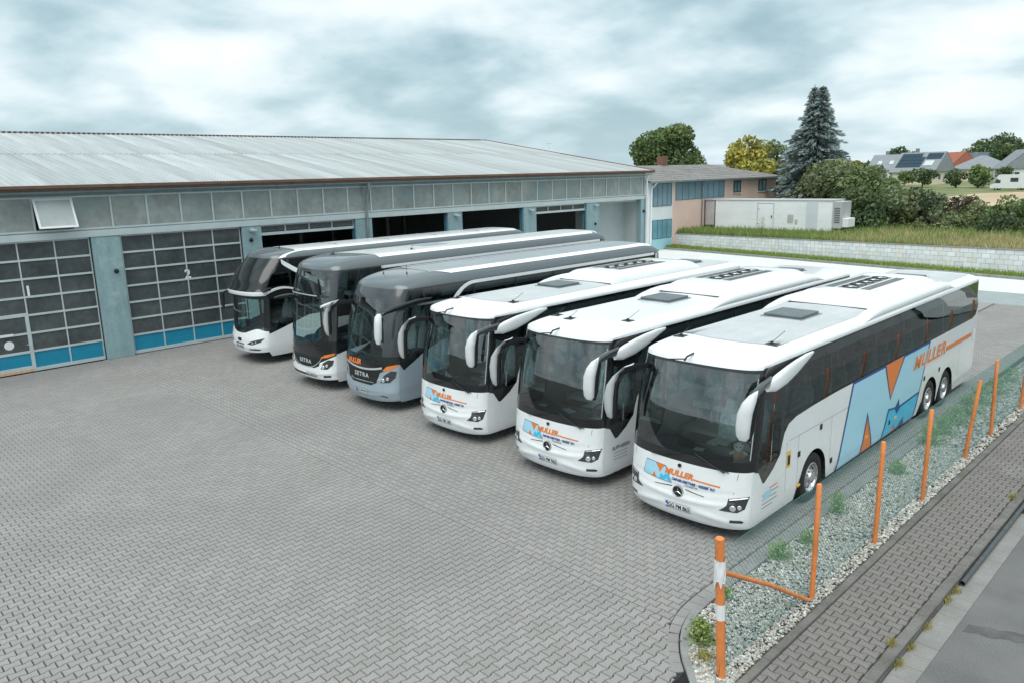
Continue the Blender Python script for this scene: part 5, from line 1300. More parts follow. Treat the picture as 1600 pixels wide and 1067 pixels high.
    for sg in (-1, 1): poly_map('fog_recess', M_LENS, root, [(sg*u, z) for u, z in ((.80, .50), (.98, .44), (1.0, .47), (.86, .52))], fn, .005, .05)
    return root, sh
C3, S3 = silver_coach(-18.2, 11.76, .003, 'silver-blue coach with a dark glossy front roof and black grille')

# black-and-white double-deck coach
def tall_coach(x, y, rz, label, L=13.95, axles=(2.85, 9.6, 10.95)):
    axles = list(axles); root = empty('coach', (x, y, 0), rz, label, 'coach', 'coaches parked side by side')
    W = [(.25, 1.20), (.45, 1.25), (.65, 1.275), (2.9, 1.275), (3.75, 1.20)]
    FT = [(.25, .12), (.4, .04), (.6, 0), (1.0, .03), (1.5, .07), (2.2, .13), (2.95, .21), (3.5, .34), (3.75, .44)]
    def ridge(u, z):
        a = abs(u)/1.2; return .02*math.exp(-((z-(.50+.10*a*a))/.04)**2)*max(0, 1-a**4)
    sh = Shell(L, W, FT, .50, 2.6, 3.75, .32, .03, .38, 1.1, .6, .35, ridge)
    AE = .985; q0 = sh.bow(AE); As = [AE*math.sin(math.pi/2*t) for t in frange(-1, 1, 44)]
    wh = lambda a: .78+.38*abs(a)**2.0
    patch('front_panel', M_BUSW, root, sh.F, As, lambda a: .34+.05*a*a, wh, 20)
    patch('front_band', M_BUSB, root, sh.F, As, wh, 1.60, 6)
    GA = .93; AG = frange(-GA, .86, 30)
    patch('windscreen', M_WSH, root, sh.F, AG, 1.60, 2.93, 12)
    patch('windscreen_bar', M_BUSB, root, sh.F, AG, 2.93, 3.0, 1)
    patch('upper_windscreen', M_WSH, root, sh.F, AG, 3.0, lambda a: 3.66, 10)
    for a0, a1 in ((-AE, -GA), (.86, AE)): patch('a_pillar', M_BUSG if a0 > 0 else M_BUSB, root, sh.F, frange(a0, a1, 5), 1.60, 3.75, 16)
    patch('front_brow', M_BUSG, root, sh.F, AG, 3.66, 3.75, 2)
    fn = lambda a, c: sh.Fu(a, c)
    patch('chrome_bar', M_STRIP, root, sh.F, frange(-.97, .50, 24), 2.955, lambda a: 2.985, 1, off=.02)
    topc = [(0, 1.22), (q0, 1.20), (.62, 1.25), (1.4, 1.35), (2.4, 1.5), (L-.9, 1.55), (L-.4, 2.2), (L-.12, 3.3), (L, 3.32)]
    side_skin(root, sh, axles, topc, M_BUSW, q0, [1.45, 3.2, 4.9, 6.6, 8.3, 10.0, 11.7], M_BUSG, split=(2.35, 2.75))
    roof_base(root, sh, M_BUSG)
    roof_overlay(root, sh, -.95, 1.06, 1.75, L-.5, M_BUSW, 'roof_film', sweep=.6, nu=30)
    for sg in (1, -1):
        f2 = lambda a, c, sg=sg: sh.S(a, c, sg); patch('roof_line', M_BUSW, root, f2, frange(2.3, L-.5, 30), 3.66, 3.748, 1, off=.016, flip=sg < 0)
        
    b = MB(); z = sh.T(-.2, 5.2).z; b.bbox(-.55, .25, 4.8, 5.9, z-.01, z+.03, .008); b.build('roof_hatch', M_ROOFD, root)
    for u, v in ((-.3, 1.5), (.62, 4.0)): antenna(root, sh, u, v, .05, .16, .09)
    rear_face(root, sh, M_BUSW); underbody(root, L, axles); wheels(root, axles)
    cabin(root, L, zf=1.30, zd=.95, dash_z=1.50, rows=3, top=2.4, v_first=2.9)
    b = MB(); b.box(-1.17, 1.17, .9, L-.5, 2.42, 2.50); b.build('upper_deck', M_CFLOOR, root)
    for i in range(4):
        for u in (-.95, -.48, .48, .95): link('passenger_seat', SEAT, root, loc=(u, 1.7+.85*i, 2.5))
    poly_map('grille', M_BLACKP, root, [(-.82, 1.06), (-.72, .80), (-.5, .72), (.5, .72), (.72, .80), (.82, 1.06)], fn, .006, .06)
    pts = frange(-.86, .86, 18); g = offset(fn, .012)
    b = MB(); b.add([g(u, .70+.36*abs(u/.86)**3) for u in pts]+[g(u, .725+.36*abs(u/.86)**3) for u in pts], [(i, i+1, 20+i, 19+i) for i in range(18)]); b.build('chrome_strip', M_STRIP, root)
    setra_face(root, sh, .90, .32, .50, 'GG PM 731', M_BUSW, [(.80, .72), (1.05, .73), (1.19, .86), (1.22, 1.02), (1.08, 1.03), (.90, .92)], [(.78, 1.06), (1.06, 1.10), (1.235, 1.18), (1.235, 1.24), (.96, 1.17)], None, None)
    poly_map('lower_grille', M_BLACKP, root, [(-.95, .50), (-.90, .42), (.55, .42), (.60, .50)], fn, .006, .08)
    for sg in (-1, 1): poly_map('fog_light', M_LENS, root, [(sg*u, z) for u, z in ((.86, .44), (1.12, .47), (1.14, .54), (.90, .52))], fn, .006, .05)
    for sg in (-1, 1):
        mirror_loft(root, 'camera_arm', M_BUSW if sg > 0 else M_BUSB, [((sg*1.22, .55, 2.80), (.03, 0, 0), (0, .0, .05)), ((sg*1.34, .30, 2.80), (.04, 0, 0), (0, .0, .06)), ((sg*1.40, .05, 2.78), (.045, 0, 0), (0, 0, .055)), ((sg*1.41, -.12, 2.76), (.03, 0, 0), (0, 0, .035))])
    wiper(root, sh, .10, 1.58, .72, 1.36)
    b = MB(); p = sh.F(-.2, 3.62); b.tube([p+Vector((0, -.02, .05)), p+Vector((.05, -.06, -.10))], .03, 6); b.build('upper_wiper_motor', M_BLACKP, root)
    return root, sh
C2, S2_ = tall_coach(-21.5, 11.86, .003, 'tall black-fronted double-deck coach with white bumper and split windscreen')

# white coach with a raked black upper front
def raked_coach(x, y, rz, label, L=13.98, axles=(2.85, 9.6, 10.95)):
    axles = list(axles); root = empty('coach', (x, y, 0), rz, label, 'coach', 'coaches parked side by side')
    W = [(.30, 1.20), (.5, 1.25), (.7, 1.275), (2.9, 1.275), (3.75, 1.17)]
    FT = [(.30, .16), (.45, .05), (.62, 0), (.9, .02), (1.2, .09), (1.3, .12), (2.3, .20), (2.46, .19), (2.5, .02), (2.62, 0), (2.70, .06), (3.0, .22), (3.4, .52), (3.75, .86)]
    sh = Shell(L, W, FT, .62, 2.3, 3.75, .24, .03, .40, .8, .6, .35)
    AE = .985; q0 = sh.bow(AE); As = [AE*math.sin(math.pi/2*t) for t in frange(-1, 1, 44)]
    wl_ = lambda a: 1.10+.20*math.sin(min(1, abs(a)*1.25)*math.pi/2)**3-.10*max(0, (abs(a)-.78)/.2)
    patch('front_panel', M_BUSW, root, sh.F, As, lambda a: .42+.06*a*a, wl_, 24)
    GA = .90; AG = frange(-GA, GA, 34)
    patch('windscreen', M_WSH, root, sh.F, AG, wl_, 2.36, 12)
    for a0, a1 in ((-AE, -GA), (GA, AE)): patch('a_pillar', M_BUSB, root, sh.F, frange(a0, a1, 5), wl_, 2.36, 12)
    patch('visor_underside', M_BUSB, root, sh.F, As, 2.36, 2.5, 4)
    patch('visor_strip', M_BUSW, root, sh.F, As, 2.5, 2.64, 3)
    patch('upper_windscreen', M_BUSB, root, sh.F, As, 2.64, 3.75, 18)
    topc = [(0, 1.15), (q0, 1.13), (.5, 1.12), (1.4, 1.36), (2.2, 1.6), (L-.9, 1.65), (L-.4, 2.2), (L-.1, 3.3), (L, 3.32)]
    side_skin(root, sh, axles, topc, M_BUSW, q0, [1.55, 3.2, 4.9, 6.6, 8.3, 10.0, 11.7], M_BUSG, split=(2.36, 2.72))
    for sg in (1, -1):
        f2 = lambda a, c, sg=sg: sh.S(a, c, sg)
        patch('visor_strip', M_BUSW, root, f2, frange(q0, 1.9, 12), lambda a: 2.5+.18*math.sin((a-q0)/(1.9-q0)*math.pi), lambda a: 2.64+.16*math.sin((a-q0)/(1.9-q0)*math.pi)-.05*(a-q0), 2, off=.012, flip=sg < 0)
        # sweeping white stripe from the roof down the side
        patch('side_sweep', M_BUSW, root, f2, frange(1.15, 2.9, 16), lambda a: 3.66-.62*((a-1.15)/.9)**.9 if a < 2.9 else 0, lambda a: min(3.73, 3.84-.60*((a-1.15)/.9)**.9), 2, off=.014, flip=sg < 0)
    roof_base(root, sh, M_BUSG)
    roof_overlay(root, sh, -.75, 1.03, 2.0, L-.5, M_BUSW, 'roof_film', nu=30)
    V = []; A2 = frange(1.02, 1.165, 10)
    for u in A2:
        t = (u-1.02)/.145
        for v in frange(2.0-.82*math.sin(t*math.pi/2), 2.42-.80*math.sin(t*math.pi/2)-.12*t, 5): p = sh.T(u, v); p.z += .012; V.append(p)
    MB().add(V, [(i*6+j, (i+1)*6+j, (i+1)*6+j+1, i*6+j+1) for i in range(10) for j in range(5)]).build('roof_sweep', M_BUSW, root, smooth='all', fixn=False)
    b = MB()
    for v in (4.0, 6.5, 9.0, 11.5):
        z = sh.T(-.2, v).z; b = MB(); b.box(-.75, .60, v-.012, v+.012, z-.03, z+.014); b.build('roof_seam', M_SEAMS, root)
    rear_face(root, sh, M_BUSW); underbody(root, L, axles); wheels(root, axles)
    cabin(root, L, zf=1.25, zd=.9, dash_z=1.38, rows=3, top=2.4, v_first=2.9)
    b = MB(); b.box(-1.17, 1.17, 1.2, L-.5, 2.40, 2.47); b.build('upper_deck', M_CFLOOR, root)
    fn = lambda a, c: sh.Fu(a, c)
    for sg in (-1, 1):
        headlight(root, sh, sg, [(.50, .74), (.78, .72), (1.10, .84), (1.20, .98), (1.0, .93), (.66, .83)], .006, ((.78, .78, .035), (.92, .83, .03)))
        poly_map('fog_recess', M_LENS, root, [(sg*u, z) for u, z in ((.55, .53), (1.0, .53), (1.1, .58), (.9, .60), (.6, .57))], fn, .006, .05)
    b = MB(); p = sh.F(0, .86); b.bbox(-.12, .12, p.y-.02, p.y+.02, .81, .92, .01); b.build('emblem', M_BLACKP, root)
    plate(root, sh, 0, .62, 'GG PM 404')
    poly_map('plate_recess', M_BLACKP, root, [(-.30, .70), (.30, .70), (.30, .74), (-.30, .74)], fn, .006, .08)
    mirror_loft(root, 'mirror_arm', M_BUSB, [((1.2, .9, 2.7), (.04, 0, 0), (0, 0, .07)), ((1.3, .6, 2.72), (.04, 0, 0), (0, 0, .06)), ((1.36, .4, 2.66), (.04, 0, 0), (0, 0, .04))])
    mirror_loft(root, 'mirror_housing', M_BUSB, [((-1.35, .35, 2.5), (.06, 0, 0), (0, .05, 0)), ((-1.5, .2, 2.4), (.10, 0, 0), (0, .07, 0)), ((-1.52, .18, 2.0), (.10, 0, 0), (0, .06, 0)), ((-1.5, .2, 1.85), (.06, 0, 0), (0, .04, 0))])
    wiper(root, sh, -.2, 1.18, .5, 1.36); antenna(root, sh, 0.0, 1.9, .03, .1, .08)
    return root, sh
C1, S1 = raked_coach(-26.5, 12.06, .003, 'white coach with raked black upper front, closest to the workshop doors')

# things lying on the dashboards
def on_dash(parent_xy, name, u, v, z, build, label, cat):
    o = build(); o.name = name; o.location = (parent_xy[0]+u, parent_xy[1]+v, z); tag(o, label, cat); return o
M_CARD = mat('paper_white', (0.80, 0.82, 0.82), 0.7); M_CARDB = mat('paper_blue', (0.15, 0.5, 0.75), 0.7); M_PLUSH = mat('plush_tan', (0.42, 0.26, 0.14), 0.95, bump=0.6, bscale=60); M_PLUSHW = mat('plush_white', (0.75, 0.74, 0.70), 0.95, bump=0.6, bscale=60)
def paper(x, y, z, w, d, rz, m, label):
    b = MB(); b.bbox(-w, w, -d, d, 0, .012, .003); o = b.build('paper', m, loc=(x, y, z), rot=(0, 0, rz)); tag(o, label, 'paper')
def box_thing(x, y, z, w, d, h, m, label, name, cat):
    b = MB(); b.bbox(-w, w, -d, d, 0, h, .012); b.bbox(-w*.8, w*.8, -d*1.04, -d*.98, h*.15, h*.85, .004); o = b.build(name, m, loc=(x, y, z)); tag(o, label, cat)
DZ = 1.466
box_thing(-7.40, 11.27+.52, DZ, .14, .06, .20, M_BLACKP, 'black box with a screen standing on the nearest coach dashboard', 'display_box', 'display')
paper(-7.12, 11.27+.52, DZ, .09, .07, .2, M_CARD, 'white card on the dashboard beside the black box')
plush = empty('plush_toy', (-7.22+.86, 11.27+.58, DZ-.02), .5, 'small tan and white plush toy in the nearest coach windscreen corner', 'toy')
b = MB(); loft(b, [((0, 0, .0), (.08, 0, 0), (0, .06, 0)), ((0, 0, .06), (.12, 0, 0), (0, .09, 0)), ((0, 0, .15), (.09, 0, 0), (0, .07, 0)), ((0, 0, .19), (.05, 0, 0), (0, .04, 0))], 12, 2); b.build('body', M_PLUSH, plush, smooth=True)
b = MB(); loft(b, [((0, -.01, .17), (.05, 0, 0), (0, .05, 0)), ((0, -.01, .22), (.085, 0, 0), (0, .075, 0)), ((0, -.01, .28), (.08, 0, 0), (0, .07, 0)), ((0, -.01, .32), (.03, 0, 0), (0, .03, 0))], 12, 2); b.build('head', M_PLUSHW, plush, smooth=True)
for sg in (-1, 1):
    b = MB(); b.tube([(sg*.08, 0, .14), (sg*.15, -.02, .10)], .03, 7); b.build('arm', M_PLUSHW, plush)
    b = MB(); b.lathe([(0, -.08), (.012, -.078), (.014, -.07)], 8, 'y', (sg*.03, -.01, .26)); b.build('eye', M_BLACKP, plush)
paper(-10.63-.55, 11.44+.50, DZ, .10, .07, .1, M_CARD, 'white card at the left of the all-white roofed coach dashboard')
paper(-10.63+.15, 11.44+.55, DZ, .17, .09, -.3, M_CARD, 'crumpled white paper mid-dashboard of the all-white roofed coach')
paper(-10.63+.88, 11.44+.62, DZ-.03, .13, .08, .4, M_CARD, 'white paper at the driver end of the all-white roofed coach dashboard')
paper(-14.41-.15, 11.68+.52, DZ, .13, .09, .3, M_CARDB, 'blue paper on the dashboard of the coach beside the silver-blue one')
paper(-14.41+.9, 11.68+.62, DZ-.03, .14, .09, .4, M_CARD, 'white paper at the driver end of the grey-filmed coach dashboard')
box_thing(-14.41-.50, 11.68+.52, DZ, .12, .06, .16, M_BLACKP, 'black box standing on the dashboard of the coach beside the silver-blue one', 'display_box', 'display')

# ------------------------------------------------------------------ fence along the gravel strip
M_ORP = mat('orange_post_paint', (0.70, 0.235, 0.07), 0.45, var=0.14, vscale=5, mottle=((0.55, 0.16, 0.05), 14, 0.58, 0.7))
M_RUST = mat('rust', (0.10, 0.045, 0.025), 0.9, var=0.3, vscale=20)
M_TAPE = mat('white_tape', (0.78, 0.78, 0.78), 0.5, var=0.08, vscale=10)
M_WIRE = mat('green_wire', (0.09, 0.21, 0.20), 0.5)
fence = empty('chain_link_fence', (-4.42, 8.04, 0), label='green chain-link fence on leaning orange tube posts beside the gravel', cat='fence')
FO = Vector((-4.42, 8.04, 0))
def FBl(): return LB(FO)
posts = [(-4.43, 8.04, -4.50, 8.00, 2.0, .060), (-4.39, 10.65, -4.39, 10.66, 1.91, .040), (-4.37, 13.12, -4.36, 13.13, 1.91, .040), (-4.36, 15.56, -4.35, 15.57, 1.90, .040), (-4.42, 18.54, -4.28, 18.57, 1.86, .040), (-4.41, 20.63, -4.45, 20.62, 1.90, .040), (-4.40, 23.43, -4.36, 23.44, 1.90, .040), (-4.40, 26.0, -4.40, 26.0, 1.9, .040), (-4.40, 28.6, -4.38, 28.6, 1.9, .040), (-4.40, 31.2, -4.40, 31.2, 1.9, .040), (-4.40, 33.8, -4.40, 33.8, 1.9, .040)]
for i, (x0, y0, x1, y1, h, r_) in enumerate(posts):
    b = FBl(); b.tube([(x0, y0, -.02), (lerp(x0, x1, .5), lerp(y0, y1, .5), h*.5), (x1, y1, h-.012), (x1, y1, h)], r_, 14, rs=[r_, r_, r_, r_*.8])
    p = b.build('post', M_ORP, fence, smooth=True)
    def ringat(z0, z1, rr, m, nm):
        q = FBl(); f0, f1 = z0/h, z1/h
        q.tube([(lerp(x0, x1, f0), lerp(y0, y1, f0), z0), (lerp(x0, x1, (f0+f1)/2), lerp(y0, y1, (f0+f1)/2), (z0+z1)/2), (lerp(x0, x1, f1), lerp(y0, y1, f1), z1)], rr, 14, caps=False); return q.build(nm, m, p, smooth=True)
    if i == 0:
        ringat(.87, 1.09, r_+.002, M_TAPE, 'white_band')
        q = FBl(); n = 16; V = []
        for zz in (1.38, 1.48, 1.6, 1.70, 1.745):
            for k in range(n):
                t = 2*math.pi*k/n; rr = r_+.004+R.uniform(0, .012); z = zz+(R.uniform(-.09, .05) if zz in (1.38, 1.745) else 0)
                V.append((lerp(x0, x1, .8)+rr*math.cos(t), lerp(y0, y1, .8)+rr*math.sin(t), z))
        q.add(V, [(j*n+k, j*n+(k+1) % n, (j+1)*n+(k+1) % n, (j+1)*n+k) for j in range(4) for k in range(n)]); q.build('torn_tape', M_TAPE, p)
        q = FBl(); nn = Vector((-.45, -.89, 0)).normalized(); tt = Vector((-nn.y, nn.x, 0))
        V = []; zs_ = [.05, .10, .18, .28, .36, .42]; ws = [.5, .75, .8, .6, .35, .05]
        for z, w in zip(zs_, ws):
            for s in (-1, 0, 1):
                a = s*w*.75; d = nn*math.cos(a)+tt*math.sin(a); V.append(Vector((x0, y0, z))+d*(r_+.0035))
        q.add(V, [(j*3+k, j*3+k+1, j*3+k+4, j*3+k+3) for j in range(5) for k in range(2)]); q.build('rust_patch', M_RUST, p)
b = FBl(); b.tube([(-4.46, 8.08, 1.50), (-4.43, 9.3, .82), (-4.40, 10.52, .06)], .033, 10); b.build('brace', M_ORP, fence, smooth=True)
# wire mesh: two families of slanting wires and three tension wires
def prism_wires(segs, r_):
    segs = np.array(segs); n = len(segs); d = segs[:, 1]-segs[:, 0]; d /= np.linalg.norm(d, axis=1, keepdims=True)
    a = np.tile(np.array([[1.0, 0, 0]]), (n, 1)); c = np.cross(d, a); V = np.zeros((n, 6, 3))
    for e in range(2):
        for k in range(3):
            t = 2*math.pi*k/3; V[:, e*3+k] = segs[:, e]+r_*(math.cos(t)*a+math.sin(t)*c)
    base = (np.arange(n)*6)[:, None, None]
    F = (np.array([[0, 1, 4, 3], [1, 2, 5, 4], [2, 0, 3, 5]])[None]+base).reshape(-1, 4)
    return V.reshape(-1, 3), F
segs = []; ya, yb, zt, zb = 8.1, 33.8, 1.84, .06; hgt = zt-zb; sp = .075; sl = .9
def fx_(y): return -4.475
y = ya-hgt*sl
while y < yb:
    for sgn in (1, -1):
        p0, p1 = (y, zb), (y+hgt*sl, zt)
        if sgn < 0: p0, p1 = (y, zt), (y+hgt*sl, zb)
        (a0, z0), (a1, z1) = p0, p1
        if a1 <= ya or a0 >= yb: continue
        if a0 < ya: t = (ya-a0)/(a1-a0); a0, z0 = ya, lerp(z0, z1, t)
        if a1 > yb: t = (yb-a0)/(a1-a0); a1, z1 = yb, lerp(z0, z1, t)
        dx_ = .002*sgn; segs.append(((fx_(a0)+dx_, a0, z0), (fx_(a1)+dx_, a1, z1)))
    y += sp
for z in (.1, .95, 1.83): segs.append(((-4.478, ya, z), (-4.478, yb, z)))
V, F = prism_wires(segs, .0027); V = V-np.array(FO)
tag(link('wire_mesh', np_mesh('wire_mesh', V, [F], M_WIRE), fence), kind='stuff')

# pipe in the gutter, drain grates
M_PIPE = mat('grey_pipe', (0.10, 0.11, 0.11), 0.35, 0.5, var=0.2, vscale=6)
b = MB(); n = 14; pr_o = [(.045, 0), (.045, 8.2), (.038, 8.2), (.038, 0), (.045, 0)]
b.lathe(pr_o, 14, 'y'); tag(b.build('pipe', M_PIPE, smooth=True, loc=(-2.905, 12.85, -.066)), 'long grey metal pipe lying in the gutter against the kerb', 'pipe')
M_GRATE = mat('cast_iron', (0.05, 0.052, 0.055), 0.6, 0.5, var=0.2, vscale=10)
def grate(x, y, z, w, l, rz, label):
    o = empty('drain_grate', (x, y, z), rz, label, 'drain')
    b = MB(); b.box(-w, w, -l, l, -.05, -.03); b.build('drain_pit', M_BLACKP, o)
    b = MB(); b.box(-w, -w+.025, -l, l, -.03, .006).box(w-.025, w, -l, l, -.03, .006).box(-w+.025, w-.025, -l, -l+.025, -.03, .006).box(-w+.025, w-.025, l-.025, l, -.03, .006); b.build('drain_frame', M_GRATE, o)
    k = int((2*l-.05)/.034)
    for i in range(k): b = MB(); yy = -l+.035+i*.034; b.box(-w+.026, w-.026, yy, yy+.016, -.025, .002); b.build('drain_bar', M_GRATE, o)
grate(-4.72, 7.62, .012, .13, .26, .05, 'narrow iron drain grate at the kerb end by the taped post')
grate(-2.75, 16.75, -.105, .17, .25, 0, 'square iron drain in the gutter at the right edge')

# ------------------------------------------------------------------ plants
def leafmat(name, c, tr=0.25):
    m = bpy.data.materials.new(name); m.use_nodes = True; nd = m.node_tree.nodes; lk = m.node_tree.links; b = nd['Principled BSDF']
    at = nd.new('ShaderNodeAttribute'); at.attribute_name = 'tint'; vm = nd.new('ShaderNodeVectorMath'); vm.operation = 'MULTIPLY'; vm.inputs[0].default_value = c; lk.new(at.outputs['Color'], vm.inputs[1])
    lk.new(vm.outputs[0], b.inputs['Base Color']); b.inputs['Roughness'].default_value = .6; b.inputs['Specular IOR Level'].default_value = .3
    td = nd.new('ShaderNodeBsdfTranslucent'); lk.new(vm.outputs[0], td.inputs[0]); mx = nd.new('ShaderNodeMixShader'); mx.inputs[0].default_value = tr
    lk.new(b.outputs[0], mx.inputs[1]); lk.new(td.outputs[0], mx.inputs[2]); lk.new(mx.outputs[0], nd['Material Output'].inputs[0]); return m
L_GREEN = leafmat('leaf_green', (0.15, 0.21, 0.085)); L_DARK = leafmat('leaf_dark', (0.105, 0.15, 0.075)); L_OLIVE = leafmat('leaf_olive', (0.185, 0.225, 0.115)); L_YEL = leafmat('leaf_yellow', (0.46, 0.44, 0.11))
L_SPR = leafmat('needle_blue', (0.245, 0.29, 0.275), .1); L_GRASS = leafmat('grass_blade', (0.27, 0.35, 0.12), .3); L_DRY = leafmat('grass_dry', (0.58, 0.49, 0.29), .3); L_BRONZE = leafmat('leaf_bronze', (0.105, 0.095, 0.06))
M_BARK = mat('bark', (0.075, 0.055, 0.04), 0.95, var=0.3, vscale=8)
def rand_dirs(n): d = rng.normal(size=(n, 3)); return d/np.linalg.norm(d, axis=1, keepdims=True)
def leaf_quads(P, size, nrm_bias=None, aspect=.6, jit=.5):
    n = len(P); d = rand_dirs(n)
    if nrm_bias is not None: d = d+nrm_bias*1.0; d /= np.linalg.norm(d, axis=1, keepdims=True)
    a = np.cross(d, rand_dirs(n)); a /= np.linalg.norm(a, axis=1, keepdims=True)+1e-9; c = np.cross(d, a)
    s = size*rng.uniform(1-jit, 1+jit, (n, 1)); a = a*s; c = c*s*aspect
    V = np.stack([P-a, P-c*.9+a*.1, P+a, P+c*.9-a*.1], 1)
    F = np.arange(n*4).reshape(n, 4); return V.reshape(-1, 3), F
def crown_points(clumps, per):
    Ps, Ns, Cs = [], [], []
    for (c, r_, tn) in clumps:
        k = max(8, int(per*(r_[0]*r_[1]*r_[2])**(2/3))); d = rand_dirs(k); rad_ = rng.uniform(.55, 1.05, (k, 1))**.6
        Ps.append(np.array(c)+d*np.array(r_)*rad_); Ns.append(d); Cs.append(np.repeat(np.array([tn]), k, 0)*rng.uniform(.75, 1.25, (k, 1)))
    return np.concatenate(Ps), np.concatenate(Ns), np.concatenate(Cs)
def foliage(name, parent, clumps, m, size, per, aspect=.6):
    P, Nn, C_ = crown_points(clumps, per); V, F = leaf_quads(P, size, Nn*.8, aspect)
    return link(name, np_mesh(name, V, [F], m, attr=np.repeat(C_, 4, 0)), parent)
def broad_tree(name, loc, H_, Rx, trunk_h, m, label, cat='tree', group=None, size=.22, per=170, seed=1, k=34, flat=.8, ry=None, tint_rng=(.7, 1.35)):
    rr = random.Random(seed); o = empty(name, loc, rr.uniform(0, 6), label, cat, group); ry = ry or Rx
    ch = H_-trunk_h; cz = trunk_h+ch*.5; clumps = []
    limbs = []
    for i in range(k):
        while True:
            d = Vector((rr.uniform(-1, 1), rr.uniform(-1, 1), rr.uniform(-1, 1)))
            if .25 < d.length < 1: break
        d *= .62+.2*rr.random(); wz = 1-.35*max(0, -d.z)
        c = (d.x*Rx*wz, d.y*ry*wz, cz+d.z*ch*.52); q = rr.uniform(.24, .42)*Rx
        g = rr.uniform(*tint_rng); clumps.append((c, (q, q, q*flat), (g*rr.uniform(.9, 1.1), g, g*rr.uniform(.8, 1.1)))); limbs.append(c)
    foliage('crown', o, clumps, m, size, per)
    b = MB(); r0 = .035*H_; b.tube([(0, 0, -.1), (.03, .02, trunk_h*.6), (0, .05, trunk_h+ch*.25), (.05, 0, trunk_h+ch*.7)], r0, 8, rs=[r0*1.2, r0, r0*.75, r0*.25])
    for c in limbs[::3]: b.tube([(0, .03, trunk_h+ch*.1), (c[0]*.45, c[1]*.45, lerp(trunk_h+ch*.1, c[2], .6)), c], r0*.4, 5, rs=[r0*.45, r0*.3, r0*.1])
    b.build('trunk', M_BARK, o, smooth=True); return o
def shrub(name, loc, Rx, Ry, H_, m, label, group=None, size=.16, per=220, seed=3, k=26, cat='shrub', tint_rng=(.7, 1.35)):
    rr = random.Random(seed); o = empty(name, loc, 0, label, cat, group); clumps = []
    for i in range(k):
        t, q = rr.uniform(0, 2*math.pi), math.sqrt(rr.random()); h = rr.random()**.8
        e = math.sqrt(max(.05, 1-(h*.9)**2)); c = (q*e*Rx*math.cos(t)*.85, q*e*Ry*math.sin(t)*.85, h*H_*.86); s = rr.uniform(.22, .38)*min(Rx, H_)
        g = rr.uniform(*tint_rng); clumps.append((c, (s, s, s*.85), (g*rr.uniform(.9, 1.1), g, g*rr.uniform(.85, 1.1))))
    foliage('foliage', o, clumps, m, size, per)
    b = MB()
    for c, s, t in clumps[::3]: b.tube([(c[0]*.15, c[1]*.15, -.1), (c[0]*.6, c[1]*.6, c[2]*.6), c[:3]], .05, 5, rs=[.07, .05, .02])
    b.build('stems', M_BARK, o); return o
def ground_at(px, py, z):
    d = ray(px, py); k = (z-CAMH)/d.z; return Vector((d.x*k, d.y*k, z))
def spot(px, D, z=None):
    p = at_dist(px, 300, D); z = mz(p.x, p.y) if z is None else z; return (p.x, p.y, z-.05)

# blue spruce: whorls of drooping boughs, double leader
def spruce(loc, H_, Rm, label):
    o = empty('blue_spruce', loc, 0, label, 'tree'); P, T, C_ = [], [], []; b = MB()
    b.tube([(0, 0, -.1), (0, 0, H_*.55), (.35, 0, H_*.8), (.42, 0, H_*.985)], .2, 8, rs=[.30, .2, .1, .03]); b.tube([(0, 0, H_*.7), (-.40, .1, H_*.82), (-.42, .1, H_)], .1, 6, rs=[.12, .07, .02])
    h = .8
    while h < H_-.2:
        f = h/H_; rad_ = Rm*(1-f)**.72*(1 if h > 2 else .85)+(.15 if f < .8 else .03)
        tops = [(0, 0)] if f < .72 else [(.42, 0), (-.42, .1)]
        for tx, ty in tops:
            rr_ = rad_ if len(tops) == 1 else max(.09, rad_*.70*(1 if tx > 0 else .92)); nb = max(7, int(11+rr_*3.6)); ph = R.uniform(0, 6)
            for i in range(nb):
                t = ph+2*math.pi*i/nb+R.uniform(-.2, .2); ln = rr_*(R.uniform(.55, 1.0) if R.random() < .6 else R.uniform(.95, 1.25)); up = R.uniform(.0, .35)
                nn = max(4, int(ln*11)); g = R.uniform(.62, 1.35)
                for j in range(nn):
                    s = (j+R.random())/nn; wid = .34*(1-s*.6)
                    for q in range(3):
                        off_ = R.uniform(-wid, wid)*min(1, ln*.6)
                        x = tx+math.cos(t)*ln*s-math.sin(t)*off_; y = ty+math.sin(t)*ln*s+math.cos(t)*off_
                        z = h+up*ln*s-.30*ln*s*s-abs(off_)*.25+R.uniform(-.10, .08)
                        P.append((x, y, z)); T.append((math.cos(t)*.8, math.sin(t)*.8, -.25+R.uniform(-.3, .4))); k = g*R.uniform(.8, 1.2)*(.8+.4*s); C_.append((k*.95, k, k*1.02))
                if ln > .8 and i % 2 == 0: b.tube([(tx, ty, h), (tx+math.cos(t)*ln*.9, ty+math.sin(t)*ln*.9, h+up*ln*.9-.25*ln*.8)], .03, 4, rs=[.045, .012])
        h += R.uniform(.26, .42) if f < .72 else R.uniform(.2, .3)
    P, T, C_ = np.array(P), np.array(T), np.array(C_); n = len(P); T /= np.linalg.norm(T, axis=1, keepdims=True)
    s = rng.uniform(.13, .26, (n, 1)); side = np.cross(T, rand_dirs(n)); side /= np.linalg.norm(side, axis=1, keepdims=True)
    V = np.stack([P-T*s, P+side*s*.33, P+T*s*1.1, P-side*s*.33], 1).reshape(-1, 3)
    link('crown', np_mesh('crown', V, [np.arange(n*4).reshape(n, 4)], L_SPR, attr=np.repeat(C_, 4, 0)), o); b.build('trunk', M_BARK, o); return o
spruce(spot(1270, 80), 12.9, 4.3, 'tall blue spruce with two leaders behind the white trailer')
broad_tree('walnut_tree', spot(1041, 112, 0.6), 12.2, 5.3, 3.2, L_GREEN, 'large round green tree behind the pink annexe roof', size=.26, per=150, seed=4, k=46)
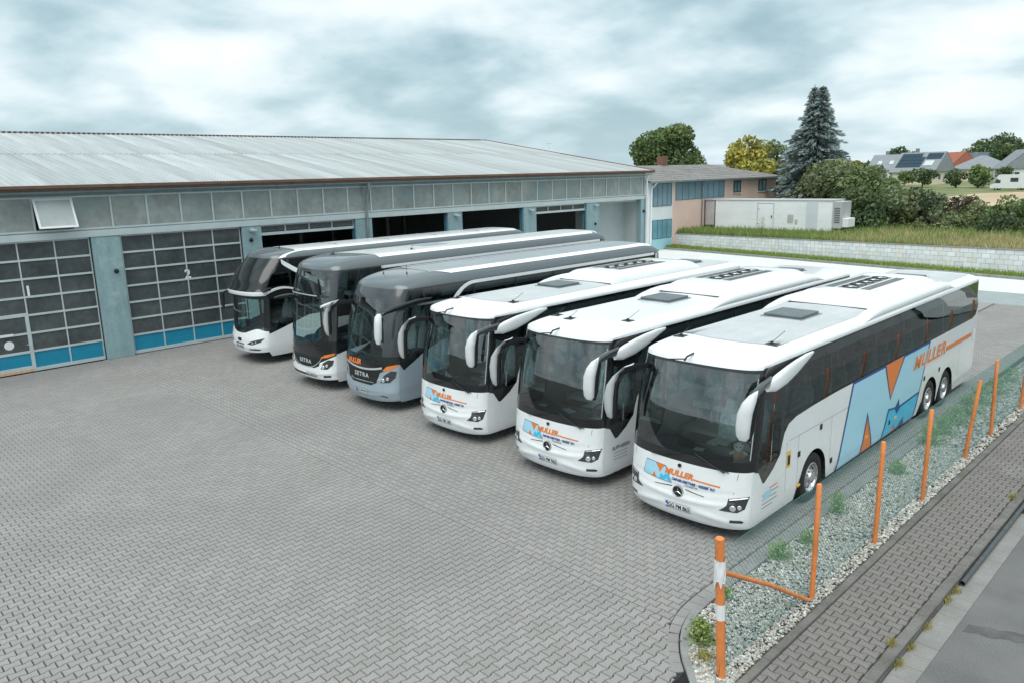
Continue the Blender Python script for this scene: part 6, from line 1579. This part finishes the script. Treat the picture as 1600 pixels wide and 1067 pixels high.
broad_tree('yellow_tree', spot(1172, 100, 0.8), 9.9, 3.6, 2.5, L_YEL, 'yellow-leaved tree left of the blue spruce', size=.22, per=150, seed=6, k=30, tint_rng=(.6, 1.2))
broad_tree('broadleaf_tree', spot(1210, 105), 9.0, 3.0, 2.2, L_OLIVE, 'olive green tree half hidden between yellow tree and blue spruce', size=.22, per=140, seed=8, k=24)
HB = 'shrubs behind the meadow grass'
shrub('shrub', spot(1300, 76), 4.2, 3.5, 5.6, L_OLIVE, 'broad tall shrub directly right of the blue spruce', HB, .17, 230, 11, 40)
shrub('shrub', spot(1362, 76), 3.6, 3.0, 5.4, L_GREEN, 'rounded green shrub above the right end of the trailer', HB, .17, 230, 12, 34)
shrub('shrub', spot(1398, 73), 2.6, 2.5, 3.6, L_OLIVE, 'grey-green shrub sloping down towards the dark conifers', HB, .16, 230, 13, 26)
shrub('shrub', spot(1340, 71), 2.8, 2.0, 3.4, L_DARK, 'dark low shrub in front of the tall shrubs right of the trailer', HB, .16, 230, 14, 24)
shrub('shrub', spot(1330, 95), 3.4, 3.0, 6.3, L_YEL, 'yellowish bush top showing over the shrubs right of the spruce', HB, .18, 150, 15, 20, tint_rng=(.4, .7))
shrub('shrub', spot(1368, 98), 2.2, 2.0, 6.1, L_DARK, 'dark pointed bush top behind the shrubs, left of the solar house', HB, .18, 150, 16, 18)
shrub('shrub', spot(1450, 74), 2.2, 2.0, 3.6, L_DARK, 'dark conical bush below the solar house', HB, .15, 240, 17, 26)
shrub('shrub', spot(1505, 75), 2.0, 2.0, 2.9, L_BRONZE, 'bronze-brown bush below the red roofed house', HB, .15, 240, 18, 22)
shrub('shrub', spot(1545, 73), 2.6, 2.0, 2.2, L_OLIVE, 'low grey-green bush beside the bronze one', HB, .15, 240, 19, 24)
shrub('shrub', spot(1590, 72), 3.0, 2.2, 2.6, L_GREEN, 'wide green bush cut by the right edge', HB, .15, 240, 20, 28)
shrub('shrub', spot(1480, 70), 2.8, 1.4, 1.7, L_OLIVE, 'low olive bush in front of the bronze and conical bushes', HB, .14, 240, 21, 20)
shrub('shrub', spot(1565, 68), 2.4, 1.3, 1.8, L_DARK, 'low dark bush at the grass edge near the right side', HB, .14, 240, 22, 18)
SG = 'garden trees in front of the far houses'
for px, D, H_, Rx, m, lb, sd_ in ((1440, 165, 4.3, 2.9, L_DARK, 'round garden tree in front of the solar house', 31), (1492, 160, 4.0, 2.7, L_DARK, 'dark garden tree in front of the red roofed house', 32), (1527, 158, 4.4, 3.2, L_GREEN, 'garden tree in front of the hip roofed house', 33), (1566, 156, 4.3, 2.0, L_DARK, 'slim garden tree left of the white camper van', 34), (1412, 172, 3.8, 2.4, L_GREEN, 'small garden tree left of the solar house', 35)):
    broad_tree('garden_tree', spot(px, D*1.13), H_, Rx, .45, m, lb, group=SG, size=.30, per=70, seed=sd_, k=18)
for px, D, H_, Rx, lb, sd_ in ((1545, 270, 13, 8.0, 'big dark tree on the skyline behind the hip roofed house', 41), (1562, 280, 13.5, 8.0, 'tall dark tree on the skyline left of the right-hand house', 42), (1528, 290, 12, 6.0, 'pale green tree on the skyline left of the dark trees', 43), (1402, 260, 11.5, 5.0, 'grey-green tree on the skyline over the leftmost far house', 44), (1592, 300, 12, 5.0, 'dark tree on the skyline at the right edge', 45)):
    broad_tree('skyline_tree', spot(px, D*1.13), H_, Rx, 3, L_DARK if sd_ != 43 else L_OLIVE, lb, group='trees on the skyline', size=.55, per=22, seed=sd_, k=26)
# far wood on the horizon
cl = []; rr = random.Random(5)
for i in range(120):
    px = rr.uniform(600, 1800); D = rr.uniform(420, 650); p = at_dist(px, 262, D); g = rr.uniform(.7, 1.2); cl.append(((p.x, p.y, rr.uniform(2.5, 5.0)), (rr.uniform(9, 18), 8, rr.uniform(3, 4.5)), (g*.9, g, g*1.05)))
fw_o = foliage('far_wood', None, cl, L_DARK, 1.3, 4.0); tag(fw_o, 'dark strip of far woodland along the horizon', 'wood', kind='stuff')

# grasses
def blades(name, pts, h, w, m, label, lean=.35, cat='grass', cols=((1, 1, 1),)):
    n = len(pts); P = np.array(pts); t = rng.uniform(0, 2*math.pi, n); H_ = h*rng.uniform(.5, 1.3, n)
    d = np.stack([np.cos(t), np.sin(t), np.zeros(n)], 1); ln = rng.uniform(-lean, lean, (n, 2))*H_[:, None]
    tip = P+np.concatenate([ln, H_[:, None]], 1); mid = P+np.concatenate([ln*.35, H_[:, None]*.6], 1)
    V = np.stack([P-d*w, P+d*w, mid+d*w*.7, tip, mid-d*w*.7], 1).reshape(-1, 3); F = np.arange(n*5).reshape(n, 5)
    c = np.array(cols)[rng.integers(0, len(cols), n)]*rng.uniform(.7, 1.3, (n, 1)); o = link(name, np_mesh(name, V, [F], m, attr=np.repeat(c, 5, 0))); tag(o, label, cat, kind='stuff'); return o
g_pts, d_pts = [], []
for i in range(46000):
    s = rng.uniform(-1, WLEN+6); r_ = .25+16*rng.random()**1.6; p = WA+wdir*s-wnor*r_
    if not visible(p.x, p.y, 1.4, .06): continue
    dry = 1/(1+math.exp(-(s-19+.18*r_*3-3*math.sin(s*.7)+rng.normal()*2.5)/2.2))
    if r_ > 9: dry *= .25
    (d_pts if rng.random() < dry*.8 else g_pts).append((p.x, p.y, mz(p.x, p.y)-.03))
blades('tall_grass', g_pts, .55, .022, L_GRASS, 'tall green grass on the raised meadow behind the block wall', cols=((1, 1, 1), (.8, .95, .8), (1.25, 1.1, .9), (.65, .8, .7)))
blades('dry_grass', d_pts, .60, .02, L_DRY, 'straw-coloured dry grass behind the right part of the block wall', cols=((1, 1, 1), (.8, .8, .75), (.9, 1.0, .8)))
pts = []
for i in range(17000):
    k = rng.integers(0, nK-1); t = rng.random(); x = lerp(kpts[k][0], kpts[k+1][0], t); y = lerp(kpts[k][1], kpts[k+1][1], t)+.3+1.5*rng.random()
    if (Vector((x, y))-WA).dot(wnor) < .05: continue
    if visible(x, y, .2, .03): pts.append((x, y, .1))
blades('verge_grass', pts, .22, .02, L_GRASS, 'short green grass between rear kerb and block wall', cols=((1, 1.1, .8), (.8, 1, .7), (1.3, 1.1, .8)))
def weed(x, y, z, r_, h, n, m, label, group, cat='weed', cols=((1, 1, 1), (.8, .9, .8), (1.2, 1.1, .9))):
    P = np.array([(r_*.45*rng.normal(), r_*.45*rng.normal(), rng.random()**1.2*h) for _ in range(n)]); P[:, :2] *= (1-.5*P[:, 2:]/h)
    V, F = leaf_quads(P, .028, np.tile([[0, 0, .6]], (n, 1)), .5); c = np.array(cols)[rng.integers(0, len(cols), n)]*rng.uniform(.7, 1.3, (n, 1))
    o = empty('weed', (x, y, z), 0, label, cat, group); link('leaves', np_mesh('leaves', V, [F], m, attr=np.repeat(c, 4, 0)), o)
    b = MB()
    for i in range(7): q = P[i*(n//8)]; b.tube([(q[0]*.2, q[1]*.2, -.01), (q[0], q[1], q[2])], .004, 4)
    b.build('stems', M_BARK, o)
WG = 'weeds growing along the gravel strip'
weed(-5.02, 8.52, 0, .26, .38, 900, L_GRASS, 'bright green weed bush by the curved kerb and taped post', WG)
weed(-4.78, 8.22, 0, .22, .12, 320, L_DRY, 'yellowing low weed just below the green bush at the kerb', WG, cols=((.8, .8, .5), (.6, .7, .4)))
weed(-5.35, 9.75, 0, .14, .22, 260, L_GREEN, 'small weed behind the taped post at the kerb', WG, cols=((1.5, 1.8, 1.2),))
for i, (y, r_, h, n) in enumerate(((11.5, .30, .3, 500), (12.3, .22, .25, 350), (13.9, .22, .42, 420), (16.6, .3, .3, 420), (19.0, .38, .5, 900), (19.9, .42, .5, 900), (20.9, .42, .5, 900), (22.0, .45, .55, 900), (23.2, .5, .6, 900), (24.6, .4, .5, 700), (26.2, .4, .5, 600))):
    weed(-5.30+R.uniform(-.06, .12), y, 0, r_, h, n, L_GREEN, 'weed clump at the gravel edge, %s' % ('nearest the second post', 'just beyond the nearest one', 'tall and thin, beside the third post', 'low and wide, beside the fourth post', 'first of the dense row by the rear wheels', 'second of the dense row by the rear wheels', 'third of the dense row by the rear wheels', 'fourth of the dense row by the rear wheels', 'fifth of the dense row by the rear wheels', 'sixth of the dense row, far end', 'farthest visible')[i], WG, cols=((1.5, 1.8, 1.3), (1.2, 1.5, 1.1), (1.9, 2.0, 1.3)))
def tuft(x, y, z, n, h, label):
    o = blades('grass_tuft', [(x+.03*rng.normal(), y+.06*rng.normal(), z) for _ in range(n)], h, .004, L_DRY, label, .7, 'grass tuft', cols=((.7, .75, .4), (.5, .62, .3), (.9, .85, .55))); del o['kind']; o['group'] = 'grass tufts at the kerb'
for x, y, w in ((-2.93, 10.05, 'nearest the camera'), (-2.93, 10.55, 'second from the camera'), (-2.93, 11.25, 'midway to the pipe'), (-2.93, 12.2, 'just before the pipe end'), (-2.93, 12.6, 'at the pipe end'), (-3.10, 10.3, 'on the kerb top near the camera'), (-3.12, 16.9, 'on the kerb top by the drain')):
    tuft(x, y, -.112 if x > -3.0 else .0, 90, .09, 'dry grass tuft at the kerb, '+w)
weed(*spot(1193, 64)[:2], mz(-30, 62), .5, 1.6, 700, L_GREEN, 'slender young bush growing in front of the trailer', WG, 'bush')

# ------------------------------------------------------------------ trailer on the meadow
M_TRW = mat('trailer_white', (0.80, 0.83, 0.84), 0.5, var=0.06, vscale=0.6, mottle=((0.70, 0.72, 0.72), 1.2, 0.6, 0.72), streak=(0.06, (0.4, 0.4, 3)))
M_TRG = mat('trailer_grey', (0.45, 0.46, 0.46), 0.6, var=0.1, vscale=1)
TX0, TX1, TY = -36.75, -24.75, 60.6; tz = 1.18
tr = empty('trailer', (TX0, TY, tz), rad(1.2), 'long white refrigerated box trailer standing on the meadow', 'trailer')
LT = TX1-TX0
b = MB(); b.bbox(1.05, LT-.75, 0, 2.5, .25, 2.62, .02); b.build('box', M_TRW, tr)
b = MB(); b.bbox(.0, 1.03, .02, 2.48, .30, 2.60, .02); bx = b.build('rear_section', mat('trailer_dull', (0.50, 0.49, 0.50), 0.7, var=0.12, vscale=1.5), tr)
for x in (.0, .98): b = MB(); b.box(x, x+.06, -.02, .02, .0, 2.6); b.build('corner_post', M_RUST, bx)
b = MB(); b.box(.08, .96, -.01, .018, .30, .48); b.build('rear_bumper', M_BUSG, bx)
b = MB(); b.bbox(-.03, LT-.7, -.05, 2.55, 2.623, 2.70, .01); b.build('roof_rail', M_TRG, tr)
b = MB(); b.box(.9, LT-.8, -.03, .05, .15, .26); b.build('side_rail', M_TRG, tr)
b = MB(); b.bbox(5.05, 6.42, -.025, -.002, .32, 2.36, .008); d_ = b.build('side_door', M_TRW, tr)
for x in (5.0, 6.42): b = MB(); b.box(x, x+.045, -.035, -.001, .3, 2.4); b.build('door_edge', M_TRG, d_)
b = MB(); b.box(5.0, 6.46, -.036, -.001, 2.37, 2.43); b.build('door_edge', M_TRG, d_)
b = MB(); b.bbox(6.25, 6.33, -.07, -.03, 1.2, 1.42, .01); b.build('door_handle', M_BLACKP, d_)
for z in (.7, 1.9): b = MB(); b.box(5.0, 5.2, -.05, -.026, z, z+.07); b.build('hinge', M_TRG, d_)
b = MB(); b.bbox(9.2, 10.15, -.022, -.002, .3, 2.55, .006); b.build('patch_panel', mat('trailer_panel', (0.60, 0.65, 0.68), 0.5, var=0.05, vscale=1), tr)
b = MB(); b.bbox(LT-.74, LT-.1, .25, 2.25, .45, 2.55, .04); fu = b.build('cooling_unit', M_TRG, tr)
for i in range(9): b = MB(); b.box(LT-.65, LT-.2, .235, .252, .9+.14*i, .96+.14*i); b.build('louvre', M_BUSG, fu)
b = MB(); b.bbox(LT-.9, LT+.3, .4, 2.1, -.1, .42, .03); b.build('front_gear', M_BUSG, tr)
b = MB(); b.bbox(LT-.1, LT+.35, .5, 2.0, .55, 1.25, .04); b.build('fuel_box', M_TRW, tr)
for x in (1.9, 3.2): 
    w = link('wheel', TYRE, tr, loc=(x, .18, .12), rot=(0, 0, math.pi/2)); link('rim', RIM, w)
for i, (x, z, w, h) in enumerate(((7.9, 1.15, .25, .35), (8.4, .9, .12, .2))):
    b = MB(); b.bbox(x-w, x+w, -.006, -.001, z-h, z+h, .001); b.build('scuffed_patch', M_TRG, tr)

# ------------------------------------------------------------------ far houses
M_SLATE = mat('slate_roof', (0.24, 0.265, 0.285), 0.75, var=0.1, vscale=1.5); M_RED = mat('red_tile_roof', (0.36, 0.13, 0.085), 0.85, var=0.15, vscale=2); M_CREAM = mat('cream_render', (0.66, 0.60, 0.48), 0.9, var=0.04, vscale=1); M_HW = mat('house_white', (0.72, 0.74, 0.74), 0.9, var=0.04, vscale=1)
M_PV = mat('solar_cells', (0.02, 0.045, 0.07), 0.12, spec=0.7); M_HWIN = mat('house_window', (0.05, 0.065, 0.075), 0.1, spec=0.6); M_SKYL = mat('skylight_glass', (0.55, 0.60, 0.62), 0.15)
def house(px, D0, w, d, wh, rh, rot, roofm, wallm, label, hip=False, solar=False, chim=True, zoff=0.0, skyl=False, wins=((-.25, 1.0), (.25, 1.0)), gwins=True):
    D = D0*(1.13 if px > 1300 else 1.0); p = spot(px, D); dr = ray(px, 260); az = math.atan2(dr.y, dr.x)-math.pi/2
    o = empty('house', (p[0], p[1], p[2]+zoff), az+rad(rot), label, 'house', 'houses beyond the field')
    b = MB(); b.box(-w/2, w/2, -d/2, d/2, 0, wh)
    if not hip:
        b.add([(s*w/2, -d/2, wh) for s in (-1, 1)]+[(s*w/2, d/2, wh) for s in (-1, 1)]+[(s*w/2, 0, wh+rh) for s in (-1, 1)], [(0, 4, 2), (1, 3, 5)])
    b.build('wall', wallm, o)
    e = .45; k = rh/(d/2); hx = (w/2+e) if not hip else max(.6, w/2-d/2)
    V = [(-w/2-e, -d/2-e, wh-e*k), (w/2+e, -d/2-e, wh-e*k), (w/2+e, d/2+e, wh-e*k), (-w/2-e, d/2+e, wh-e*k), (-hx, 0, wh+rh), (hx, 0, wh+rh)]
    V += [(x, y, z+.18) for x, y, z in V]
    b = MB(); b.add(V, [(6, 7, 11, 10), (8, 9, 10, 11), (7, 8, 11), (9, 6, 10), (0, 4, 5, 1), (2, 5, 4, 3), (0, 1, 7, 6), (2, 3, 9, 8), (1, 2, 8, 7) if hip else (1, 5, 11, 7), (3, 0, 6, 9) if hip else (0, 6, 10, 4)] + ([] if hip else [(5, 2, 8, 11), (4, 10, 9, 3)]))
    rf = b.build('roof', roofm, o)
    if chim: b = MB(); b.bbox(-w*.18-.35, -w*.18+.35, .3, 1.0, wh+rh*.55, wh+rh+1.1, .03); b.build('chimney', M_SLATE, rf)
    sl_ = math.hypot(d/2, rh); n_ = Vector((0, -rh, d/2)).normalized(); up = Vector((0, d/2, rh)).normalized()
    def on_roof(nm, m, x0, x1, t0, t1, th=.06, par=rf):
        q0 = Vector((0, -d/2, wh)); V = []
        for dz in (.19, .19+th):
            for x, t in ((x0, t0), (x1, t0), (x1, t1), (x0, t1)): pp = q0+up*t*sl_+n_*dz; V.append((x, pp.y, pp.z))
        MB().add(V, [(4, 5, 6, 7), (0, 1, 5, 4), (1, 2, 6, 5), (2, 3, 7, 6), (3, 0, 4, 7)]).build(nm, m, par)
    if solar:
        for i in range(6):
            for j in range(4):
                x = -w/2+.5+i*1.0
                if j == 3 and i == 5: continue
                on_roof('solar_panel', M_PV, x, x+.94, .18+.19*j, .18+.19*j+.175)
        for i in range(5):
            for j in range(2): on_roof('solar_panel', M_PV, 1.6+i*.72, 1.6+i*.72+.68, .62+.16*j, .62+.16*j+.15)
        on_roof('roof_window', M_SKYL, 1.9, 4.0, .25, .52)
    if skyl: on_roof('roof_window', M_SKYL, -w*.3, -w*.3+1.0, .3, .55); on_roof('roof_window', M_SKYL, w*.05, w*.05+1.0, .3, .55)
    for fx, z in wins:
        b = MB(); b.box(fx*w-.65, fx*w+.65, -d/2-.03, -d/2+.02, z-.05, z+1.45); wf = b.build('window', M_HW, o)
        b = MB(); b.box(fx*w-.55, fx*w+.55, -d/2-.05, -d/2-.035, z+.05, z+1.35); b.build('pane', M_HWIN, wf)
    if gwins and not hip:
        for yy, z in ((-d*.2, 1.0), (d*.2, 1.0), (0, wh+.4)):
            b = MB(); b.box(w/2-.02, w/2+.03, yy-.6, yy+.6, z, z+1.4); wf = b.build('window', M_HW, o)
            b = MB(); b.box(w/2+.035, w/2+.05, yy-.5, yy+.5, z+.1, z+1.3); b.build('pane', M_HWIN, wf)
    return o
house(1438, 190, 10.2, 9.5, 3.2, 4.2, -27, M_SLATE, M_CREAM, 'cream house with solar panels covering its dark roof', solar=True)
house(1390, 205, 8.5, 9.0, 3.6, 3.6, -20, M_SLATE, M_HW, 'white house with two roof windows left of the solar house', skyl=True)
house(1488, 218, 9.5, 9.0, 3.2, 4.3, -62, M_RED, M_HW, 'white house with a red tiled roof', chim=False)
house(1531, 210, 11.5, 10, 3.3, 3.0, -20, M_SLATE, M_CREAM, 'cream bungalow with a grey hipped roof', hip=True, wins=((-.3, .7), (-.05, .7), (.28, .7)))
house(1506, 250, 11, 9, 4.0, 3.6, -15, mat('blue_slate_roof', (0.09, 0.11, 0.14), 0.7), M_HW, 'house with a dark blue-grey roof peeping between red and hipped roofs', chim=False)
house(1590, 200, 9, 9, 3.4, 4.0, -75, M_SLATE, M_HW, 'white gabled house with grey roof at the right edge', chim=False)
house(928, 125, 5.0, 7, 5.6, 1.6, -35, M_SLATE, M_CREAM, 'dark gabled roof of a house showing over the workshop verge', chim=True, zoff=-1.2)
house(967, 150, 9, 8, 5.2, 1.6, 10, M_SLATE, M_HW, 'low grey roof just left of the large round tree', chim=False, zoff=-1.2)
house(1118, 160, 9, 8, 4.6, 2.2, -10, M_SLATE, M_HW, 'grey roof between the round tree and the yellow tree', chim=False, zoff=-1.0)
# camper van
cp = spot(1577, 165); dr = ray(1577, 262); cv = empty('camper_van', cp, math.atan2(dr.y, dr.x)-math.pi/2-rad(12), 'white camper van parked in front of the right-hand house', 'van')
b = MB(); b.prism([(-2.9, .4), (-2.9, 1.0), (-2.2, 1.25), (-1.6, 1.95), (-1.9, 2.1), (-1.7, 2.75), (2.9, 2.75), (2.9, .4)], 'y', -1.05, 1.05); b.build('body', M_HW, cv)
b = MB(); b.box(-2.1, -1.3, -1.07, -1.055, 1.3, 1.85); b.build('cab_window', M_HWIN, cv); b = MB(); b.box(.2, 1.4, -1.07, -1.055, 1.5, 2.2); b.build('side_window', M_HWIN, cv)
b = MB(); b.prism([(-2.23, 1.27), (-1.63, 1.93), (-1.66, 1.96), (-2.26, 1.30)], 'y', -.95, .95); b.build('windscreen', M_HWIN, cv)
for x in (-1.9, 1.7):
    for y_ in (-.95, .95): w = link('wheel', TYRE, cv, loc=(x, y_, .36), rot=(0, 0, math.pi/2), scale=(.7, .7, .7))
# stubble field
q = []
for px, D in ((1455, 112), (1500, 109), (1560, 107), (1680, 104), (1800, 102), (1800, 152), (1680, 152), (1590, 152), (1520, 146), (1470, 132)):
    p = at_dist(px, 290, D); q.append((p.x, p.y, mz(p.x, p.y)+.10))
tag(MB().add(q, [tuple(range(len(q)))]).build('stubble_field', M_STUB), kind='structure')
# aerial on the far end of the workshop roof
b = LB(); ax_, ay_ = -39.6, 43.3; zr_ = EZ+(EXX-ax_)*math.tan(slope)
b.tube([(ax_, ay_, zr_-.05), (ax_, ay_, zr_+.75)], .02, 6); b.tube([(ax_-.35, ay_, zr_+.68), (ax_+.35, ay_, zr_+.68)], .012, 5)
for i in range(5): b.tube([(ax_-.3+.15*i, ay_-.22, zr_+.68), (ax_-.3+.15*i, ay_+.22, zr_+.68)], .008, 4)
b.build('roof_aerial', M_ALU, hall)
